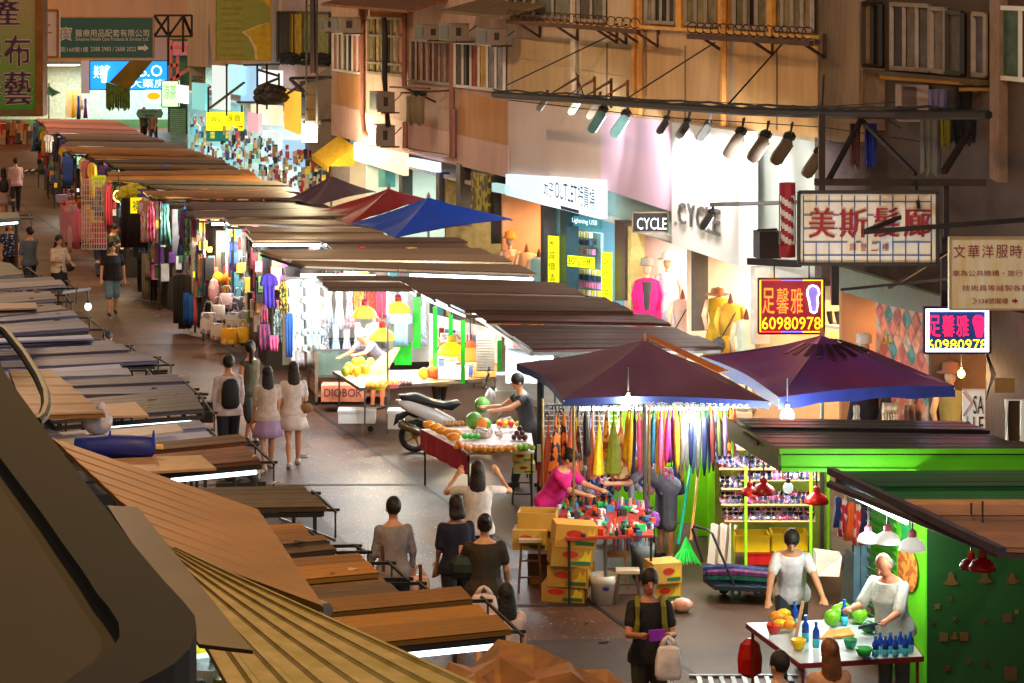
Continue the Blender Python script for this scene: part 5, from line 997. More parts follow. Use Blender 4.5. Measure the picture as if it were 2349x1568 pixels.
for i in range(3):
    m = MB(); x = 1622+i*21; m.prism([D(x, 1292, 32.5), D(x+17, 1296, 32.4), D(x+25, 1208, 32.8), D(x+9, 1202, 32.9)], (.03, .05, 0)); solo(m, 'grid_board', M((220, 220, 214), .5, var=.05), 'white framed panel leaning by the trolley, %s of three' % ('left', 'middle', 'right')[i], 'panel', 'white panels leaning by the trolley')
m = MB()
for k in range(46): a = R.uniform(-1, 1); m.tube([D(1574, 1232, 32.6), D(1574+a*14, 1262, 32.5), D(1574+a*36+R.uniform(-5, 5), 1292+R.uniform(-4, 6), 32.3+R.uniform(-.1, .1))], .006, 3)
t = tag(m.build('bristles', M((40, 240, 90), .5), None, loc=D(1574, 1295, 32.5)), 'bright green plastic string mop standing on the ground', 'mop'); t.name = 'mop'
for i, (x0, y0, x1, y1, c) in enumerate(((1556, 1250, 1588, 1050, (20, 200, 160)), (1585, 1240, 1602, 1080, (230, 180, 90)))):
    m = MB(); m.tube([D(x0, y0, 32.9), D(x1, y1, 33.6)], .02, 6); solo(m, 'broom_handle', M(c, .4), ('turquoise broom handle leaning on the lime green wall', 'pale yellow broom handle leaning on the lime green wall')[i], 'broom')
# trolley
t = thing('hand_trolley', 'low black hand trolley with four wheels loaded with wrapped umbrellas', 'trolley', D(1700, 1370, 31.2)); d = 31.2
MB().prism([D(1640, 1345, 31), D(1772, 1350, 30.9), D(1772, 1330, 31.5), D(1612, 1325, 31.6)], (0, 0, -.05)).build('deck', M((26, 40, 52), .5), t)
MB().tube([D(1686, 1348, 31), D(1634, 1225, 31.1), D(1622, 1215, 31.3), D(1592, 1208, 31.6), D(1588, 1214, 31.6), D(1612, 1290, 31.6)], .016, 6).build('push_handle', BLACK, t)
for x, y, d in ((1660, 1350, 31.5), (1688, 1358, 31), (1714, 1346, 31.5), (1740, 1356, 31)):
    w = MB(); c = D(x, y, d); w.tube([c-V(0, .03, 0), c-V(0, .025, 0), c+V(0, .025, 0), c+V(0, .03, 0)], [.05, .066, .066, .05], 12); w = w.build('wheel', M((18, 50, 66), .5), t); MB().tube([c-V(0, .036, 0), c+V(0, .036, 0)], .022, 8).build('rim', M((150, 140, 120)), w)
for i in range(7):
    m = MB(); y = 1326-(i//3)*11; x = 1612+(i % 3)*6; m.tube([D(x, y, 31.4-.12*(i % 3)), D(x+60, y-2, 31.38-.12*(i % 3)), D(x+150, y+6, 31.3-.12*(i % 3))], [.035, .045, .04], 6); solo(m, 'wrapped_umbrella', M([(40, 44, 70), (60, 40, 80), (30, 90, 80), (70, 74, 110), (36, 36, 50), (90, 50, 90), (50, 60, 100)][i], .15, var=.5, sc=20), 'plastic wrapped dark umbrella bundle on the hand trolley, %s' % ('bottom back', 'bottom middle', 'bottom front', 'middle back', 'middle centre', 'middle front', 'topmost')[i], 'bundle', 'bundles on the hand trolley')
# cartons
def carton(label, x, y, d, w, h, dp, rz=0., col=(196, 150, 60), mark=True, open_=False, tilt=0.):
    b = D(x, y, d); t = thing('carton', label, 'carton', b, 'fruit cartons on the street'); mt = Matrix.Rotation(rz, 3, 'Z')@Matrix.Rotation(tilt, 3, 'Y'); m = MB(); c = b+mt@V(0, 0, h/2)
    mat = M(col, .75, var=.08)
    if open_:
        for o, s in ((V(0, -dp/2, 0), (w, .015, h)), (V(0, dp/2, 0), (w, .015, h)), (V(-w/2, 0, 0), (.015, dp-.02, h)), (V(w/2, 0, 0), (.015, dp-.02, h)), (V(0, 0, -h/2+.01), (w-.02, dp-.02, .015))): m.box(c+mt@o, s, mat=mt)
    else: m.box(c, (w, dp, h), mat=mt)
    m.build('box', mat, t)
    if mark:
        m = MB(); k = R.uniform(-.18, .05)*w; q = [c+mt@V(k+.2*w*math.cos(a), -dp/2-.004, h*.1+.17*h*math.sin(a)) for a in [j*.52 for j in range(12)]]; m.prism(q, mt@V(0, .003, 0)); m.build('oval_mark', M((190, 40, 24), .6), t)
        m = MB(); m.box(c+mt@V(w*.22, -dp/2-.003, -h*.3), (w*.45, .004, h*.16), mat=mt); m.build('green_band', M((40, 110, 70), .6), t)
        m = MB(); m.prism([c+mt@V(w*a, -dp/2-.0035, h*b) for a, b in ((.1, -.2), (.45, -.2), (.45, .4), (.38, .1), (.3, .35), (.25, 0))], mt@V(0, .002, 0)); m.build('banana_print', M((220, 190, 40), .6), t)
    return t
carton('open top fruit carton over another, left of the tall carton pile', 1234, 1212, 32., .46, .22, .36, -.1, open_=True); carton('fruit carton directly under the open one on the wooden stand', 1218, 1256, 31.9, .42, .24, .36, -.1, (200, 160, 70))
carton('topmost tilted carton of the tall pile', 1314, 1250, 31.2, .5, .27, .36, .14, (206, 150, 54), tilt=.09); carton('tilted carton second from the top of the tall pile', 1306, 1294, 31.2, .5, .25, .36, .12, (176, 134, 50), tilt=.08); carton('carton third from the top of the tall pile, turned sideways', 1310, 1340, 31.25, .5, .24, .38, -.25, (186, 140, 54)); carton('bottom carton of the tall pile on the road', 1298, 1375, 31.3, .52, .22, .4, -.2, (176, 134, 54))
carton('upper carton of the pair behind the man with straps', 1520, 1332, 31.2, .36, .24, .34, .3, (206, 160, 70)); carton('lower carton of the pair behind the man with straps', 1520, 1375, 31.25, .35, .23, .34, .3, (190, 150, 50))
carton('plain cardboard stand box under the left cartons', 1242, 1340, 32.2, .34, .4, .3, 0, (120, 84, 54), False)
for i, (x, y, d, h) in enumerate(((1192, 1062, 37.2, .28), (1194, 1083, 37., .28))): carton('small yellow label carton %s on the folding stool by the fruit stand' % ('on top', 'below the other')[i], x+8, y+i*6-6, d, .3, .14, .28, 0, (206, 190, 120), True)
def stool(label, x, y, d, w, h, mat, name='stool', seat=None, back=0):
    b = D(x, y, d); b.z = 0; t = thing(name, label, 'stool' if not back else 'chair', b)
    MB().box(b+V(0, 0, h), (w, w*.8, .035)).build('seat', seat or mat, t)
    for sx in (-1, 1):
        for sy in (-1, 1): MB().tube([b+V(sx*w*.5, sy*w*.42, 0), b+V(sx*w*.36, sy*w*.3, h)], .018, 4).build('leg', mat, t)
    for z in (.3, .62):
        m = MB(); m.tube([b+V(-w*.45, -w*.36, h*z), b+V(w*.45, -w*.36, h*z)], .013, 4); m.build('rung', mat, t)
    if back:
        m = MB()
        for sx in (-1, 1): m.tube([b+V(sx*w*.42, w*.38, h), b+V(sx*w*.42, w*.45, h+back)], .018, 4)
        m.tube([b+V(-w*.45, w*.45, h+back), b+V(w*.45, w*.45, h+back)], .02, 4); m.build('backrest', mat, t)
    return t
WD = M((96, 60, 40), .6, var=.2)
stool('tall wooden stool with pale worn seat left of the carton pile', 1216, 1356, 31.7, .28, .62, WD, seat=M((190, 170, 150), .6)); stool('small brown wooden chair between the two buckets', 1412, 1340, 31.9, .3, .4, M((140, 84, 40), .6), 'wooden_chair', back=.36); stool('brown wooden stool right of the white bucket', 1440, 1384, 31.1, .28, .38, WD, seat=M((214, 190, 160), .6))
stool('black folding stool under the small cartons by the fruit stand', 1198, 1150, 37., .28, .5, BLACK)
stool('black round bar stool behind the grey bucket', 1480, 1300, 33, .26, .6, BLACK)
def bucket(label, x, y, d, r, h, mat):
    b = D(x, y, d); b.z = 0; t = thing('bucket', label, 'bucket', b); MB().lathe([(r*.85, 0), (r*.95, h*.7), (r, h*.72), (r, h), (r*.94, h), (r*.8, .02)], b, 16).build('body', mat, t, True); return t, b
t, b = bucket('white plastic bucket with a dark blue splash holding a metal pole', 1385, 1384, 31.1, .17, .34, M((214, 210, 200), .5, var=.05)); m = MB(); m.tube([b+V(.02, 0, .05), b+V(.02, .05, .9)], .02, 6); solo(m, 'metal_pole', STEEL, 'short metal pole with blue tape standing in the white bucket', 'pole')
m = MB(); m.ball(b+V(.02, -.165, .2), .035, (1.2, .15, .8), 6); m.build('splash_mark', M((40, 40, 120)), t)
t, b = bucket('tall grey bin between the chair and the bending man', 1474, 1318, 32.4, .15, .42, M((140, 146, 146), .5, var=.1))
for i in range(3):
    m = MB(); m.tube([b+V(-.05+i*.05, 0, .05), b+V(-.08+i*.07, 0, .8)], .012, 4); solo(m, 'broom_handle', [STEEL, M((120, 180, 190)), M((200, 200, 180))][i], '%s stick standing in the tall grey bin' % ('steel', 'pale blue', 'cream')[i], 'stick')
m = MB(); p = D(1565, 1392, 30.6); p.z = 0; m.ball(p+V(0, 0, .09), .11, (1.2, .8, .8), 9); m.ball(p+V(-.12, 0, .07), .07, (1, .8, .9), 7); solo(m, 'plastic_bag', M((214, 200, 192), .25, var=.3, sc=14, c2=(230, 120, 70)), 'white and orange plastic bag lying on the road', 'bag', smooth=True)
# ================================================================ FRUIT VENDOR'S TABLE
t, P = table('white topped vendor table with dark red edge, covered with bottles and fruit', [(1836, 1522), (2116, 1506), (2050, 1416), (1714, 1430)], .78, M((190, 204, 214), .3, var=.04), M((110, 30, 34), .5), .03, (M((120, 30, 40), .5), .05))
TZ = .79
def on(x, y, z=TZ): return G(x, y, z)
BLU = M((20, 80, 200), .15, var=0); CYAN = M((60, 190, 220), .15, var=0)
def bottle(label, x, y, h=.2, r=.033):
    b = on(x, y); t = thing('spray_bottle', label, 'bottle', b, 'blue bottles on the vendor table'); MB().lathe([(r*.9, 0), (r, .01), (r, h*.35)], b, 10).build('lower_body', CYAN, t, True); MB().lathe([(r, h*.35), (r, h*.62), (r*.45, h*.78), (r*.4, h*.86)], b, 10).build('upper_body', BLU, t, True); MB().lathe([(r*.5, h*.86), (r*.5, h)], b, 8).build('cap', M((40, 130, 220), .3), t)
for i, (x, y) in enumerate(((1823, 1438), (1848, 1472), (1872, 1486))): bottle('tall blue spray bottle, %s of three at the left of the table' % ('rearmost', 'middle', 'front')[i], x, y, .26, .036)
bottle('blue spray bottle behind the green melons', 1937, 1434, .26, .036)
for i in range(8): bottle('blue capped drink bottle, %s from the left in the front row' % ORD[i], 2008+i*11.5, 1506-(i % 2)*8-(i > 4)*3, .2)
def ball_thing(name, label, p, r, mat, cat, sc=(1, 1, 1), group=None, leaf=None):
    me = BALLS.get(name)
    if not me:
        m = MB(); m.ball(V(0, 0, 0), 1, n=12); me = bpy.data.meshes.new(name); me.from_pydata(m.v, [], m.f); me.materials.append(DARK); me.polygons.foreach_set('use_smooth', [True]*len(m.f)); BALLS[name] = me
    o = link(name, me, None, p); o.scale = (r*sc[0], r*sc[1], r*sc[2]); paint(o, mat); return tag(o, label, cat, group)
BALLS = {}
GM = M((110, 190, 30), .35, var=.15)
for i, (x, y) in enumerate(((1908, 1436), (1922, 1424), (1935, 1418), (1965, 1420), (1972, 1430))): ball_thing('green_melon', 'pale green melon, %s from the left on the vendor table' % ORD[i], on(x, y)+V(0, 0, .08), .085, GM, 'melon', group='green melons on the vendor table')
YL = M((240, 200, 20), .4)
for i, (x, y) in enumerate(((1782, 1430), (1798, 1424), (1808, 1438), (1790, 1448), (1812, 1450))): ball_thing('mango', 'yellow fruit, %s in the heap at the left table corner' % ORD[i], on(x, y)+V(0, 0, .07), .06, YL if i % 2 else M((236, 150, 30), .4), 'fruit', (1.25, 1, .9), 'yellow fruit heaped at the table corner')
def bowl(label, x, y, r, h, mat, z=TZ, fr=None, d=None):
    b = on(x, y, z); t = thing('bowl', label, 'bowl', b); MB().lathe([(r*.65, 0), (r*.9, h*.6), (r, h), (r*.94, h), (r*.6, .02)], b, 14).build('body', mat, t, True); return t, b
bowl('yellow bowl near the front left of the vendor table', 1832, 1490, .075, .1, M((240, 210, 10), .3)); bowl('small green bowl holding lime slices', 1951, 1487, .07, .09, M((20, 150, 100), .3))
for i, (c, nm) in enumerate((((40, 90, 180), 'blue bowl at the bottom of the stack'), ((50, 110, 200), 'light blue bowl, second from the bottom of the stack'), ((200, 40, 40), 'red bowl in the middle of the stack'), ((240, 140, 40), 'orange bowl in the upper stack'), ((30, 60, 150), 'navy bowl near the top of the stack'), ((40, 190, 80), 'green bowl on top of the stack'))): bowl(nm, 1982, 1504, .085, .075, M(c, .3), z=TZ+i*.032)
bowl('bowl of cut fruit at the left end of the table', 1775, 1452, .08, .09, M((200, 40, 40), .3))
m = MB(); m.prism([on(1880, 1464, TZ+.02), on(1960, 1456, TZ+.02), on(1950, 1440, TZ+.02), on(1900, 1446, TZ+.02)], (0, 0, -.02)); solo(m, 'cutting_board', M((206, 150, 70), .6), 'tan cutting board in the middle of the vendor table', 'board')
m = MB(); m.tube([on(1822, 1478), on(1842, 1382, 1.0)], .022, 4); solo(m, 'price_stick', M((150, 110, 80), .7), 'brown wooden price stick standing on the vendor table', 'stick')
ball_thing('green_fruit', 'dark green fruit beside the vendor\'s knife hand', on(1992, 1452)+V(0, 0, .06), .07, M((10, 110, 60), .4), 'fruit', (1.1, 1, .9))
m = MB()
for k in range(3): m.ball(on(1905+k*32, 1530, .42), .12, (1, 1, .5), 6)
m = MB(); p = D(1720, 1500, 27); m.rings([[p+V(w*math.cos(a), w*.5*math.sin(a), z) for a in [k*.785 for k in range(8)]] for w, z in ((.03, .16), (.1, .1), (.13, -.05), (.12, -.2), (.05, -.24))]); solo(m, 'plastic_bag', M((190, 10, 14), .35, var=.3, sc=8), 'red plastic bag hanging from the left end of the vendor table', 'bag')
# ================================================================ FRUIT STANDS FURTHER BACK
t, P = table('fruit stand with red cloth front beside the white scooter', [(1072, 1040), (1226, 1036), (1215, 968), (966, 985)], .82, M((222, 210, 204), .5), DARK, .03, None)
a, b = P[3], P[0]; m = MB(); k = 12
top = [a.lerp(b, i/k)+V(-.01, -.01, .0) for i in range(k+1)]; bot = [p+V(.015*math.sin(i*2.1), .015*math.cos(i*1.7), -.3) for i, p in enumerate(top)]
m.add(top+bot+[p+V(.012, .012, 0) for p in top+bot], [(i, i+1, k+2+i, k+1+i) for i in range(k)]+[(2*k+2+i, 3*k+3+i, 3*k+4+i, 2*k+3+i) for i in range(k)]); m.build('red_cloth', M((176, 40, 60), .7, var=.2), t)
SZ = .83
def ong(x, y, dz=0): return G(x, y, SZ)+V(0, 0, dz)
def heap(name, label, cat, x, y, n, r, mat, z=SZ, sc=(1, 1, 1), sp=1.9, jit=.2, group=None):
    """a pyramid of n fruit on a table"""
    c = G(x, y, z); k = 0; lay = 0; w = max(2, int(round((n*1.3)**.5))) if n > 3 else n
    while k < n and w > 0:
        for i in range(w):
            for j in range(max(1, w-1)):
                if k >= n: return
                ball_thing(name, label, c+V((i-(w-1)/2)*r*sp+R.uniform(-jit, jit)*r, (j-(w-2)/2)*r*sp, r*(1+lay*1.5)), r*R.uniform(.92, 1.06), mat if not isinstance(mat, list) else mat[k % len(mat)], cat, sc, group); k += 1
        w -= 1; lay += 1
ORG = M((240, 130, 10), .45, var=.15); OR2 = M((226, 150, 40), .45, var=.12)
for i, (x, y, c, nm) in enumerate(((1096, 1036, (190, 40, 60), 'red'), (1130, 1037, (200, 30, 30), 'scarlet'), (1160, 1036, (210, 200, 170), 'cream'), (1200, 1032, (190, 30, 30), 'crimson'))):
    t, b = bowl('%s plastic bowl of fruit, %s from the left on the fruit stand' % (nm, ORD[i]), x, y, .12, .07, M(c, .3), z=SZ)
    if i < 3: heap('orange', 'golden orange heaped in the %s bowl' % nm, 'orange', x, y, 12, .042, OR2, z=SZ+.03, group='golden oranges in bowls')
    else: heap('apple', 'green apple heaped in the crimson bowl', 'apple', x, y, 10, .042, M((120, 190, 40), .35, var=.2), z=SZ+.03, group='green apples in the crimson bowl')
for i, (x, y) in enumerate(((985, 984), (1000, 990), (1014, 998), (1030, 1003), (1044, 1004), (1040, 1012))): ball_thing('mango', 'big orange yellow mango, %s along the red cloth edge' % ORD[i], ong(x, y, .06), .072, M((246, 160, 10), .4, var=.1), 'mango', (1.4, .9, .85), 'mangoes along the red cloth edge')
heap('persimmon', 'small orange fruit in the pile before the oranges', 'fruit', 1062, 1030, 14, .036, [M((240, 160, 20), .4), M((236, 110, 40), .4)], z=SZ, group='small orange fruit'); heap('lime', 'green fruit between the mangoes and the oranges', 'fruit', 1080, 1008, 6, .045, M((60, 190, 40), .4), z=SZ, sc=(1.2, 1, .8), group='green fruit on the fruit stand')
heap('longan', 'small brown longan in the heap behind the mangoes', 'longan', 1046, 976, 40, .026, M((150, 100, 30), .6, var=.2), z=SZ, jit=.6, group='longans in a heap'); heap('plum', 'dark plum in the tray beside the wooden label', 'plum', 1192, 1010, 9, .04, M((70, 16, 30), .3), z=SZ, group='dark plums on the fruit stand'); heap('peach', 'red and yellow peach near the seller in black', 'peach', 1166, 978, 10, .045, [M((230, 60, 40), .4), M((245, 200, 30), .4)], z=SZ, group='peaches near the seller in black')
WMM = M((44, 130, 40), .4, kind='streak', sc=9, c2=(130, 190, 80))
for i, (x, y, r) in enumerate(((1106, 948, .12), (1088, 968, .13), (1112, 972, .1))): ball_thing('watermelon', ('striped watermelon on top of the others', 'watermelon with an orange cut face, lowest left', 'small watermelon at the right of the pile')[i], ong(x, y+18, r+(.12 if i == 0 else 0)), r, WMM, 'watermelon', group='watermelons')
m = MB(); c = ong(1102, 992, .12); m.ball(c+V(.02, -.09, 0), .1, (.8, .3, 1.1), 10); solo(m, 'melon_slice', M((240, 150, 60), .5), 'orange cut melon half in front of the watermelons', 'melon', smooth=True)
m = MB(); goods(m, 24, [ong(1090, 1006), ong(1150, 1006), ong(1150, 985), ong(1080, 990)], .07, 2); solo(m, 'wrapped_goods', [M((226, 214, 214), .3), M((200, 190, 200), .3)], 'white wrapped packets in the middle of the fruit stand', 'packets')
# second table
t, P = table('long steel legged fruit table in front of the white clothes', [(828, 890), (1146, 866), (1140, 846), (766, 852)], .8, M((216, 180, 140), .5), STEEL, .04, (STEEL, .05))
for x, y in ((820, 972), (850, 990)):
    p = G(x, y-6, .05); m = MB(); m.tube([p-V(0, .02, 0), p+V(0, .02, 0)], .05, 10); m.build('castor', BLACK, t)
TS2 = .82
for i, (x, y) in enumerate(((792, 862), (806, 858), (818, 862), (830, 856), (800, 852), (815, 850), (842, 858), (828, 848), (838, 866), (850, 850))): ball_thing('papaya', 'yellow green papaya in the slanting pile on the long table', G(x, y, TS2)+V(0, 0, .07+.06*(i > 4)), .075, M((214, 170, 20) if i % 3 else (130, 150, 30), .45, var=.15), 'papaya', (1, 1, 1.15), 'papayas on the long table')
heap('orange', 'bright orange in the left basket on the long table', 'orange', 866, 890, 16, .042, ORG, z=TS2, group='bright oranges on the long table'); heap('orange', 'bright orange in the right basket on the long table', 'orange', 896, 886, 16, .042, ORG, z=TS2, group='bright oranges on the long table')
heap('plum', 'dark red plum in the small heap on the long table', 'plum', 934, 884, 16, .032, M((90, 24, 24), .35), z=TS2, group='plums on the long table')
for i, (x, y, c, lab) in enumerate(((866, 894, (190, 210, 20), 'lime basket under the left oranges'), (896, 890, (230, 110, 140), 'pink basket under the right oranges'))):
    b = G(x, y, .8); t = solo(MB().lathe([(.12, .005), (.15, .07), (.16, .07), (.13, .02)], b, 12), 'fruit_basket', M(c, .4), lab, 'basket')
m = MB(); p = G(996, 868, TS2); m.ball(p+V(0, 0, .1), .14, (1.2, .8, .8), 9); m.ball(p+V(-.17, 0, .08), .1, (1, 1, 1), 8, 1); solo(m, 'plastic_bag', [M((240, 90, 30), .3, var=.3, sc=10), M((246, 190, 40), .4)], 'orange plastic bag of fruit on the long table', 'bag', smooth=True)
m = MB(); m.box(G(1040, 868, TS2)+V(0, 0, .09), (.5, .3, .18)); solo(m, 'carton', M((226, 130, 170), .5, var=.05), 'pink fruit carton on the long table', 'carton'); 
m = MB(); b = G(1114, 862, TS2); m.box(b+V(0, 0, .09), (.4, .32, .18), .1); m.prism([b+V(-.2, -.16, .18), b+V(-.2, .16, .18), b+V(-.28, .16, .23), b+V(-.28, -.16, .23)], (0, 0, .01)); solo(m, 'carton', CARD, 'open brown carton at the right end of the long table', 'carton')
for i in range(6): m = MB(); a = G(824+i*9, 862, TS2); m.prism([a, a+V(.1, 0, 0), a+V(.45-i*.02, .1, .3+.03*i), a+V(.36-i*.02, .1, .3+.03*i)], (0, .015, 0)); solo(m, 'price_board', M((222, 176, 120), .7), 'pale wooden price board sticking out of the papayas, %s from the left' % ORD[i], 'board', 'price boards in the papayas')
# steel tank cart
t = thing('steel_cart', 'large steel framed glass sided cart with castors left of the fruit table', 'cart', D(790, 935, 45.3))
A, B_, C_, D_ = G(726, 930), G(884, 925), G(860, 868), G(688, 880)
A, B_, C_, D_ = [V(p.x, p.y, 0) for p in (A, A+V(1.25, .05, 0), A+V(1.05, 1.5, 0), A+V(-.25, 1.45, 0))]
for p in (A, B_, C_, D_): MB().tube([p+V(0, 0, .08), p+V(0, 0, .95)], .035, 4).build('leg', M((150, 120, 104), .4, .5), t); MB().tube([p+V(-.02, 0, .045), p+V(.02, 0, .045)], .045, 8).build('castor', BLACK, t)
m = MB(); k4 = [A, B_, C_, D_]
for i in range(4):
    a, b = k4[i], k4[(i+1) % 4]; m.tube([a+V(0, 0, .95), b+V(0, 0, .95)], .03, 4); m.tube([a+V(0, 0, .5), b+V(0, 0, .5)], .025, 4)
m.build('top_frame', STEEL, t); m = MB()
for i in range(4): a, b = k4[i], k4[(i+1) % 4]; m.prism([a+V(0, 0, .52), b+V(0, 0, .52), b+V(0, 0, .92), a+V(0, 0, .92)], (b-a).cross(V(0, 0, 1)).normalized()*.01)
m.build('side_panel', M((92, 112, 104), .15, var=.25, sc=3), t); MB().prism([p+V(0, 0, .5) for p in k4], (0, 0, .02)).build('tank_floor', M((70, 120, 110), .3), t); MB().prism([p+V(0, 0, .14) for p in k4], (0, 0, .03)).build('bottom_shelf', M((150, 110, 80), .6), t)
t = thing('carton', 'pink printed carton on the bottom shelf of the steel cart', 'carton', G(786, 926, .17)); MB().box(G(786, 926, .17)+V(0, .3, .15), (.75, .4, .28)).build('box', M((226, 150, 130), .7), t); p = G(786, 926, .17); text('DIOBOR', p+V(-.32, .095, .1), p+V(.32, .095, .1), p+V(-.32, .095, .24), M((120, 40, 80)), t)
for i, (x, y, d, w, h, lab) in enumerate(((818, 972, 42.6, .6, .22, 'white foam box on the ground under the long table'), (908, 985, 42, .26, .3, 'white foam box behind the scooter wheel'), (1164, 905, 40.5, .34, .3, 'white printed box beside the seller in black'), (1164, 936, 40.4, .36, .26, 'lower white printed box beside the seller in black'))):
    b = D(x, y, d); m = MB(); m.box(b+V(0, .15, h/2), (w, .32, h)); m.box(b+V(0, .15, h*.9), (w+.02, .34, h*.16)); solo(m, 'foam_box', M((226, 228, 228), .6, var=.04), lab, 'box')
# ================================================================ SCOOTER
t = thing('motor_scooter', 'white and black motor scooter parked side on behind the fruit stand', 'scooter', V(-1.55, 41, 0)); o = V(-1.52, 41, 0)
TY = M((24, 24, 26), .7); SW = M((206, 204, 206), .25, var=.03)
def wheel(c, r, par, w=.06):
    m = MB(); N = 20; rings = []
    for k in range(N):
        a = 2*math.pi*k/N; rings.append([c+V((r-.05+.05*math.cos(q))*math.cos(a), w*math.sin(q), (r-.05+.05*math.cos(q))*math.sin(a)) for q in [j*math.pi/3 for j in range(6)]])
    rings.append(rings[0]); m.rings(rings, 0, False); wo = m.build('wheel', TY, par, True)
    m = MB(); m.tube([c-V(0, .03, 0), c+V(0, .03, 0)], .05, 10)
    for k in range(5): a = k*1.2566; m.tube([c, c+V((r-.07)*math.cos(a), 0, (r-.07)*math.sin(a))], .018, 4)
    m.tube([c+V((r-.075)*math.cos(k*.35), 0, (r-.075)*math.sin(k*.35)) for k in range(19)], .018, 5); m.build('rim', M((170, 140, 60), .3, .8), wo)
wheel(o+V(0, 0, .26), .26, t); wheel(o+V(1.38, .02, .26), .26, t)
def sidebody(pts, w, name, mat, y0=0., bev=.7):
    m = MB(); c = V(sum(p[0] for p in pts)/len(pts), 0, sum(p[1] for p in pts)/len(pts)); r = []
    for y, s in ((-w, bev), (-w*.75, .95), (0, 1.), (w*.75, .95), (w, bev)): r.append([o+V(c.x+(p[0]-c.x)*s, y0+y, c.z+(p[1]-c.z)*s) for p in pts])
    m.rings(r); return m.build(name, mat, t, True)
sidebody([(-.22, .7), (-.3, .82), (-.1, .84), (.25, .72), (.62, .52), (.72, .4), (.5, .36), (.2, .5)], .16, 'side_panel', SW)
sidebody([(-.24, .84), (-.26, .9), (0, .93), (.28, .82), (.5, .78), (.66, .82), (.74, .76), (.6, .66), (.3, .7)], .13, 'seat', M((28, 28, 34), .5))
sidebody([(-.1, .4), (.5, .3), (.9, .22), (.95, .3), (.7, .42), (.3, .52)], .15, 'underbody', DARK); sidebody([(.72, .22), (1.0, .22), (1.12, .5), (1.05, .52), (.95, .32), (.72, .32)], .17, 'footboard', SW)
sidebody([(1.0, .35), (1.12, .36), (1.36, .62), (1.28, .92), (1.16, 1.02), (1.1, .9)], .18, 'front_cowl', SW); sidebody([(1.2, .5), (1.5, .56), (1.62, .4), (1.5, .5), (1.3, .44)], .07, 'front_mudguard', SW); sidebody([(-.3, .6), (-.1, .66), (.1, .6), (.05, .54), (-.1, .6), (-.34, .42)], .07, 'rear_mudguard', DARK)
MB().tube([o+V(.2, -.17, .3), o+V(.05, -.18, .36), o+V(-.22, -.19, .48), o+V(-.25, -.19, .49)], [.025, .07, .07, .04], 10).build('exhaust', M((130, 116, 96), .25, .8), t, True)
MB().tube([o+V(1.08, -.32, 1.06), o+V(1.12, -.12, 1.02), o+V(1.12, .12, 1.02), o+V(1.08, .32, 1.06)], .018, 6).build('handlebar', BLACK, t)
for s in (-1, 1):
    w = MB(); w.tube([o+V(1.1, s*.24, 1.05), o+V(1.14, s*.3, 1.22)], .008, 4); w = w.build('mirror_stem', BLACK, t); MB().ball(o+V(1.15, s*.31, 1.26), .06, (.4, 1, .7), 7).build('mirror', BLACK, w)
MB().ball(o+V(1.32, 0, .82), .09, (.6, 1, .8), 8).build('headlight', M((210, 215, 220), .1), t, True); MB().ball(o+V(-.28, 0, .8), .05, (.5, 2, .7), 7).build('tail_light', M((150, 16, 16), .2), t, True)
# ================================================================ PEOPLE (each body one continuous skin, clothes and hair as its parts)
DG = bpy.context.evaluated_depsgraph_get()
def melt(mb, vox, smooth=2):
    """one continuous surface out of overlapping tapered limbs"""
    me = bpy.data.meshes.new('tmp'); me.from_pydata([tuple(v) for v in mb.v], [], mb.f)
    bm = bmesh.new(); bm.from_mesh(me); bmesh.ops.recalc_face_normals(bm, faces=bm.faces); bm.to_mesh(me); bm.free()
    o = bpy.data.objects.new('tmp', me); C.objects.link(o)
    r = o.modifiers.new('r', 'REMESH'); r.mode = 'VOXEL'; r.voxel_size = vox
    s = o.modifiers.new('s', 'SMOOTH'); s.iterations = smooth; s.factor = .5
    DG.update(); out = bpy.data.meshes.new_from_object(o.evaluated_get(bpy.context.evaluated_depsgraph_get()))
    bpy.data.objects.remove(o); bpy.data.meshes.remove(me); out.polygons.foreach_set('use_smooth', [True]*len(out.polygons)); return out
def limb(m, pts, rs, n=8):
    pts = [Vector(p) for p in pts]
    m.tube(pts, rs, n)
    for p, r in zip(pts, rs): m.ball(p, r*.99, n=n)
def rx(v, a): return V(v[0], v[1]*math.cos(a)-v[2]*math.sin(a), v[1]*math.sin(a)+v[2]*math.cos(a))
SKIN = (206, 150, 116); HAIRC = M((26, 19, 17), .6, var=.5, sc=30, bump=.6)
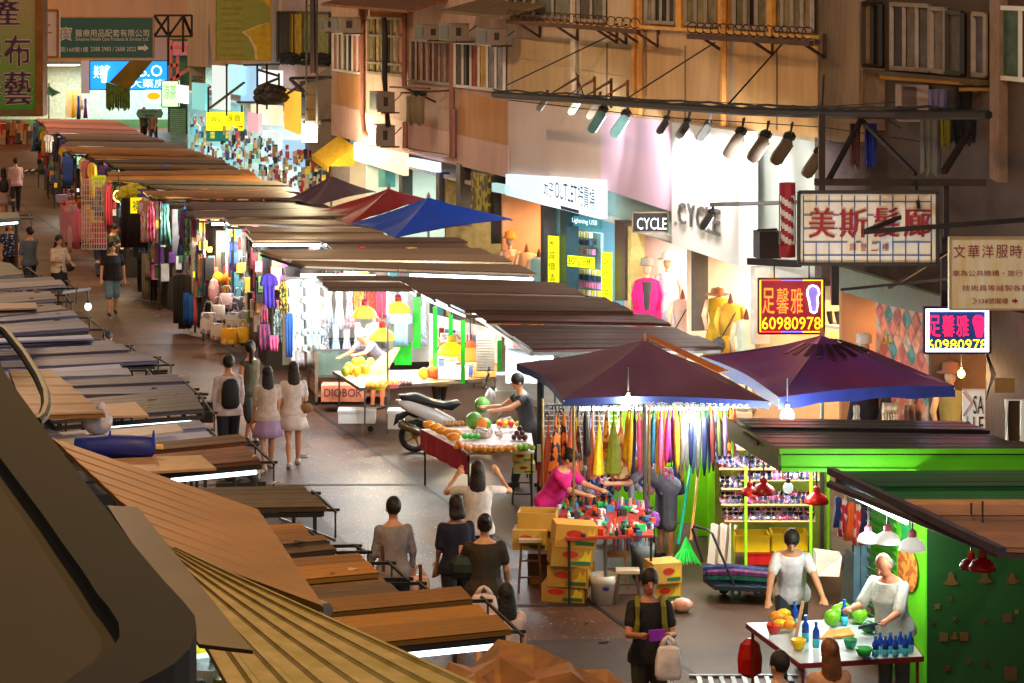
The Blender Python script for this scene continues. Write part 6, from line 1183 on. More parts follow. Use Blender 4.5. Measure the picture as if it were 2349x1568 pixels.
def person(label, x, ytop, H=1.68, yaw=0., lean=0., head=0., turn=0., arms=((8, 6, 12, 0), (8, 6, 12, 0)), legs=((12, 0), (-10, 12)), shirt=None, sleeve=.6, low=None, lowc=None, hem=0., hair='short', hairc=None, shoes=(40, 36, 36), skin=SKIN, build=1., vox=.014, face=True, d=None, long=0., seat=False, cat='person', pattern=None):
    k = H/1.72; L = math.radians(lean); up = V(0, -math.sin(L), math.cos(L)); P0 = V(0, 0, 0)
    # legs first: pelvis height from the lower foot
    lp = []
    for s, (hp, kn) in zip((-1, 1), legs):
        a, b = math.radians(hp), math.radians(hp-kn); hip = V(s*.09, 0, 0); knee = hip+V(s*.01, -math.sin(a), -math.cos(a))*.42; ank = knee+V(0, -math.sin(b), -math.cos(b))*.42; lp.append([hip, knee, ank])
    pz = -min(q[2].z for q in lp)+.085; P0 = V(0, 0, pz); lp = [[p+P0 for p in q] for q in lp]
    T = lambda f, dx=0., dy=0.: P0+up*f+V(dx, 0, 0)+V(0, math.cos(L), math.sin(L))*dy
    hd = math.radians(lean*.55+head); hu = V(0, -math.sin(hd), math.cos(hd)); nk = T(.535); hc = nk+hu*.135; hm = Matrix.Rotation(hd, 3, 'X')@Matrix.Rotation(math.radians(turn), 3, 'Z')
    am = []
    for s, (f, o, e, inn) in zip((-1, 1), arms):
        f, o, e, inn = (math.radians(q) for q in (f, o, e, inn)); f += L*.35; sh = T(.44, s*.165*build)
        u1 = V(s*math.sin(o), -math.sin(f)*math.cos(o), -math.cos(f)*math.cos(o)); el = sh+u1*.28
        u2 = V(s*math.sin(o*.4-inn), -math.sin(f+e), -math.cos(f+e)).normalized(); wr = el+u2*.245; am.append([sh, el, wr, u2])
    B = build
    TR = [(-.1, .12, .1, .0), (-.02, .165, .115, .005), (.1, .15, .105, 0), (.2, .148, .105, 0), (.32, .165, .115, 0), (.42, .175, .105, .005), (.485, .12, .08, .01), (.53, .06, .06, .01)]
    if B > 1.05: TR = [(a, b, c+(.06*(B-1)*4 if .0 < a < .35 else 0), e-(.02 if .0 < a < .35 else 0)) for a, b, c, e in TR]
    def torso(m, g, lo=-.2, hi=.6, hemmed=False):
        rs = []
        for f, wx, wy, oy in TR:
            if hemmed and f < .05: wx, wy = .2, .142
            if lo <= f <= hi: rs.append([T(f, (wx*B+g)*math.cos(a), (wy*B+g)*math.sin(a)+oy) for a in [q*math.pi/7 for q in range(14)]])
        m.rings(rs)
    m = MB(); torso(m, 0); limb(m, [nk-hu*.05, nk+hu*.07], [.055, .05])
    m.ball(hc+hm@V(0, .008, .02), .1, (.78, .96, 1.1), 12, mat=hm); m.ball(hc+hm@V(0, -.025, -.045), .07, (.82, .9, 1.05), 10, mat=hm); limb(m, [hc+hm@V(0, -.09, .01), hc+hm@V(0, -.115, -.02)], [.012, .017], 6)
    for s in (-1, 1): m.ball(hc+hm@V(s*.08, .01, -.01), .026, (.5, .8, 1.2), 6, mat=hm)
    for s, (sh, el, wr, u2) in zip((-1, 1), am):
        limb(m, [sh, el, wr], [.05*B, .042*B, .03]); sx = V(s, 0, 0); side = (sx-u2*sx.dot(u2)).normalized(); nr = u2.cross(side); hp = wr+u2*.05
        m.tube([wr, wr+u2*.03, wr+u2*.085], [.03, .036, .036], 8)
        for q, ln in ((-.027, .05), (-.009, .066), (.009, .07), (.027, .06)):
            a = wr+u2*.075+side*q; b = a+u2*ln*.55+nr*.006*s; limb(m, [a, b, b+u2*ln*.4+nr*.02*s], [.0105, .0095, .008], 5)
        limb(m, [wr+u2*.03-side*.03, wr+u2*.06-side*.055, wr+u2*.09-side*.06], [.012, .011, .009], 5)
    for hip, kn, an in lp:
        limb(m, [hip-V(0, 0, .02), kn, kn.lerp(an, .35)+V(0, .012, 0), an], [.092*B, .058, .056, .036]); limb(m, [an+V(0, .03, -.04), an+V(0, -.14, -.06)], [.042, .03], 7)
    body = melt(m, vox)
    hz = (hc+hm@V(0, 0, .13)).z*k
    if d is None: d = (EYE-hz)*FOC/(ytop-CY)
    loc = V((x-CX)*d/FOC, d, 0)
    t = thing('person', label, cat, loc); rot = Matrix.Rotation(yaw, 4, 'Z')
    def part(name, me, mat):
        me.materials.clear(); me.materials.append(mat); o = link(name, me, t); return o
    part('body', body, M(skin, .55, var=.05))
    if face:
        m = MB()
        for s in (-1, 1): m.ball(hc+hm@V(s*.03, -.094, .022), .009, n=6)
        q = MB(); q.tube([hc+hm@V(-.022, -.09, -.062), hc+hm@V(0, -.094, -.064), hc+hm@V(.022, -.09, -.062)], .006, 5)
        for nm, mm, mt in (('eye', m, BLACK), ('mouth', q, M((150, 76, 70), .5))):
            me = bpy.data.meshes.new(nm); me.from_pydata([tuple(v) for v in mm.v], [], mm.f); part(nm, me, mt)
    if shirt:
        m = MB(); torso(m, .016, -.12, .5, True); n = len(m.v)
        for sh, el, wr, u2 in am:
            if sleeve <= 0: limb(m, [sh, sh+V(0, 0, -.03)], [.054*B, .05])
            elif sleeve <= 1: e = sh.lerp(el, sleeve); limb(m, [sh, e], [.06*B, .062*B]); 
            else: limb(m, [sh, el, el.lerp(wr, sleeve-1)], [.06*B, .052*B, .044])
        part('shirt', melt(m, vox*.95, 3), pattern or M(shirt, .85, var=.16, sc=11, bump=.7))
    if low in ('trousers', 'shorts'):
        m = MB(); f = .55 if low == 'shorts' else 1.; torso(m, .012, -.12, .02); 
        for hip, kn, an in lp: limb(m, [hip, kn]+([kn.lerp(an, .12)] if f < 1 else [kn.lerp(an, .5), an+V(0, 0, .02)]), [.108*B, .082 if f == 1 else .1]+([.098] if f < 1 else [.074, .066]))
        part(low, melt(m, vox, 3), M(lowc, .85, var=.16, sc=11, bump=.6))
    elif low == 'skirt':
        rs = []; cx = (lp[0][1]+lp[1][1])/2
        for f in (0, .15, .4, .7, 1.):
            c = T(.06).lerp(V(cx.x, cx.y, P0.z-hem), f); w = .155+.1*f
            rs.append([c+V((w*B+.012*f*math.sin(a*7))*math.cos(a), (w*.85+.012*f*math.sin(a*7))*math.sin(a), 0) for a in [q*math.pi/14 for q in range(28)]])
        m = MB().rings(rs); me = bpy.data.meshes.new('skirt'); me.from_pydata([tuple(v) for v in m.v], [], m.f); me.polygons.foreach_set('use_smooth', [True]*len(me.polygons)); part('skirt', me, M(lowc, .8, var=.12, sc=8))
    m = MB()
    for hip, kn, an in lp: limb(m, [an+V(0, .035, -.045), an+V(0, -.06, -.055), an+V(0, -.15, -.062)], [.05, .046, .036], 8)
    if shoes: part('shoes', melt(m, vox), M(shoes, .5))
    if hair:
        m = MB(); 
        if hair == 'bald':
            m.ball(hc+hm@V(0, .035, -.01), .105, (.9, .8, .62), 12, mat=hm)
        else:
            m.ball(hc+hm@V(0, .018, .036), .108, (.84, .98, 1.04), 12, mat=hm)
            if hair in ('long', 'bob', 'tail', 'bun'):
                if hair == 'bun': m.ball(hc+hm@V(0, .1, .08), .05, n=8)
                elif hair == 'tail':
                    p = hc+hm@V(0, .1, .05); limb(m, [p, p+V(0, .05, -.08), p+V(0, .03, -.26), p+V(0, .01, -.36)], [.04, .045, .035, .012])
                else:
                    ln = (long or .33) if hair == 'long' else .14; p = hc+hm@V(0, .045, .0)
                    m.rings([[p+V(w*math.cos(a), h*math.sin(a)+dy, -z) for a in [q*math.pi/6 for q in range(12)]] for w, h, z, dy in ((.08, .06, -.06, 0), (.098, .07, .05, .0), (.105, .06, ln*.5, .02), (.1, .045, ln*.85, .03), (.05, .025, ln, .035))])
        part('hair', melt(m, .012, 2), hairc or HAIRC)
    # stand it in the world: meshes are local, so the root takes place, turn and size
    t.rotation_euler = (0, 0, yaw); t.scale = (k, k, k)
    def hand(i, f=1.): 
        sh, el, wr, u2 = am[i]; return loc+rot@((wr+u2*.06*f)*k)
    return t, hand, loc, (lambda p: loc+rot@(Vector(p)*k)), T
for o in (): pass
PI = math.pi; AWAY = PI+RS; TOW = RS
def held_bag(label, p, w, h, mat, name='carrier_bag', cat='bag'):
    m = MB(); sq = lambda q: (abs(math.cos(q))**.6*math.copysign(1, math.cos(q)), abs(math.sin(q))**.6*math.copysign(1, math.sin(q)))
    m.rings([[p+V(a*w*sq(q)[0]*(1+.06*math.sin(q*5+z*30)), a*w*.42*sq(q)[1]*(1+.1*math.cos(q*4+z*25)), z) for q in [j*math.pi/8 for j in range(16)]] for a, z in ((.3, -h*.22), (.4, -h*.3), (.46, -h*.55), (.5, -h*.85), (.44, -h*.98), (.1, -h))])
    for s in (-1, 1): m.tube([p+V(s*w*.24, 0, -h*.24), p+V(s*w*.12, 0, -h*.08), p], [.03, .022, .012], 5)
    return solo(m, name, mat, label, cat, smooth=True)
def backpack(t, T, col, name='backpack'):
    m = MB(); m.rings([[T(f, w*math.cos(a), .17+h*math.sin(a)) for a in [q*math.pi/5 for q in range(10)]] for f, w, h in ((.02, .1, .05), (.08, .14, .08), (.3, .14, .085), (.42, .11, .06), (.46, .05, .03))]); me = bpy.data.meshes.new(name); me.from_pydata([tuple(v) for v in m.v], [], m.f); me.materials.append(M(col, .7)); me.polygons.foreach_set('use_smooth', [True]*len(me.polygons)); link(name, me, t)
def straps(t, T, col, w=.028):
    m = MB()
    for s in (-1, 1): m.tube([T(.48, s*.12, .1), T(.52, s*.12, .0), T(.45, s*.125, -.115), T(.3, s*.13, -.135), T(.16, s*.15, -.12)], w, 6)
    me = bpy.data.meshes.new('strap'); me.from_pydata([tuple(v) for v in m.v], [], m.f); me.materials.append(M(col, .8)); link('backpack_straps', me, t)
HNG = (6, 7, 10, 0)
person('man in black t-shirt and pale blue shorts walking towards the camera in mid street', 258, 555, 1.62, TOW, arms=((14, 16, 14, 0), (-10, 16, 10, 0)), legs=((10, 6), (-8, 14)), shirt=(26, 26, 28), low='shorts', lowc=(110, 140, 160), build=1.12, hair='short')
person('man in pale pink shirt and dark trousers walking away at the far left', 36, 362, 1.74, AWAY, shirt=(214, 170, 164), sleeve=1.5, low='trousers', lowc=(50, 44, 44), face=False)
t = person('person in pale skirt with a dark rucksack beside the pink shirted man', 8, 385, 1.64, AWAY, shirt=(190, 150, 140), low='skirt', lowc=(170, 140, 130), hem=.4, face=False, hair='long'); backpack(t[0], t[4], (50, 40, 40))
person('woman in navy spotted top at the left edge of the photo', 22, 508, 1.6, TOW, shirt=(40, 50, 96), pattern=M((36, 46, 92), .8, kind='dots', c2=(226, 226, 230), sc=16), low='trousers', lowc=(40, 36, 44), hair='bob', build=1.08)
person('man in grey blue shirt and dark trousers seen from behind, hand on chin', 68, 520, 1.72, AWAY+.4, arms=((60, 20, 90, 10), (5, 12, 15, 0)), shirt=(92, 100, 116), sleeve=.9, low='trousers', lowc=(40, 38, 40), face=False)
t = person('woman in cream top and black skirt walking with a small black handbag', 135, 540, 1.62, TOW+.3, arms=((22, 10, 70, 20), (10, 18, 60, 10)), shirt=(214, 186, 156), sleeve=.9, low='skirt', lowc=(26, 24, 28), hem=.42, hair='long', long=.32)
m = MB(); p = t[3](V(.24, -.06, .92)); m.ball(p, .13, (1, .5, .75), 8); m.tube([p+V(-.08, 0, .08), p+V(-.16, 0, .5)], .014, 4); solo(m, 'handbag', BLACK, 'small black handbag hanging at the side of the woman in cream', 'bag')
person('person with short dark hair whose head shows over the left roofs', 246, 760, 1.62, TOW-.7, shirt=(60, 56, 60), low='trousers', lowc=(40, 40, 44))
t = person('man in pale shirt with a black rucksack walking away in mid street', 524, 814, 1.74, AWAY, shirt=(206, 196, 204), sleeve=1.7, low='trousers', lowc=(28, 30, 44), face=False, arms=((16, 10, 18, 0), (-12, 12, 14, 0))); backpack(t[0], t[4], (26, 26, 28))
person('woman with long ponytail in a dark green top ahead of the group', 574, 782, 1.66, AWAY+.6, shirt=(70, 66, 46), sleeve=0, low='shorts', lowc=(60, 60, 60), hair='tail', turn=-50, face=False)
t = person('girl with long dark hair in a lilac skirt walking away', 613, 840, 1.58, AWAY, shirt=(206, 186, 176), sleeve=.6, low='skirt', lowc=(176, 146, 190), hem=.36, hair='long', long=.42, face=False, shoes=(180, 170, 170))
t = person('girl in a white dress carrying a small shoulder bag, walking away', 673, 830, 1.6, AWAY-.1, shirt=(224, 210, 204), sleeve=.7, low='skirt', lowc=(230, 216, 206), hem=.3, hair='long', long=.36, face=False, shoes=(200, 190, 186), arms=((10, 10, 70, 10), (5, 8, 30, 10)))
m = MB(); p = t[3](V(-.2, .1, .95)); m.ball(p, .1, (1.1, .5, .8), 8); m.tube([p+V(-.05, 0, .06), p+V(-.1, .1, .5)], .012, 4); solo(m, 'handbag', M((150, 110, 60), .6), 'small tan shoulder bag of the girl in the white dress', 'bag')
person('old fruit seller with white hair bending over the papayas in a grey blue shirt', 868, 768, 1.62, -.7, lean=48, head=10, arms=((40, 4, 20, 0), (46, 6, 25, 5)), legs=((6, 4), (2, 4)), shirt=(120, 124, 150), low='shorts', lowc=(50, 46, 56), hairc=M((196, 186, 176), .7), d=45.2, skin=(214, 130, 100))
person('boy in a yellow top looking down behind the pendant lamps', 1008, 784, 1.35, .5, head=24, arms=((30, 8, 60, 10), (30, 8, 60, 10)), shirt=(230, 200, 20), low='trousers', lowc=(60, 60, 70), hair='short', d=43.6)
person('fruit seller in a dark sleeveless shirt reaching over the fruit stand', 1212, 862, 1.7, -1.2, lean=14, head=12, arms=((50, 10, 35, 0), (60, 6, 20, 0)), shirt=(54, 58, 66), sleeve=.3, low='trousers', lowc=(50, 50, 60), d=38.2)
person('woman in a magenta shirt sorting goods at the red table', 1258, 1048, 1.58, 1.1, lean=30, head=16, arms=((38, 6, 30, 10), (44, 4, 20, 0)), legs=((4, 4), (0, 4)), shirt=(206, 30, 130), sleeve=.75, low='trousers', lowc=(50, 44, 70), hair='bun', build=1.1, d=33.)
person('man in grey blue shirt and shorts bending at the umbrella stall', 1530, 1062, 1.74, -1.3, lean=52, head=14, arms=((30, 6, 40, 5), (34, 6, 40, 5)), legs=((6, 4), (0, 2)), shirt=(110, 112, 132), sleeve=.7, low='shorts', lowc=(100, 104, 120), hair='short', hairc=M((120, 120, 130), .8), d=33.4, face=False)
person('woman in a white t-shirt with both hands raised to her hair', 1096, 1058, 1.66, AWAY-.3, arms=((75, 55, 95, 62), (70, 55, 100, 62)), shirt=(214, 208, 208), low='trousers', lowc=(60, 56, 60), hair='long', long=.3, face=False)
t = person('person in a grey shirt walking away with a pale pink carrier bag', 902, 1140, 1.7, AWAY, arms=((6, 14, 14, 0), (10, 10, 20, 0)), shirt=(140, 132, 136), sleeve=1.7, low='trousers', lowc=(34, 34, 42), face=False); held_bag('pale pink carrier bag held by the person in the grey shirt', t[1](0)+V(.06, 0, .1), .3, .5, M((226, 180, 172), .4, var=.15))
t = person('person in navy clothes walking away with a blue and white bag', 1046, 1136, 1.66, AWAY, shirt=(24, 26, 50), sleeve=.8, low='trousers', lowc=(26, 26, 40), face=False, hair='bob', skin=(150, 104, 80)); held_bag('blue and white carrier bag held low by the person in navy', t[1](0)+V(.05, -.1, .0), .36, .42, M((206, 206, 220), .4, kind='print', c2=(40, 90, 180), sc=3))
t = person('woman in a dark olive dress with a dark shoulder bag, walking away', 1112, 1180, 1.66, AWAY-.2, shirt=(52, 44, 32), sleeve=.6, low='skirt', lowc=(46, 34, 26), hem=.62, hair='bun', face=False, arms=((10, 14, 20, 0), (30, 14, 80, 10)), build=1.1); 
m = MB(); p = t[3](V(.22, -.02, 1.12)); m.ball(p, .2, (.9, .5, .7), 8); solo(m, 'shoulder_bag', M((30, 46, 40), .6), 'dark green shoulder bag under the arm of the olive dressed woman', 'bag')
t = person('woman with long dark hair in a pale pink top above the nearest left roof', 1160, 1338, 1.6, AWAY, shirt=(222, 190, 178), sleeve=.2, low='skirt', lowc=(40, 36, 40), hem=.4, hair='long', long=.34, face=False)
held_bag('pale round carrier bag beside the woman in the pale pink top', D(1110, 1345, 26.5), .3, .36, M((222, 196, 190), .4))
t = person('man in a black t-shirt with yellow green rucksack straps holding a purple purse', 1490, 1305, 1.72, 0.05, head=8, arms=((26, 10, 75, 30), (22, 10, 80, 20)), legs=((6, 4), (-4, 6)), shirt=(22, 20, 22), low='trousers', lowc=(46, 46, 36), hair='short', skin=(186, 124, 96), vox=.011); straps(t[0], t[4], (120, 116, 30))
h = t[1](0); m = MB(); m.box(h+V(.12, -.04, .02), (.16, .04, .1), .3); solo(m, 'purse', M((150, 50, 190), .4), 'purple purse in the hands of the man with straps', 'purse'); held_bag('translucent white carrier bag hanging from the arm of the man with straps', t[1](1)+V(.0, -.08, .02),   .26, .42, M((220, 210, 206), .3, var=.25, sc=9))
person('blurry headed person in a white t-shirt leaning on the vendor table', 1816, 1300, 1.66, -.1, lean=24, head=22, arms=((24, 14, 14, 0), (34, 20, 6, -10)), shirt=(226, 224, 232), low='trousers', lowc=(60, 60, 70), hair='short', d=28.)
t = person('elderly balding vendor in a white polo shirt cutting fruit', 2052, 1296, 1.68, -.75, lean=14, head=22, arms=((34, 8, 50, 10), (30, 10, 45, 0)), legs=((4, 4), (0, 2)), shirt=(176, 188, 184), sleeve=.95, low='trousers', lowc=(90, 104, 120), hair='bald', hairc=M((90, 90, 96), .8), skin=(196, 130, 98), build=1.12, vox=.011, d=26.4)
m = MB(); h = t[1](1); m.prism([h, h+V(.02, 0, .03), h+V(-.26, -.08, -.01), h+V(-.26, -.08, -.04)], (0, .006, 0)); solo(m, 'kitchen_knife', STEEL, 'long kitchen knife in the hand of the balding vendor', 'knife')
person('woman with long brown hair at the bottom edge, seen from behind', 1902, 1466, 1.6, AWAY, shirt=(206, 150, 110), sleeve=.2, low='trousers', lowc=(40, 36, 40), hair='long', long=.42, hairc=M((110, 62, 30), .5, var=.4, sc=12), face=False)
person('person in dark blue with dark hair at the bottom edge beside the red bag', 1786, 1494, 1.6, AWAY+.4, shirt=(24, 30, 60), low='trousers', lowc=(30, 30, 36), hair='short', face=False)
person('stall keeper in a magenta shirt behind the white wire grid', 230, 448, 1.66, AWAY, shirt=(206, 40, 110), low='trousers', lowc=(60, 60, 90), face=False, d=65.5)
person('boy in a dark grey t-shirt standing beside the sock curtain', 258, 476, 1.5, 1.2, arms=((20, 8, 80, 10), (20, 8, 80, 10)), head=18, shirt=(76, 80, 90), low='trousers', lowc=(50, 50, 60), d=63.5)
person('child in pink bending by the far end of the stalls', 120, 350, 1.4, 1.2, lean=40, shirt=(236, 110, 150), low='trousers', lowc=(200, 160, 150), hair='bob', d=92)
person('passer-by with a bald head behind the street name plate', 330, 241, 1.7, .4, shirt=(70, 90, 110), low='trousers', lowc=(60, 60, 70), d=118, hair='bald'); person('passer-by in brown under the street name plate', 352, 272, 1.66, -.5, shirt=(140, 110, 100), low='trousers', lowc=(80, 90, 110), d=116, hair='bob')
person('shopper with dark hair seen over the roofs in front of the pink jacket', 1487, 712, 1.66, PI, shirt=(70, 60, 60), low='trousers', lowc=(50, 50, 50), face=False, d=39.5); person('shopper with short hair seen between the deep blue parasol and the black roof', 1978, 935, 1.62, PI, shirt=(90, 80, 70), low='trousers', lowc=(50, 50, 50), face=False, d=33.2)
# ================================================================ HANGING CLOTHES
def garment_mesh(kind):
    prof = {'tshirt': [(0, .2), (-.03, .5), (-.1, .85), (-.3, 1.), (-.36, .95), (-.37, .62), (-.7, .6), (-1, .64)], 'dress': [(0, .2), (-.03, .45), (-.16, .52), (-.36, .4), (-.6, .62), (-1, .9)], 'tank': [(0, .16), (-.1, .3), (-.25, .55), (-.6, .58), (-1, .62)],
            'strip': [(0, .8), (-.3, .9), (-.7, .85), (-1, .8)], 'coat': [(0, .25), (-.05, .6), (-.14, .95), (-.5, 1.), (-.75, 1.), (-1, .98)]}.get(kind); m = MB(); N = 10
    def body(prof, cx, ph=0):
        rs = []
        for z, w in prof:
            ring = [V(cx+(j/(N-1)-.5)*w, -.03-.03*math.sin(j*1.9+ph+z*2)*min(1, -z*2), z) for j in range(N)]; rs.append(ring+[p+V(0, .05, 0) for p in reversed(ring)])
        m.rings(rs)
    if kind == 'trousers':
        body([(0, .8), (-.3, .86)], 0); body([(-.29, .42), (-.6, .38), (-1, .32)], -.22); body([(-.29, .42), (-.6, .38), (-1, .32)], .22, 1)
    else: body(prof, 0)
    me = bpy.data.meshes.new(kind); me.from_pydata([tuple(v) for v in m.v], [], m.f); me.materials.append(DARK)
    bm = bmesh.new(); bm.from_mesh(me); bmesh.ops.recalc_face_normals(bm, faces=bm.faces); bm.to_mesh(me); bm.free(); me.polygons.foreach_set('use_smooth', [True]*len(me.polygons)); return me
GAR = {k: garment_mesh(k) for k in ('tshirt', 'dress', 'tank', 'strip', 'coat', 'trousers')}
NAME = {'tshirt': 't_shirt', 'dress': 'dress', 'tank': 'sleeveless_top', 'strip': 'hanging_cloth', 'coat': 'jacket', 'trousers': 'trousers'}
def hang(kind, x, y, w, h, d, mat, label, group=None, yaw=0., name=None):
    o = link(name or NAME[kind], GAR[kind], None, D(x, y, d)); s = d/FOC; o.scale = (w*s/(1 if kind != 'strip' else .85), 1, h*s); o.rotation_euler = (0, 0, yaw); paint(o, mat); return tag(o, label, NAME[kind].replace('_', ' ').replace('t shirt', 't-shirt'), group)
def cm(c, c2=None, sc=14, kind='print'): return M(c, .85, var=.1, sc=5) if not c2 else M(c, .85, kind=kind, c2=c2, sc=sc)
WS = 'clothes hung in the white lit stall'; WH = (226, 230, 232); d = 46.6
m = MB(); m.prism([D(648, 838, 47.6), D(985, 830, 47.6), D(985, 640, 47.6), D(648, 636, 47.6)], (0, .05, 0)); solo(m, 'backdrop_board', M((226, 230, 230), .7, var=.04), 'white display panel behind the clothes of the white lit stall', 'panel')
pats = [('white t-shirt with dark dots', WH, (60, 66, 90)), ('pale blue t-shirt with prints', (190, 220, 232), (70, 90, 140)), ('white t-shirt with red prints', WH, (200, 80, 90)), ('pale aqua t-shirt', (170, 214, 220), None), ('white t-shirt with blue prints', WH, (90, 120, 190)), ('cream t-shirt', (232, 226, 214), None)]
for r in range(5):
    for c in range(2):
        p = pats[(r*2+c*3) % 6]; hang('tshirt', 678+c*38+r, 640+r*37, 56, 52, 46.2-.06*c, cm(p[1], p[2], 30, 'dots') if p[2] else cm(p[1]), '%s in the left columns, %s row, %s' % (p[0], ('top', 'second', 'third', 'fourth', 'bottom')[r], ('outer', 'inner')[c]), WS)
row = [('dress', 752, 660, 38, 95, (226, 226, 230), (170, 180, 200), 'long white dress'), ('dress', 778, 664, 34, 92, (214, 222, 236), None, 'pale lavender dress'), ('dress', 802, 662, 30, 90, (222, 206, 212), (200, 130, 140), 'pinkish patterned dress'), ('strip', 826, 658, 34, 66, (214, 96, 40), (236, 140, 70), 'orange patterned cloth'), ('strip', 852, 660, 26, 70, (200, 70, 50), (120, 40, 40), 'red brown patterned cloth'), ('strip', 874, 658, 20, 72, (190, 60, 90), None, 'dark pink cloth'), ('dress', 898, 662, 34, 84, (228, 214, 214), (200, 110, 120), 'white dress with red sprigs'), ('dress', 927, 664, 30, 80, (230, 224, 222), None, 'plain white dress'),
       ('tshirt', 920, 714, 56, 80, (150, 196, 220), None, 'pale blue dungaree shirt'), ('tank', 972, 688, 24, 105, (206, 220, 226), (130, 150, 170), 'pale patterned top beside the green post'), ('dress', 746, 745, 34, 88, (220, 220, 224), (120, 130, 150), 'white spotted dress'), ('dress', 770, 742, 30, 88, (150, 176, 220), (220, 226, 236), 'blue and white dress'), ('dress', 795, 744, 32, 88, (214, 200, 222), None, 'lilac white dress'), ('dress', 820, 740, 30, 90, (224, 226, 224), (150, 170, 160), 'white dress with grey sprigs'), ('dress', 846, 744, 30, 84, (214, 222, 214), None, 'pale green white dress'), ('strip', 735, 690, 14, 140, (232, 200, 180), None, 'narrow peach cloth')]
for k, (kd, x, y, w, h, c, c2, nm) in enumerate(row): hang(kd, x, y, w, h, 46.5-.04*(k % 3), cm(c, c2, 22), nm+(' hung in the upper row of the white stall' if y < 700 else ' hung in the lower row of the white stall'), WS)
lef = [('tshirt', 617, 628, 42, 78, (70, 50, 160), None, 'purple swim top with pink sleeves'), ('tank', 650, 640, 34, 80, (50, 46, 50), (200, 170, 60), 'black flowered top'), ('tank', 606, 700, 30, 46, (60, 60, 90), (190, 60, 80), 'dark patterned top'), ('tank', 636, 708, 36, 78, (130, 150, 150), (60, 70, 60), 'grey green patterned top'), ('strip', 606, 744, 26, 60, (150, 40, 60), (60, 60, 110), 'red and blue striped cloth'), ('strip', 664, 720, 16, 100, (40, 90, 170), None, 'blue cloth'), ('strip', 628, 770, 20, 36, (210, 90, 140), None, 'pink cloth')]
for k, (kd, x, y, w, h, c, c2, nm) in enumerate(lef): hang(kd, x, y, w, h, 45.9-.03*k, cm(c, c2, 14), nm+' at the left corner of the white stall', 'clothes at the corner of the white stall')
m = MB(); m.prism([D(948, 800, 46.9), D(966, 800, 46.9), D(964, 682, 46.9), D(948, 682, 46.9)], (0, .06, 0)); m.prism([D(905, 838, 46.7), D(944, 838, 46.7), D(944, 786, 46.7), D(905, 786, 46.7)], (0, .06, 0)); solo(m, 'green_board', M((20, 206, 40), .5), 'bright green board at the right end of the white stall', 'board')
t = thing('tube_lights', 'pair of white tube lamps below the small awning of the white stall', 'lamp', D(800, 655, 45)); MB().tube([D(742, 660, 44.5), D(935, 662, 44.5)], .025, 6).build('lamp_tube', E((240, 248, 255), 7), t); MB().tube([D(690, 632, 46), D(860, 634, 46)], .025, 6).build('lamp_tube', E((240, 248, 255), 7), t)
light(t, D(760, 680, 44.8), 42, (.9, .97, 1), r=.4); light(t, D(900, 680, 44.8), 40, (.9, .97, 1), r=.4); light(t, D(660, 690, 44.6), 34, (.9, .97, 1), r=.3)
# --- cushions and bags under the warm bulbs
BG = 'cushions and bags in the warm lit stall'
def bag_thing(x, y, w, h, d, col, lab, col2=None, shape='cushion'):
    s = d/FOC; m = MB(); p = D(x, y, d); sg = lambda v: abs(v)**.55*math.copysign(1, v)
    if shape == 'bag': m.rings([[p+V(a*w*s*.5*sg(math.cos(q)), a*w*s*.2*sg(math.sin(q))*(1+.15*math.sin(q*3+z)), z*h*s) for q in [j*math.pi/7 for j in range(14)]] for a, z in ((.78, .4), (.84, .38), (.95, .0), (1, -.4), (.9, -.48))])
    else: m.ball(p, 1, (w*s/2, w*s/3.2, h*s/2), 9)
    if shape == 'bag': m.tube([p+V(-w*s*.3, 0, h*s*.4), p+V(-w*s*.15, 0, h*s*.85), p+V(w*s*.15, 0, h*s*.85), p+V(w*s*.3, 0, h*s*.4)], .015, 4)
    return solo(m, 'shopping_bag' if shape == 'bag' else 'cushion', cm(col, col2, 10), lab, shape, BG, True)
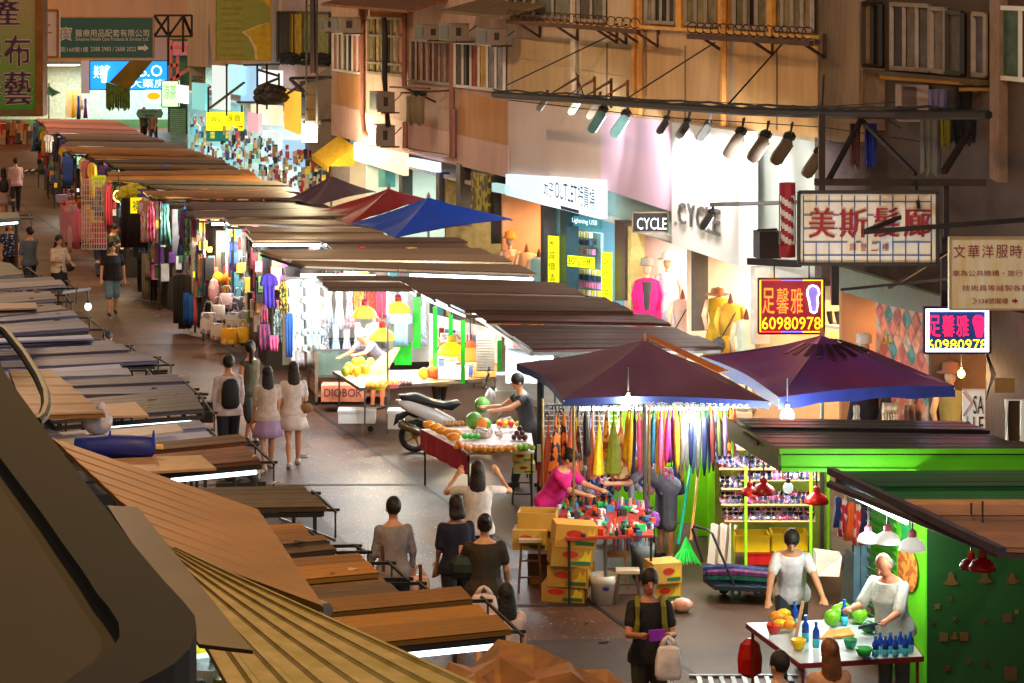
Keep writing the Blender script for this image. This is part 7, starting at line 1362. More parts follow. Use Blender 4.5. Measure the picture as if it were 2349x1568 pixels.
for a in ((494, 606, 34, 40, 54, (240, 160, 150), 'pink round cushion with pale print below the warm bulbs', (240, 210, 180)), (500, 640, 30, 32, 53.6, (244, 190, 40), 'yellow face cushion in the middle column', (200, 110, 20)), (528, 640, 40, 34, 53.4, (244, 160, 50), 'orange cushion beside the silver bags', (220, 90, 30)), (490, 668, 28, 60, 53.2, (240, 170, 170), 'long pink bolster hanging at the left', (250, 220, 200)), (548, 602, 34, 70, 53.4, (196, 200, 196), 'silver grey hanging bag, upper one', None, 'bag'), (560, 640, 38, 60, 53, (190, 196, 196), 'silver grey hanging bag, lower one', None, 'bag'),
          (520, 690, 40, 40, 52.6, (226, 190, 190), 'pale pink bag with prints', (150, 110, 130), 'bag'), (548, 700, 34, 46, 52.4, (90, 84, 90), 'dark patterned bag at the right', (210, 200, 190), 'bag'), (500, 716, 36, 40, 52.4, (226, 214, 200), 'cream tote bag with a fringe', None, 'bag'), (536, 735, 40, 46, 52, (206, 206, 216), 'pale striped bag near the bottom', (120, 120, 150), 'bag'), (566, 730, 30, 44, 52, (150, 150, 140), 'grey green bag at the right', (220, 220, 210), 'bag'), (478, 740, 40, 56, 52, (220, 206, 200), 'white tote bag with faint print', (150, 140, 160), 'bag'), (500, 760, 36, 44, 51.6, (214, 200, 190), 'cream drawstring bag in the lowest row', (160, 130, 120), 'bag'), (527, 770, 42, 42, 51, (240, 170, 20), 'yellow cartoonless basket bag at the bottom', (250, 210, 120), 'bag'), (558, 768, 30, 40, 51.2, (236, 190, 60), 'small mustard bag at the bottom', None, 'bag'), (584, 760, 28, 50, 51.4, (110, 90, 80), 'brown bag at the bottom right', None, 'bag'), (520, 566, 40, 26, 55, (250, 220, 140), 'cream lamp lit cushion at the top', None), (556, 566, 36, 24, 55, (230, 226, 210), 'white cushion at the top right', None), (470, 626, 24, 34, 54, (250, 140, 60), 'small orange cushion at the left', None)):
    bag_thing(*(a[:6]+(a[6].replace('cartoonless ', ''),)+a[7:]))
hang('strip', 452, 545, 26, 130, 54.5, cm((232, 230, 226), (40, 38, 40), 26, 'dots'), 'black and white spotted long cloth with a yellow price card', 'long cloths by the cushions'); m = MB(); m.prism([D(443, 637, 54.3), D(459, 637, 54.3), D(459, 624, 54.3), D(443, 624, 54.3)], (0, .01, 0)); solo(m, 'price_card', E((240, 236, 20), .6), 'yellow price card on the spotted cloth', 'card')
for k, (x, c, nm) in enumerate(((438, (60, 120, 200), 'blue'), (452, (150, 90, 190), 'violet'), (466, (236, 90, 150), 'pink'), (478, (220, 230, 60), 'lime'), (490, (240, 140, 150), 'coral'))): hang('strip', x, 522+k, 18, 26, 56, cm(c), '%s cloth in the row under the grey brown roof' % nm, 'bright cloths in a row')
for k, (x, y, w, h, c, nm) in enumerate(((405, 632, 16, 110, (50, 48, 44), 'dark trousers'), (418, 630, 18, 125, (44, 42, 40), 'black trousers'), (432, 634, 16, 120, (60, 56, 50), 'charcoal trousers'), (428, 672, 16, 72, (40, 100, 190), 'blue top'), (440, 676, 14, 70, (50, 120, 210), 'bright blue top'), (450, 674, 12, 74, (236, 110, 130), 'coral top'), (459, 672, 12, 80, (40, 60, 70), 'dark teal top'))): hang('strip', x, y, w, h, 55-.1*k, cm(c), '%s on the rack left of the bags, %s from the left' % (nm, ORD[k]), 'clothes on the rack left of the bags')
def rack(label, x0, x1, y, yb, d):
    t = thing('clothes_rack', label, 'clothes rack', D((x0+x1)/2, yb, d)); m = MB(); a, b = D(x0, y, d), D(x1, y, d); c = (a+b)/2; f = V(c.x, c.y, D(x0, yb, d).z)
    MB().tube([a, b], .015, 5).build('rail', STEEL, t); MB().tube([c, f], .02, 5).build('upright', STEEL, t); m = MB()
    for s in (-1, 1): m.tube([f+V(s*.35, -.25, .03), f+V(s*.35, .25, .03)], .015, 4)
    m.tube([f+V(-.35, 0, .03), f+V(.35, 0, .03)], .015, 4); m.build('base', STEEL, t); return t
rack('chrome clothes rack on castors with jackets and trousers in mid street', 318, 372, 578, 692, 60); rack('chrome clothes rack hung with dark trousers and blue tops', 400, 465, 630, 770, 55.3)
for k, (kd, x, y, w, h, c) in enumerate((('trousers', 322, 580, 14, 90, (34, 40, 46)), ('strip', 333, 582, 16, 100, (150, 140, 120)), ('coat', 344, 580, 24, 60, (176, 160, 140)), ('trousers', 352, 590, 18, 100, (30, 28, 28)), ('coat', 362, 582, 26, 52, (36, 30, 30)), ('trousers', 370, 588, 16, 92, (150, 130, 116)))): hang(kd, x, y, w, h, 60-.08*k, cm(c), '%s garment on the chrome rack in mid street, %s from the left' % (('black', 'grey', 'beige', 'black', 'dark', 'tan')[k], ORD[k]), 'garments on the chrome rack in mid street')
# --- sock stall
t = thing('curtain', 'dark brown hanging curtain of stockings with a yellow sock sign', 'curtain', D(315, 570, 62.4)); m = MB(); rs = [D(277+k*4.7, 455, 62.4)+V(0, -.05*math.sin(k*1.7), 0) for k in range(17)]; bt = [p+V(0, -.04, D(0, 568, 62.4).z-D(0, 455, 62.4).z) for p in rs]; m.rings([rs+[p+V(0, .06, 0) for p in reversed(rs)], bt+[p+V(0, .06, 0) for p in reversed(bt)]]); m.build('cloth', M((48, 32, 40), .8, kind='streak', sc=12, c2=(30, 20, 26)), t, True)
t = frame_sign('price_sign', 'yellow paper sign with the character for socks on the dark curtain', 'sign', (299, 454, 328, 490), 62.1, E((232, 214, 20), .55), None, .02); put(t, '襪', (304, 460, 324, 484), 62.1, BLACK)
t = frame_sign('price_sign', 'greenish price card above the white wire grid', 'sign', (211, 403, 243, 430), 66, E((150, 150, 10), .6), None, .02); put(t, 'TWO PIECES', (215, 408, 239, 414), 66, BLACK); put(t, '$100', (218, 418, 236, 426), 66, BLACK)
m = MB(); a0 = 65.2
for k in range(14): m.tube([D(188, 412+k*12.3, a0), D(244, 412+k*12.3, a0)], .012, 3)
for k in range(11): m.tube([D(188+k*5.6, 412, a0), D(188+k*5.6, 572, a0)], .012, 3)
solo(m, 'wire_grid', M((214, 190, 190), .5), 'white wire grid panel standing beside the magenta stall keeper', 'grid panel')
m = MB(); 
for k in range(26): m.ball(D(276+R.random()*70, 436+R.random()*20, 62.8), .12+R.random()*.08, (1, .8, .8), 6)
solo(m, 'yellow_bundle', M((206, 190, 30), .6, var=.3), 'heap of yellow green wrapped cloth above the sock sign', 'bundle')
t = thing('goods_shelf', 'bright wire shelf crowded with small packets right of the sock curtain', 'shelf', D(392, 570, 62)); m = MB()
for r in range(9):
    for k in range(13):
        p = D(356+k*5.6, 458+r*12.6, 62+R.random()*.2); m.box(p, (.05, .05, .1), 0, (r*3+k*2+R.randint(0, 2)) % 5)
m.build('packets', [M(c, .5) for c in ((226, 220, 214), (150, 140, 130), (90, 84, 84), (206, 180, 150), (196, 206, 206))], t)['kind'] = 'stuff'; MB().prism([D(354, 572, 62.3), D(430, 572, 62.3), D(430, 452, 62.3), D(354, 452, 62.3)], (0, .04, 0)).build('back_panel', M((200, 200, 196), .6, var=.1), t)
for c in range(2):
    for r in range(5): 
        m = MB(); m.ball(D(398+c*22, 520+r*26, 60), .14, (.8, .5, 1.1), 7); solo(m, 'shopping_bag', cm([(150, 110, 90), (206, 170, 130), (60, 46, 46), (220, 190, 160), (110, 80, 70)][(r+c*2) % 5]), 'small brownish bag in the %s row, %s column, before the dark trousers' % (('top', 'second', 'third', 'fourth', 'bottom')[r], ('left', 'right')[c]), 'bag', 'small bags in two columns')
# --- far clothes and goods
for k in range(20): hang('strip', 152+k*6, 364+R.random()*4, 5, 44+R.random()*30, 82+.2*(k % 3), cm([(30, 40, 90), (160, 200, 236), (40, 46, 70), (90, 60, 120), (190, 200, 220), (50, 70, 130), (150, 60, 60), (34, 36, 50)][k % 8]), 'hanging garment, %s from the left on the far rack of blue clothes' % ORD[k], 'garments on the far rack of blue clothes')
hang('strip', 150, 372, 10, 60, 80, cm((190, 40, 40)), 'red garment at the left end of the far rack'); hang('strip', 158, 372, 8, 96, 79.6, cm((206, 214, 226), (70, 80, 130), 8), 'white and blue long garment at the left of the far rack')
t, P = table('pinkish draped sales table with red goods in front of the far rack', [(150, 486), (236, 482), (228, 458), (138, 460)], .95, M((190, 110, 100), .7), DARK, .03, (M((206, 130, 140), .8, var=.1), .85)); m = goods(MB(), 30, P, .16, 4); m.build('folded_goods', [M((200, 40, 50), .7), M((226, 120, 80), .7), M((180, 170, 200), .7), M((230, 190, 70), .7)], t)
for k, (x, y, w, h, c) in enumerate(((176, 478, 14, 94, (226, 120, 150)), (192, 486, 22, 70, (230, 130, 140)), (160, 520, 10, 60, (220, 170, 180)))): hang('coat', x, y, w, h, 70-.2*k, cm(c), 'pink cloth draped at the pink table, %s from the left' % ORD[k], 'pink cloths at the pink table')
m = MB(); [m.ball(D(70+k*9, 404+R.random()*6, 100), .35+R.random()*.2, (1, .8, .7), 7) for k in range(7)]; solo(m, 'rubbish_bags', M((40, 34, 30), .4), 'heap of dark rubbish bags on the far road', 'rubbish bags', smooth=True)
for i, (x, y, c, lab) in enumerate(((-10, 286, (170, 60, 50), 'reddish'), (40, 292, (190, 150, 120), 'tan'), (62, 300, (200, 190, 170), 'cream'))):
    t = thing('goods_stand', 'far %s goods stand beyond the couple at the left edge' % lab, 'goods stand', V(D(x+20, 380, 118).x, 118, 0)); m = MB(); 
    for k in range(40): m.box(D(x+R.random()*48, y+R.random()*76, 118+R.random()*.5), (.35, .3, .3+R.random()*.4), R.random(), k % 5)
    m.build('goods', [M(q, .7) for q in (c, (140, 120, 100), (90, 80, 76), (206, 190, 170), (170, 110, 70))], t)
for x, y, w, h, c, nm in ((168, 215, 10, 56, (240, 190, 10), 'yellow dress'), (180, 220, 10, 54, (30, 60, 120), 'dark blue dress'), (196, 226, 12, 46, (110, 50, 120), 'purple dress'), (188, 212, 10, 40, (226, 220, 214), 'white top')): hang('dress', x, y, w, h, 129.5, cm(c), nm+' on display in the far corner building', 'dresses in the far corner building')
parasol('small green and blue parasol in front of the far corner building', [(100, 214, 3.2), (120, 222, 3.1), (140, 214, 3.2)], (112, 196), None, M((70, 130, 110), .6), pole=True)
# ================================================================ THINGS ON THE FACADES
def aircon(label, x0, y0, x1, y1, u=5.15, dep=.75, col=(128, 116, 104), name='air_conditioner'):
    d = F(x0, y0, u).y; a, b = D(x0, y1, d), D(x1, y0, d); w, h = b.x-a.x, b.z-a.z; t = thing(name, label, 'air conditioner', V((a.x+b.x)/2, d, a.z), 'air conditioners on the pink tenement'); mt = M(col, .5, var=.12, sc=4)
    MB().prism([a, V(b.x, d, a.z), b, V(a.x, d, b.z)], V(-SK*dep, dep, 0)).build('casing', mt, t); m = MB(); k = V(0, -.012, 0); m.prism([a+V(w*.35, -.012, h*.3), a+V(w*.6, -.012, h*.3), a+V(w*.6, -.012, h*.75), a+V(w*.35, -.012, h*.75)], (0, .008, 0)); m.build('vent', BLACK, t)
    m = MB(); q = V(-.02, .05, 0); m.prism([a+q+V(-.01, 0, h*.12), a+q+V(-.01-SK*dep*.8, dep*.8, h*.12), a+q+V(-.01-SK*dep*.8, dep*.8, h*.88), a+q+V(-.01, 0, h*.88)], (.005, 0, 0)); m.build('grille', M((90, 100, 108), .5, kind='plank', sc=20), t)
    m = MB(); m.tube([a+V(w*.2, 0, -.02), V(b.x+.1, d+.1, a.z-.02)], .025, 4); m.tube([a+V(w*.3, 0, -.03), V(b.x+.15, d+.1, b.z-.05)], .015, 4); m.build('bracket', RUST, t); return t
for a in (('window air conditioner at the far left over the first pink tenement window', 742, 42, 772, 73), ('wide window air conditioner right of the first one', 776, 40, 828, 76), ('small air conditioner with blue louvres left of the dark plant', 972, 58, 1018, 92), ('window air conditioner in the middle of the pink tenement', 1030, 54, 1076, 95), ('window air conditioner at the right end of the pink tenement', 1118, 66, 1163, 104), ('upper outdoor condenser unit on the pink band', 866, 212, 906, 258), ('lower outdoor condenser unit above the light beige sign', 864, 288, 906, 336)): aircon(*a)
m = MB(); m.tube([F(880, 42, 5.5), F(884, 100, 5.5), F(882, 180, 5.5), F(890, 290, 5.4)], .07, 6); solo(m, 'duct_hose', BLACK, 'thick black hose running down between the pink tenement windows', 'hose')
def slab(name, pts, u0, u1, mat, label, cat, dz=.06, drop=.25):
    a, b = F(*pts[0], u0), F(*pts[1], u0); c, e = V(b.x+u1-u0, b.y, b.z+drop), V(a.x+u1-u0, a.y, a.z+drop); return solo(MB().prism([a, b, c, e], (0, 0, dz)), name, mat, label, cat)
slab('rusty_awning', [(735, 14), (934, 30)], 5., 5.9, RO, 'rusty sheet awning over the left windows of the pink tenement', 'awning'); slab('rusty_awning', [(1012, 30), (1150, 44)], 5., 5.9, M((110, 84, 50), .8, var=.3), 'brown sheet awning over the right windows of the pink tenement', 'awning')
def cloth(label, q, d, mat, name='laundry', group='laundry drying on the walls', wave=3):
    x0, y0, x1, y1 = q; m = MB(); tp = [D(x0+(x1-x0)*k/12, y0, d)+V(0, -.03*math.sin(k*wave*.5), 0) for k in range(13)]; bt = [p+V(.02*math.sin(k), -.03*math.sin(k*wave*.6), D(0, y1, d).z-D(0, y0, d).z+.05*math.sin(k*1.3)) for k, p in enumerate(tp)]
    m.rings([tp+[p+V(0, .03, 0) for p in reversed(tp)], bt+[p+V(0, .03, 0) for p in reversed(bt)]]); return solo(m, name, mat, label, 'laundry', group, True)
cloth('khaki towel hanging from the rack on the pink tenement', (932, 222, 974, 286), F(950, 222, 5.2).y, cm((130, 116, 86))); cloth('dark green cloth lying on the rack of the pink tenement', (945, 208, 980, 222), F(950, 222, 5.25).y, cm((40, 60, 44)))
m = MB(); p = F(893, 205, 5.1); m.tube([F(895, 200, 5.2), F(985, 204, 5.2)], .03, 4); m.tube([F(920, 214, 5.15), F(1040, 208, 5.85)], .03, 4); m.tube([F(930, 202, 5.2), F(1000, 235, 5.85)], .03, 4); solo(m, 'drying_rack', RUST, 'rusty drying frame with a khaki towel on the pink tenement', 'frame')
for a in (('dark brown towel hanging under the end of the beam', (1950, 284, 1974, 384), 35.2, cm((74, 36, 30))), ('blue towel beside the brown one', (1984, 284, 2012, 384), 35.2, cm((16, 40, 130))), ('grey trousers hanging before the tiled wall', (2112, 262, 2160, 400), 35, cm((96, 96, 92))), ('olive yellow shirt on the laundry pole', (2158, 262, 2182, 340), 34.8, cm((120, 116, 30))), ('black cloth hanging right of the olive shirt', (2192, 200, 2266, 262), 35.4, M((14, 14, 18), .9)), ('pale lilac shirt on the upper laundry pole', (2130, 205, 2175, 252), 35.6, cm((110, 106, 150))), ('black garment below the beam at the right', (2180, 268, 2240, 330), 35.2, M((16, 16, 18), .9)), ('dark trousers hanging far right before the tiled wall', (2298, 278, 2320, 336), 35.5, M((26, 24, 24), .9)), ('second dark garment at the right edge', (2328, 280, 2349, 340), 35.5, M((26, 24, 24), .9))): cloth(*a)
m = MB(); m.tube([D(2020, 178, 36), D(2200, 192, 35.4), D(2270, 196, 35.2)], .03, 5); m.tube([D(2200, 206, 35), D(2380, 204, 34.8)], .03, 5); solo(m, 'laundry_pole', M((150, 110, 50), .5), 'bamboo laundry poles below the open windows of the dim tenement', 'pole')
t = thing('air_conditioner', 'old ribbed air conditioner behind the laundry on the dim tenement', 'air conditioner', D(2090, 282, 36.3)); MB().prism([D(2066, 280, 36.3), D(2130, 280, 36.3), D(2130, 196, 36.3), D(2066, 196, 36.3)], (0, .5, 0)).build('casing', M((150, 130, 120), .6, var=.15), t)
m = MB(); [m.box(D(2085, 202+k*5.2, 36.28), (.2, .02, .02)) for k in range(14)]; m.build('grille', M((90, 70, 62), .6), t)
# yellow awning, beige and blue lit boards under the pink tenement
a, b = F(716, 356, 5.2), F(752, 382, 5.2); k = V(.68, 0, 0); m = MB(); m.prism([a, a+k+V(0, 0, .5), a+k], b-a); m.prism([a, b, b-V(0, 0, .14), a-V(0, 0, .14)], (.02, 0, 0)); solo(m, 'yellow_awning', M((226, 180, 20), .6, var=.15), 'yellow canvas awning under the left end of the pink tenement', 'awning')
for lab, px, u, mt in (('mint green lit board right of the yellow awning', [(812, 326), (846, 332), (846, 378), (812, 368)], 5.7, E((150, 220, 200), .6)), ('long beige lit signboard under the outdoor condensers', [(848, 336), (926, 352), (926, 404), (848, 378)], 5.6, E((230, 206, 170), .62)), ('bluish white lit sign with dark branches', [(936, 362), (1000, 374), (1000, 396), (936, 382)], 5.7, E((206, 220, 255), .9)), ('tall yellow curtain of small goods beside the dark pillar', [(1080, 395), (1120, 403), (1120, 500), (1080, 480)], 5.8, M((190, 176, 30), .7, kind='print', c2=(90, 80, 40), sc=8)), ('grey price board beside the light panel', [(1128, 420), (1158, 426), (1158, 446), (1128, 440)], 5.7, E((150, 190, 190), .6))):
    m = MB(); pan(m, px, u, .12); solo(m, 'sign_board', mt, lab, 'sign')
PL = M((70, 66, 66), .6)
for i, (x, y0, y1, w) in enumerate(((1046, 375, 520, 10), (1126, 400, 560, 8), (1240, 470, 660, 8), (1285, 474, 680, 14), (1410, 505, 690, 24), (1440, 520, 720, 8), (1586, 575, 760, 6), (1722, 612, 790, 10), (915, 385, 450, 8), (868, 380, 430, 16), (1000, 395, 470, 8))):
    m = MB(); pan(m, [(x, y0), (x+w, y0+w*.3), (x+w, y1), (x, y1)], 5.85, .25); solo(m, 'shop_pillar', [PL, DARK, PL, M((24, 60, 70), .5), M((84, 66, 60), .6), M((206, 190, 120), .6), PL, M((214, 206, 196), .6), DARK, M((60, 130, 130), .5), PL][i], 'shop front pillar, %s from the left under the tenements' % ORD[i], 'pillar', 'pillars between the shop fronts')
# phone accessories
t = thing('goods_shelf', 'shelves of phone accessories glowing inside the phone shop door', 'shelf', F(1340, 690, 6.3)); m = MB()
for r, (y, n) in enumerate(((534, 9), (552, 9), (572, 10), (618, 12), (632, 12), (648, 12), (666, 12), (680, 11))):
    for k in range(n): p = F(1304+k*6.3, y+k*.8, 6.35); m.box(p, (.07, .07, .1), RS, (r*2+k*3) % 6 if r != 5 else 1)
m.build('packets', [M(c, .5) for c in ((226, 230, 232), (230, 130, 180), (60, 80, 120), (236, 210, 60), (150, 170, 180), (40, 50, 60))], t)['kind'] = 'stuff'; m = MB(); pan(m, [(1300, 525), (1378, 536), (1378, 700), (1300, 690)], 6.5, .05); m.build('back_panel', M((150, 196, 206), .6), t)
# --- mannequins
def mannequin(label, x, ytop, d, top, low=None, kind='dress', head=True, hat=None, hatc=(230, 220, 210), H=1.75, skin=(214, 180, 150), bagc=None, c2=None):
    hz = D(x, ytop, d).z; b = V((x-CX)*d/FOC, d, hz-H); t = thing('mannequin', label, 'mannequin', b); P = lambda dx, dy, z: b+V(dx, dy, z); sm = M(skin, .5)
    if head: m = MB(); m.ball(P(0, 0, 1.62), .1, (.8, .9, 1.15), 10); m.tube([P(0, 0, 1.42), P(0, 0, 1.56)], .045, 8); m.build('head', sm, t, True)
    else: m = MB(); m.tube([P(0, 0, 1.42), P(0, 0, 1.5), P(0, 0, 1.62)], [.05, .045, .012], 8); m.build('neck_cap', M((120, 60, 40), .5), t)
    m = MB(); m.tube([P(0, 0, 0), P(0, 0, 1.)], .02, 6); m.lathe([(.16, 0), (.15, .02)], b, 12); m.build('stand', STEEL, t)
    pr = {'dress': [(1.45, .06, .06), (1.42, .16, .09), (1.25, .17, .11), (1.05, .14, .1), (.9, .19, .13), (.45, .27, .2)], 'coat': [(1.46, .06, .06), (1.42, .19, .1), (1.2, .23, .13), (.9, .25, .14), (.62, .27, .15)], 'top': [(1.46, .06, .06), (1.42, .17, .09), (1.2, .18, .11), (.95, .18, .12)]}[kind]
    m = MB(); m.rings([[P((w+.012*math.sin(a*8)*(1.46-z))*math.cos(a), (h+.012*math.sin(a*8)*(1.46-z))*math.sin(a), z) for a in [q*math.pi/14 for q in range(28)]] for z, w, h in pr]); m.build('dress' if kind == 'dress' else 'jacket' if kind == 'coat' else 'top', cm(top, c2, 12), t, True)
    m = MB(); ac = sm if kind == 'dress' else cm(top)
    for s in (-1, 1): m = MB(); m.tube([P(s*.17, 0, 1.4), P(s*.24, -.03, 1.15), P(s*.2, -.12, .93)], [.05, .045, .035], 8); m.build('arm', ac, t, True)
    if low: m = MB(); m.rings([[P(w*math.cos(a), h*math.sin(a), z) for a in [q*math.pi/7 for q in range(14)]] for z, w, h in ((1.4, .12, .145), (1.0, .13, .15), (.62, .16, .12), (.2, .15, .12))]); m.build('underdress', cm(low), t, True)
    if hat: m = MB(); m.lathe([(.2 if hat == 'brim' else .12, 1.68), (.115, 1.7), (.11, 1.8), (.03, 1.83)], b, 14); m.build('hat', cm(hatc), t, True)
    if bagc: m = MB(); m.ball(P(-.2, -.12, .8), .13, (.9, .5, 1), 8); m.tube([P(-.2, -.12, .85), P(0, -.15, 1.2), P(.14, -.02, 1.43)], .012, 4); m.build('shoulder_bag', M(bagc, .5), t)
    return t
fd = lambda x, u=6.5: F(x, 600, u).y
for a in ((('mannequin in an open bright pink jacket over black with a grey cap', 1484, 600, fd(1484, 6.08)), dict(top=(230, 10, 110), low=(50, 46, 50), kind='coat', hat='cap', hatc=(150, 140, 130))), (('mannequin in a striped white dress with a white bucket hat', 1532, 586, fd(1532, 6.5)), dict(top=(206, 210, 230), c2=(170, 180, 210), hat='brim', hatc=(236, 226, 220))), (('headless mannequin in a beige shirt dress with a black bag', 1566, 646, fd(1566, 6.08)), dict(top=(190, 160, 150), head=False, bagc=(30, 28, 32))),
          (('headless mannequin in a mustard dress with a brown straw hat', 1648, 640, fd(1648, 6.08)), dict(top=(186, 150, 20), head=False)), (('mannequin form in a cream top with mustard sleeves and a grey bag', 1676, 655, fd(1676, 6.08)), dict(top=(214, 170, 60), kind='top', head=False, bagc=(50, 54, 62))), (('headless mannequin in a pale mint dress behind the neon sign', 1712, 690, fd(1712, 6.08)), dict(top=(190, 206, 190), head=False)),
          (('mannequin with an orange hat in the hat and dress shop', 1170, 538, fd(1170, 5.92)), dict(top=(220, 150, 110), c2=(240, 200, 170), hat='brim', hatc=(236, 150, 40))), (('headless mannequin in peach in the hat and dress shop', 1208, 545, fd(1208, 6.15)), dict(top=(226, 170, 130), head=False)), (('headless mannequin in a pale blue dress left of the yellow strip', 1236, 556, fd(1236, 6.1)), dict(top=(160, 206, 216), head=False)),
          (('mannequin in a green grey dress with a broad brown hat beside the sale banner', 2180, 842, fd(2180, 6.4)), dict(top=(130, 130, 90), hat='brim', hatc=(150, 100, 80))), (('mannequin with a mustard flowered hat behind the right front parasol', 2052, 775, fd(2052, 6.6)), dict(top=(60, 54, 50), hat='brim', hatc=(200, 160, 40))), (('mannequin with a white cap behind the peak of the right front parasol', 1982, 776, fd(1982, 6.3)), dict(top=(60, 50, 60), hat='cap', hatc=(226, 220, 220))), (('mannequin in cream with a round yellow hat beside the patterned tiles', 2130, 832, fd(2130, 6.7)), dict(top=(220, 190, 130), hat='brim', hatc=(240, 180, 30))),
          (('mannequin with dark hair in the white lit shop beyond the lattice mast', 612, 355, fd(612, 6.)), dict(top=(226, 220, 210))), (('mannequin in white beside it in the shop beyond the lattice mast', 635, 362, fd(635, 6.)), dict(top=(214, 214, 206)))): mannequin(*a[0], **a[1])
m = MB(); p = D(1645, 675, fd(1648, 6.0)); m.lathe([(.2, 0), (.19, .015), (.12, .02), (.1, .1), (.02, .12)], p-V(0, .1, 0), 14); solo(m, 'straw_hat', M((150, 96, 54), .7), 'brown straw hat hung on the mustard dress', 'hat')
hang('trousers', 2042, 925, 44, 70, 33.6, cm((226, 200, 160)), 'cream trousers on display below the right front parasol'); hang('strip', 2095, 930, 40, 60, 34.6, cm((90, 60, 50)), 'brown cloth on display below the right front parasol'); hang('dress', 1965, 930, 30, 60, 33.8, cm((190, 180, 160)), 'pale dress on display below the right front parasol')
# shoe shelf
t = thing('shoe_shelf', 'white shelf with black boots and red pendants right of the red neon sign', 'shelf', F(1940, 760, 6.9)); m = MB(); pan(m, [(1892, 745), (1962, 755), (1962, 762), (1892, 752)], 6.6, .4); m.build('board', WHITE, t)
for i, x in enumerate((1908, 1926)):
    m = MB(); p = F(x, 750, 6.8); m.tube([p+V(.12, 0, .03), p+V(0, 0, .03), p+V(-.02, 0, .1), p+V(-.04, 0, .24)], [.03, .045, .04, .05], 8); solo(m, 'boot', BLACK, ('left black boot on the white shelf', 'right black boot on the white shelf')[i], 'boot')
# patterned tiles
t = thing('tile_wall', 'orange and teal patterned diamond tile wall behind the blue framed neon sign', 'wall', F(2060, 960, 7)); tc = [(206, 84, 50), (226, 130, 90), (40, 110, 110), (214, 100, 60), (190, 150, 130), (180, 60, 44)]
a, b = F(2008, 690, 6.5), F(2140, 720, 6.5); ln = (b-a).length; mm = [M(c, .6, kind='print', c2=tuple(min(255, v+40) for v in c), sc=9) for c in tc]+[M((214, 180, 150), .6)]; m = MB(); dirv = V(b.x-a.x, b.y-a.y, 0).normalized()
base = V(a.x, a.y, .3); m.prism([base, base+dirv*ln, base+dirv*ln+V(0, 0, 2.7), base+V(0, 0, 2.7)], NV*.05, 6); s = .3
for r in range(16):
    for k in range(int(ln/s)+2):
        c = base+dirv*(k*s+(r % 2)*s/2)+V(0, 0, .15+r*s*.55)-NV*.006
        if 0.1 < (c-base).dot(dirv) < ln-.1: m.prism([c+dirv*s*.46, c+V(0, 0, s*.5), c-dirv*s*.46, c-V(0, 0, s*.5)], NV*.004, (r*5+k*3) % 6)
m.build('tiles', mm, t)
# grey canopy, dark wood wall and sale banner
m = MB(); pan(m, [(1925, 612), (2190, 690), (2190, 735), (2030, 700), (1925, 668)], 6.0, .1); solo(m, 'shop_canopy', M((130, 150, 140), .6, var=.2, sc=12, kind='plank'), 'grey green tiled canopy board above the shoe shop and the tile wall', 'canopy')
m = MB(); pan(m, [(2262, 700), (2440, 740), (2440, 1200), (2262, 1060)], 6.1, .15); solo(m, 'plank_wall', M((70, 50, 38), .7, var=.35, kind='plank', sc=5), 'dark plank wall at the right edge below the tailor sign', 'wall')
t = thing('sale_banner', 'white hanging sale banner with black capitals and a red diamond', 'banner', D(2235, 1000, 32.6)); d = 32.6; MB().prism([D(2208, 1010, d), D(2260, 1010, d), D(2260, 893, d), D(2208, 893, d)], (0, .03, 0)).build('panel', M((226, 214, 206), .6, var=.04), t)
put(t, 'SA', (2232, 908, 2256, 950), d, BLACK); put(t, 'LE', (2232, 956, 2256, 996), d, BLACK); put(t, '+', (2212, 955, 2224, 985), d, BLACK); MB().tube([D(x, y, d-.02) for x, y in ((2209, 900), (2229, 925), (2209, 955))], .008, 4).build('red_line', M(RED), t)
t = thing('white_frame', 'white framed dark window board leaning at the right edge', 'frame', D(2330, 1010, 32)); d = 32.; m = MB(); m.tube([D(x, y, d) for x, y in ((2309, 1020), (2309, 918), (2345, 918), (2345, 1020))], .03, 5); m.build('frame', WHITE, t); MB().prism([D(2309, 1020, d+.02), D(2345, 1020, d+.02), D(2345, 918, d+.02), D(2309, 918, d+.02)], (0, .02, 0)).build('pane', M((60, 44, 30), .3), t)
m = MB(); m.prism([D(2282, 902, 32.4), D(2328, 902, 32.4), D(2328, 868, 32.4), D(2282, 868, 32.4)], (0, .03, 0)); solo(m, 'notice_board', M((120, 84, 36), .7), 'small ochre notice board on the plank wall', 'board')
m = MB(); [m.tube([D(2262+k, 812, 33), D(2275+k*3, 860, 33), D(2262-k*2, 920, 33)], .015, 4) for k in range(4)]; solo(m, 'cable', M((170, 160, 150)), 'bundle of pale cables hanging below the blue framed neon sign', 'cable')
# --- stall with the green posts, right of the white clothes
GP = M((30, 200, 40), .5)
for i, (x, y0, y1, d) in enumerate(((998, 705, 842, 43.2), (1034, 722, 800, 43), (1062, 735, 880, 42.4), (1146, 780, 884, 41))):
    m = MB(); m.box((D(x, y0, d)+D(x, y1, d))/2, (.07, .07, (y1-y0)*d/FOC)); solo(m, 'green_post', GP, 'bright green square post, %s from the left behind the fruit seller' % ORD[i], 'post', 'bright green posts of the stall behind the fruit')
m = MB(); m.prism([D(1092, 852, 41.8), D(1134, 852, 41.8), D(1134, 762, 41.8), D(1092, 762, 41.8)], (0, .1, 0)); [m.box(D(1113, 766+k*6.2, 41.78), (.29, .03, .025)) for k in range(14)]; solo(m, 'roller_shutter', M((214, 196, 176), .5), 'cream roller shutter between the green posts', 'shutter')
t = thing('goods_shelf', 'shelf of printed boxes behind the red pendant lamp', 'shelf', D(1040, 860, 43.6)); m = MB()
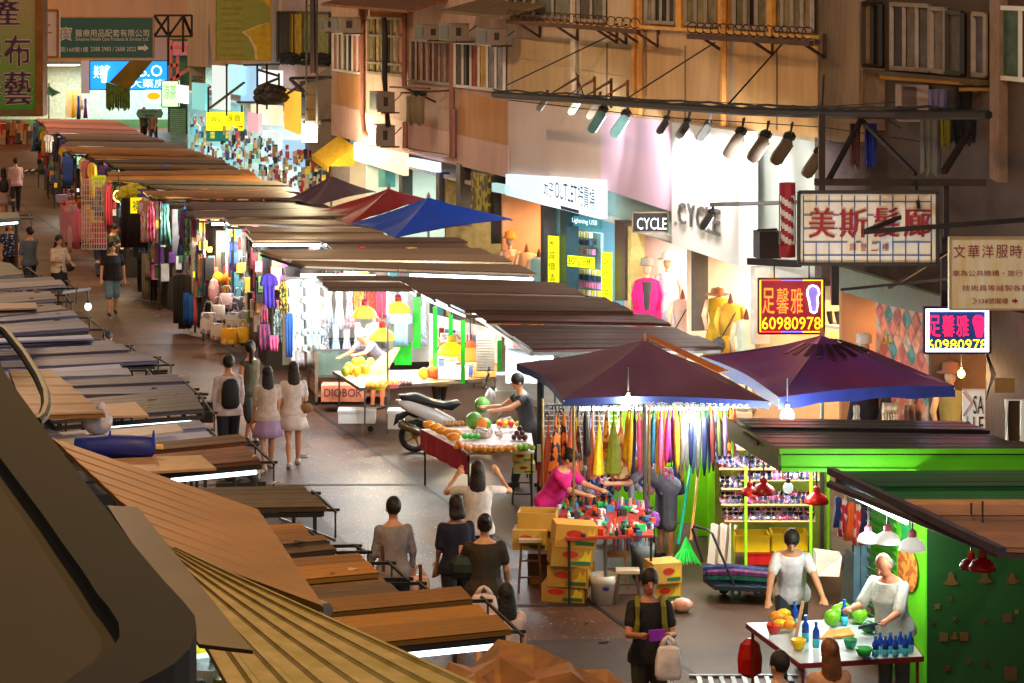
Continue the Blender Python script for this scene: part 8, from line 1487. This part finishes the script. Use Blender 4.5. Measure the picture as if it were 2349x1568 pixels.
for r in range(4):
    for k in range(8): m.box(D(1000+k*13, 760+r*24+k*3, 43.4+k*.02), (.085, .12, .15), 0, (r*3+k*2) % 5)
m.build('boxes', [M(c, .5) for c in ((226, 226, 230), (30, 60, 160), (200, 36, 40), (236, 200, 200), (90, 130, 190))], t); MB().prism([D(985, 868, 43.9), D(1150, 890, 43.9), D(1150, 760, 43.9), D(985, 720, 43.9)], (0, .05, 0)).build('back_panel', M((216, 216, 214), .6), t)
t = frame_sign('shop_sign', 'white board with red capitals behind the pendant lamps', 'sign', (1010, 765, 1078, 786), 43.1, M((220, 222, 230), .5), None, .04); put(t, 'SNVIJ', (1014, 768, 1074, 783), 43.1, M((200, 30, 40)))
t = thing('side_counter', 'white cluttered counter behind the scooter handlebars', 'counter', D(1195, 890, 39.5)); MB().prism([D(1160, 880, 39.5), D(1235, 880, 39.5), D(1235, 800, 39.8), D(1160, 800, 39.8)], (0, .5, 0)).build('counter_body', M((206, 210, 212), .6, var=.15, sc=4, kind='print', c2=(150, 160, 170)), t); m = MB(); [m.box(D(1165+R.random()*65, 795-R.random()*18, 39.6), (.12, .1, .1), R.random(), k % 3) for k in range(14)]; m.build('goods', [M((220, 224, 226)), M((200, 60, 50)), M((60, 90, 150))], t)
light(t, D(1195, 770, 38.9), 40, (.9, .97, 1), r=.2)
cloth('dark banner striped white, red and black hanging left of the umbrellas', (1232, 868, 1248, 1190), 34.6, M((30, 40, 48), .8, var=.1), 'hanging_banner', 'hanging banners'); m = MB(); [m.prism([D(1232, a, 34.5), D(1248, a, 34.5), D(1248, b, 34.5), D(1232, b, 34.5)], (0, .02, 0), i) for i, (a, b) in enumerate(((1060, 1020), (1105, 1062)))]; solo(m, 'banner_stripes', [M((190, 200, 200), .8), M((140, 20, 40), .8)], 'white and red stripes on the dark banner left of the umbrellas', 'stripes')
for k, (x, w, h, c) in enumerate(((1922, 16, 70, (40, 60, 120)), (1936, 20, 84, (190, 30, 60)), (1952, 24, 88, (236, 100, 40)), (1968, 20, 92, (230, 70, 60)), (1982, 16, 70, (60, 40, 80)))): hang('dress', x, 1140+k*6, w*1.6, h, 28.8-.05*k, cm(c, (230, 210, 200) if k % 2 else None, 5), 'bright scarf hung under the dark green roof, %s from the left' % ORD[k], 'scarves under the dark green roof', name='scarf')
t = thing('tube_lights', 'row of cold tube lamps behind the slanting rail of the dark green roof', 'lamp', D(2000, 1150, 27)); MB().tube([G(1935, 1128, 2.3), G(2080, 1200, 2.3)], .02, 6).build('lamp_tube', TUBE, t); light(t, D(1985, 1220, 26.6), 40, (.85, 1, .95), r=.2)
t = thing('tube_lights', 'unseen tube lamps added under the black roof to light the sunglasses', 'lamp', D(1780, 1010, 31)); MB().tube([D(1690, 985, 31.5), D(1880, 985, 31.3)], .02, 6).build('lamp_tube', TUBE, t); light(t, D(1730, 1010, 30.8), 60, (.95, 1, .95), r=.25); light(t, D(1850, 1010, 30.8), 60, (.95, 1, .95), r=.25)  # added tubes, put in to brighten the stall from inside
# --- odds and ends over the left roofs
for i, (x0, y0, x1, y1, z, lab) in enumerate(((877, 1252, 880, 1312, 27, 'upright rusty iron bar before the person in grey'), (964, 1296, 965, 1356, 25.5, 'upright iron bar right of the person in grey'), (640, 1190, 770, 1240, 30, 'slanting steel rail sticking out of the left roofs, upper one'), (655, 1210, 772, 1258, 29.6, 'slanting steel rail sticking out of the left roofs, lower one'), (462, 905, 478, 905, 38, 'short bar holding the hanging black speaker'), (345, 853, 385, 851, 40, 'bar jutting from the whitish roof'), (430, 895, 458, 893, 38.5, 'bar jutting from the grey roof'))):
    m = MB(); m.tube([D(x0, y0, z), D(x1, y1, z)], .025, 4); solo(m, 'iron_bar', RUST if i < 2 else STEEL if i < 4 else BLACK, lab, 'bar')
m = MB(); m.box(D(474, 945, 38), (.2, .16, .3)); solo(m, 'speaker', BLACK, 'black speaker hanging at the end of a left stall roof', 'speaker'); m = MB(); m.box(D(368, 862, 40), (.24, .16, .1)); solo(m, 'speaker', BLACK, 'small black box under the bar of the whitish roof', 'speaker')
t = thing('clutter_tray', 'tray of trinkets glinting under the edge of the rusty brown roof', 'tray', D(560, 1090, 34.4)); m = goods(MB(), 40, [D(500, 1105, 34.4), D(600, 1100, 34.4), D(600, 1085, 35), D(500, 1090, 35)], .08, 3); m.build('trinkets', [M((190, 180, 160), .3), M((110, 100, 90), .4), M((60, 50, 50), .4)], t); MB().prism([D(495, 1110, 34.3), D(610, 1105, 34.3), D(606, 1092, 35), D(498, 1096, 35)], (0, 0, -.06)).build('tray', DARK, t)
# --- goods filling the long stall row
GK = [(200, 60, 80), (60, 90, 170), (230, 226, 220), (40, 40, 50), (236, 190, 60), (110, 60, 130), (200, 150, 110), (90, 150, 160), (230, 130, 160), (70, 110, 70)]
for i, (t, P) in enumerate(RS_[:15]):
    nl, nr, fr, fl = P; far = i < 9; n = 60 if far else 110
    m = MB(); ms = [M(GK[(i+k*3) % 10], .7, var=.2) for k in range(6)]
    for k in range(n):                                            # shelves along the street side and under the near edge
        f = R.random(); z = .75+1.6*R.random(); p = fl.lerp(nl, f) if R.random() < .5 else nl.lerp(nr, f*.85); s = .07+R.random()*.12
        m.box(V(p.x+.12, p.y+.16, z), (s, s*.7, s*(1+R.random()*1.6)), RS, k % 6)
    o = tag(m.build('shelf_goods', ms, t), kind='stuff')
    q = [fl.lerp(fr, .12), nl.lerp(nr, .12), nl.lerp(nr, .9), fl.lerp(fr, .9)]; q = [V(p.x, p.y+.25, .7) for p in q]
    MB().prism(q, (0, 0, 1.55)).build('goods_back', M((104, 96, 92), .8, var=.4, sc=5), t)
    ng = (8 if far else 10) if i < 11 else 0
    for k in range(ng):
        p = fl.lerp(nl, (k+.5)/ng)+V(-.02, -.05, -.1) if k % 2 or i > 13 else nl.lerp(nr, (k+1)/(ng+2))+V(0, -.06, -.12)
        kd = ('tshirt', 'dress', 'tank', 'strip')[(i+k) % 4]; o = link(NAME[kd], GAR[kd], None, p); o.scale = (.26+.16*R.random(), 1, .55+.5*R.random()); o.rotation_euler = (0, 0, R.uniform(-.6, .2)); c = GK[(i*3+k*7) % 10]
        paint(o, cm(c, GK[(i+k) % 10] if k % 3 == 0 else None, 10)); tag(o, '%s hung at the edge of the %s' % (NAME[kd].replace('_', ' '), t['label'].split(' stall roof')[0].split(',')[0]+' stall roof'), 'clothes', 'garments hung along the long stall row')
    if not far or i % 2: light(t, nl.lerp(nr, .25)+V(-.3, -.2, -.5), 45 if far else 38, (1, .9, .7) if i % 3 else (.9, .98, 1), r=.15)
t = thing('tube_lights', 'unseen white tube lamp added behind the hanging umbrellas to brighten the lime wall', 'lamp', D(1540, 930, 34.1)); MB().tube([D(1330, 938, 34.1), D(1670, 938, 34.1)], .02, 6).build('lamp_tube', TUBE, t)  # added out of sight to lift the lime back wall
for x in (1420, 1540, 1640): light(t, D(x, 985, 33.75), 15, (1, .98, .9), r=.15)
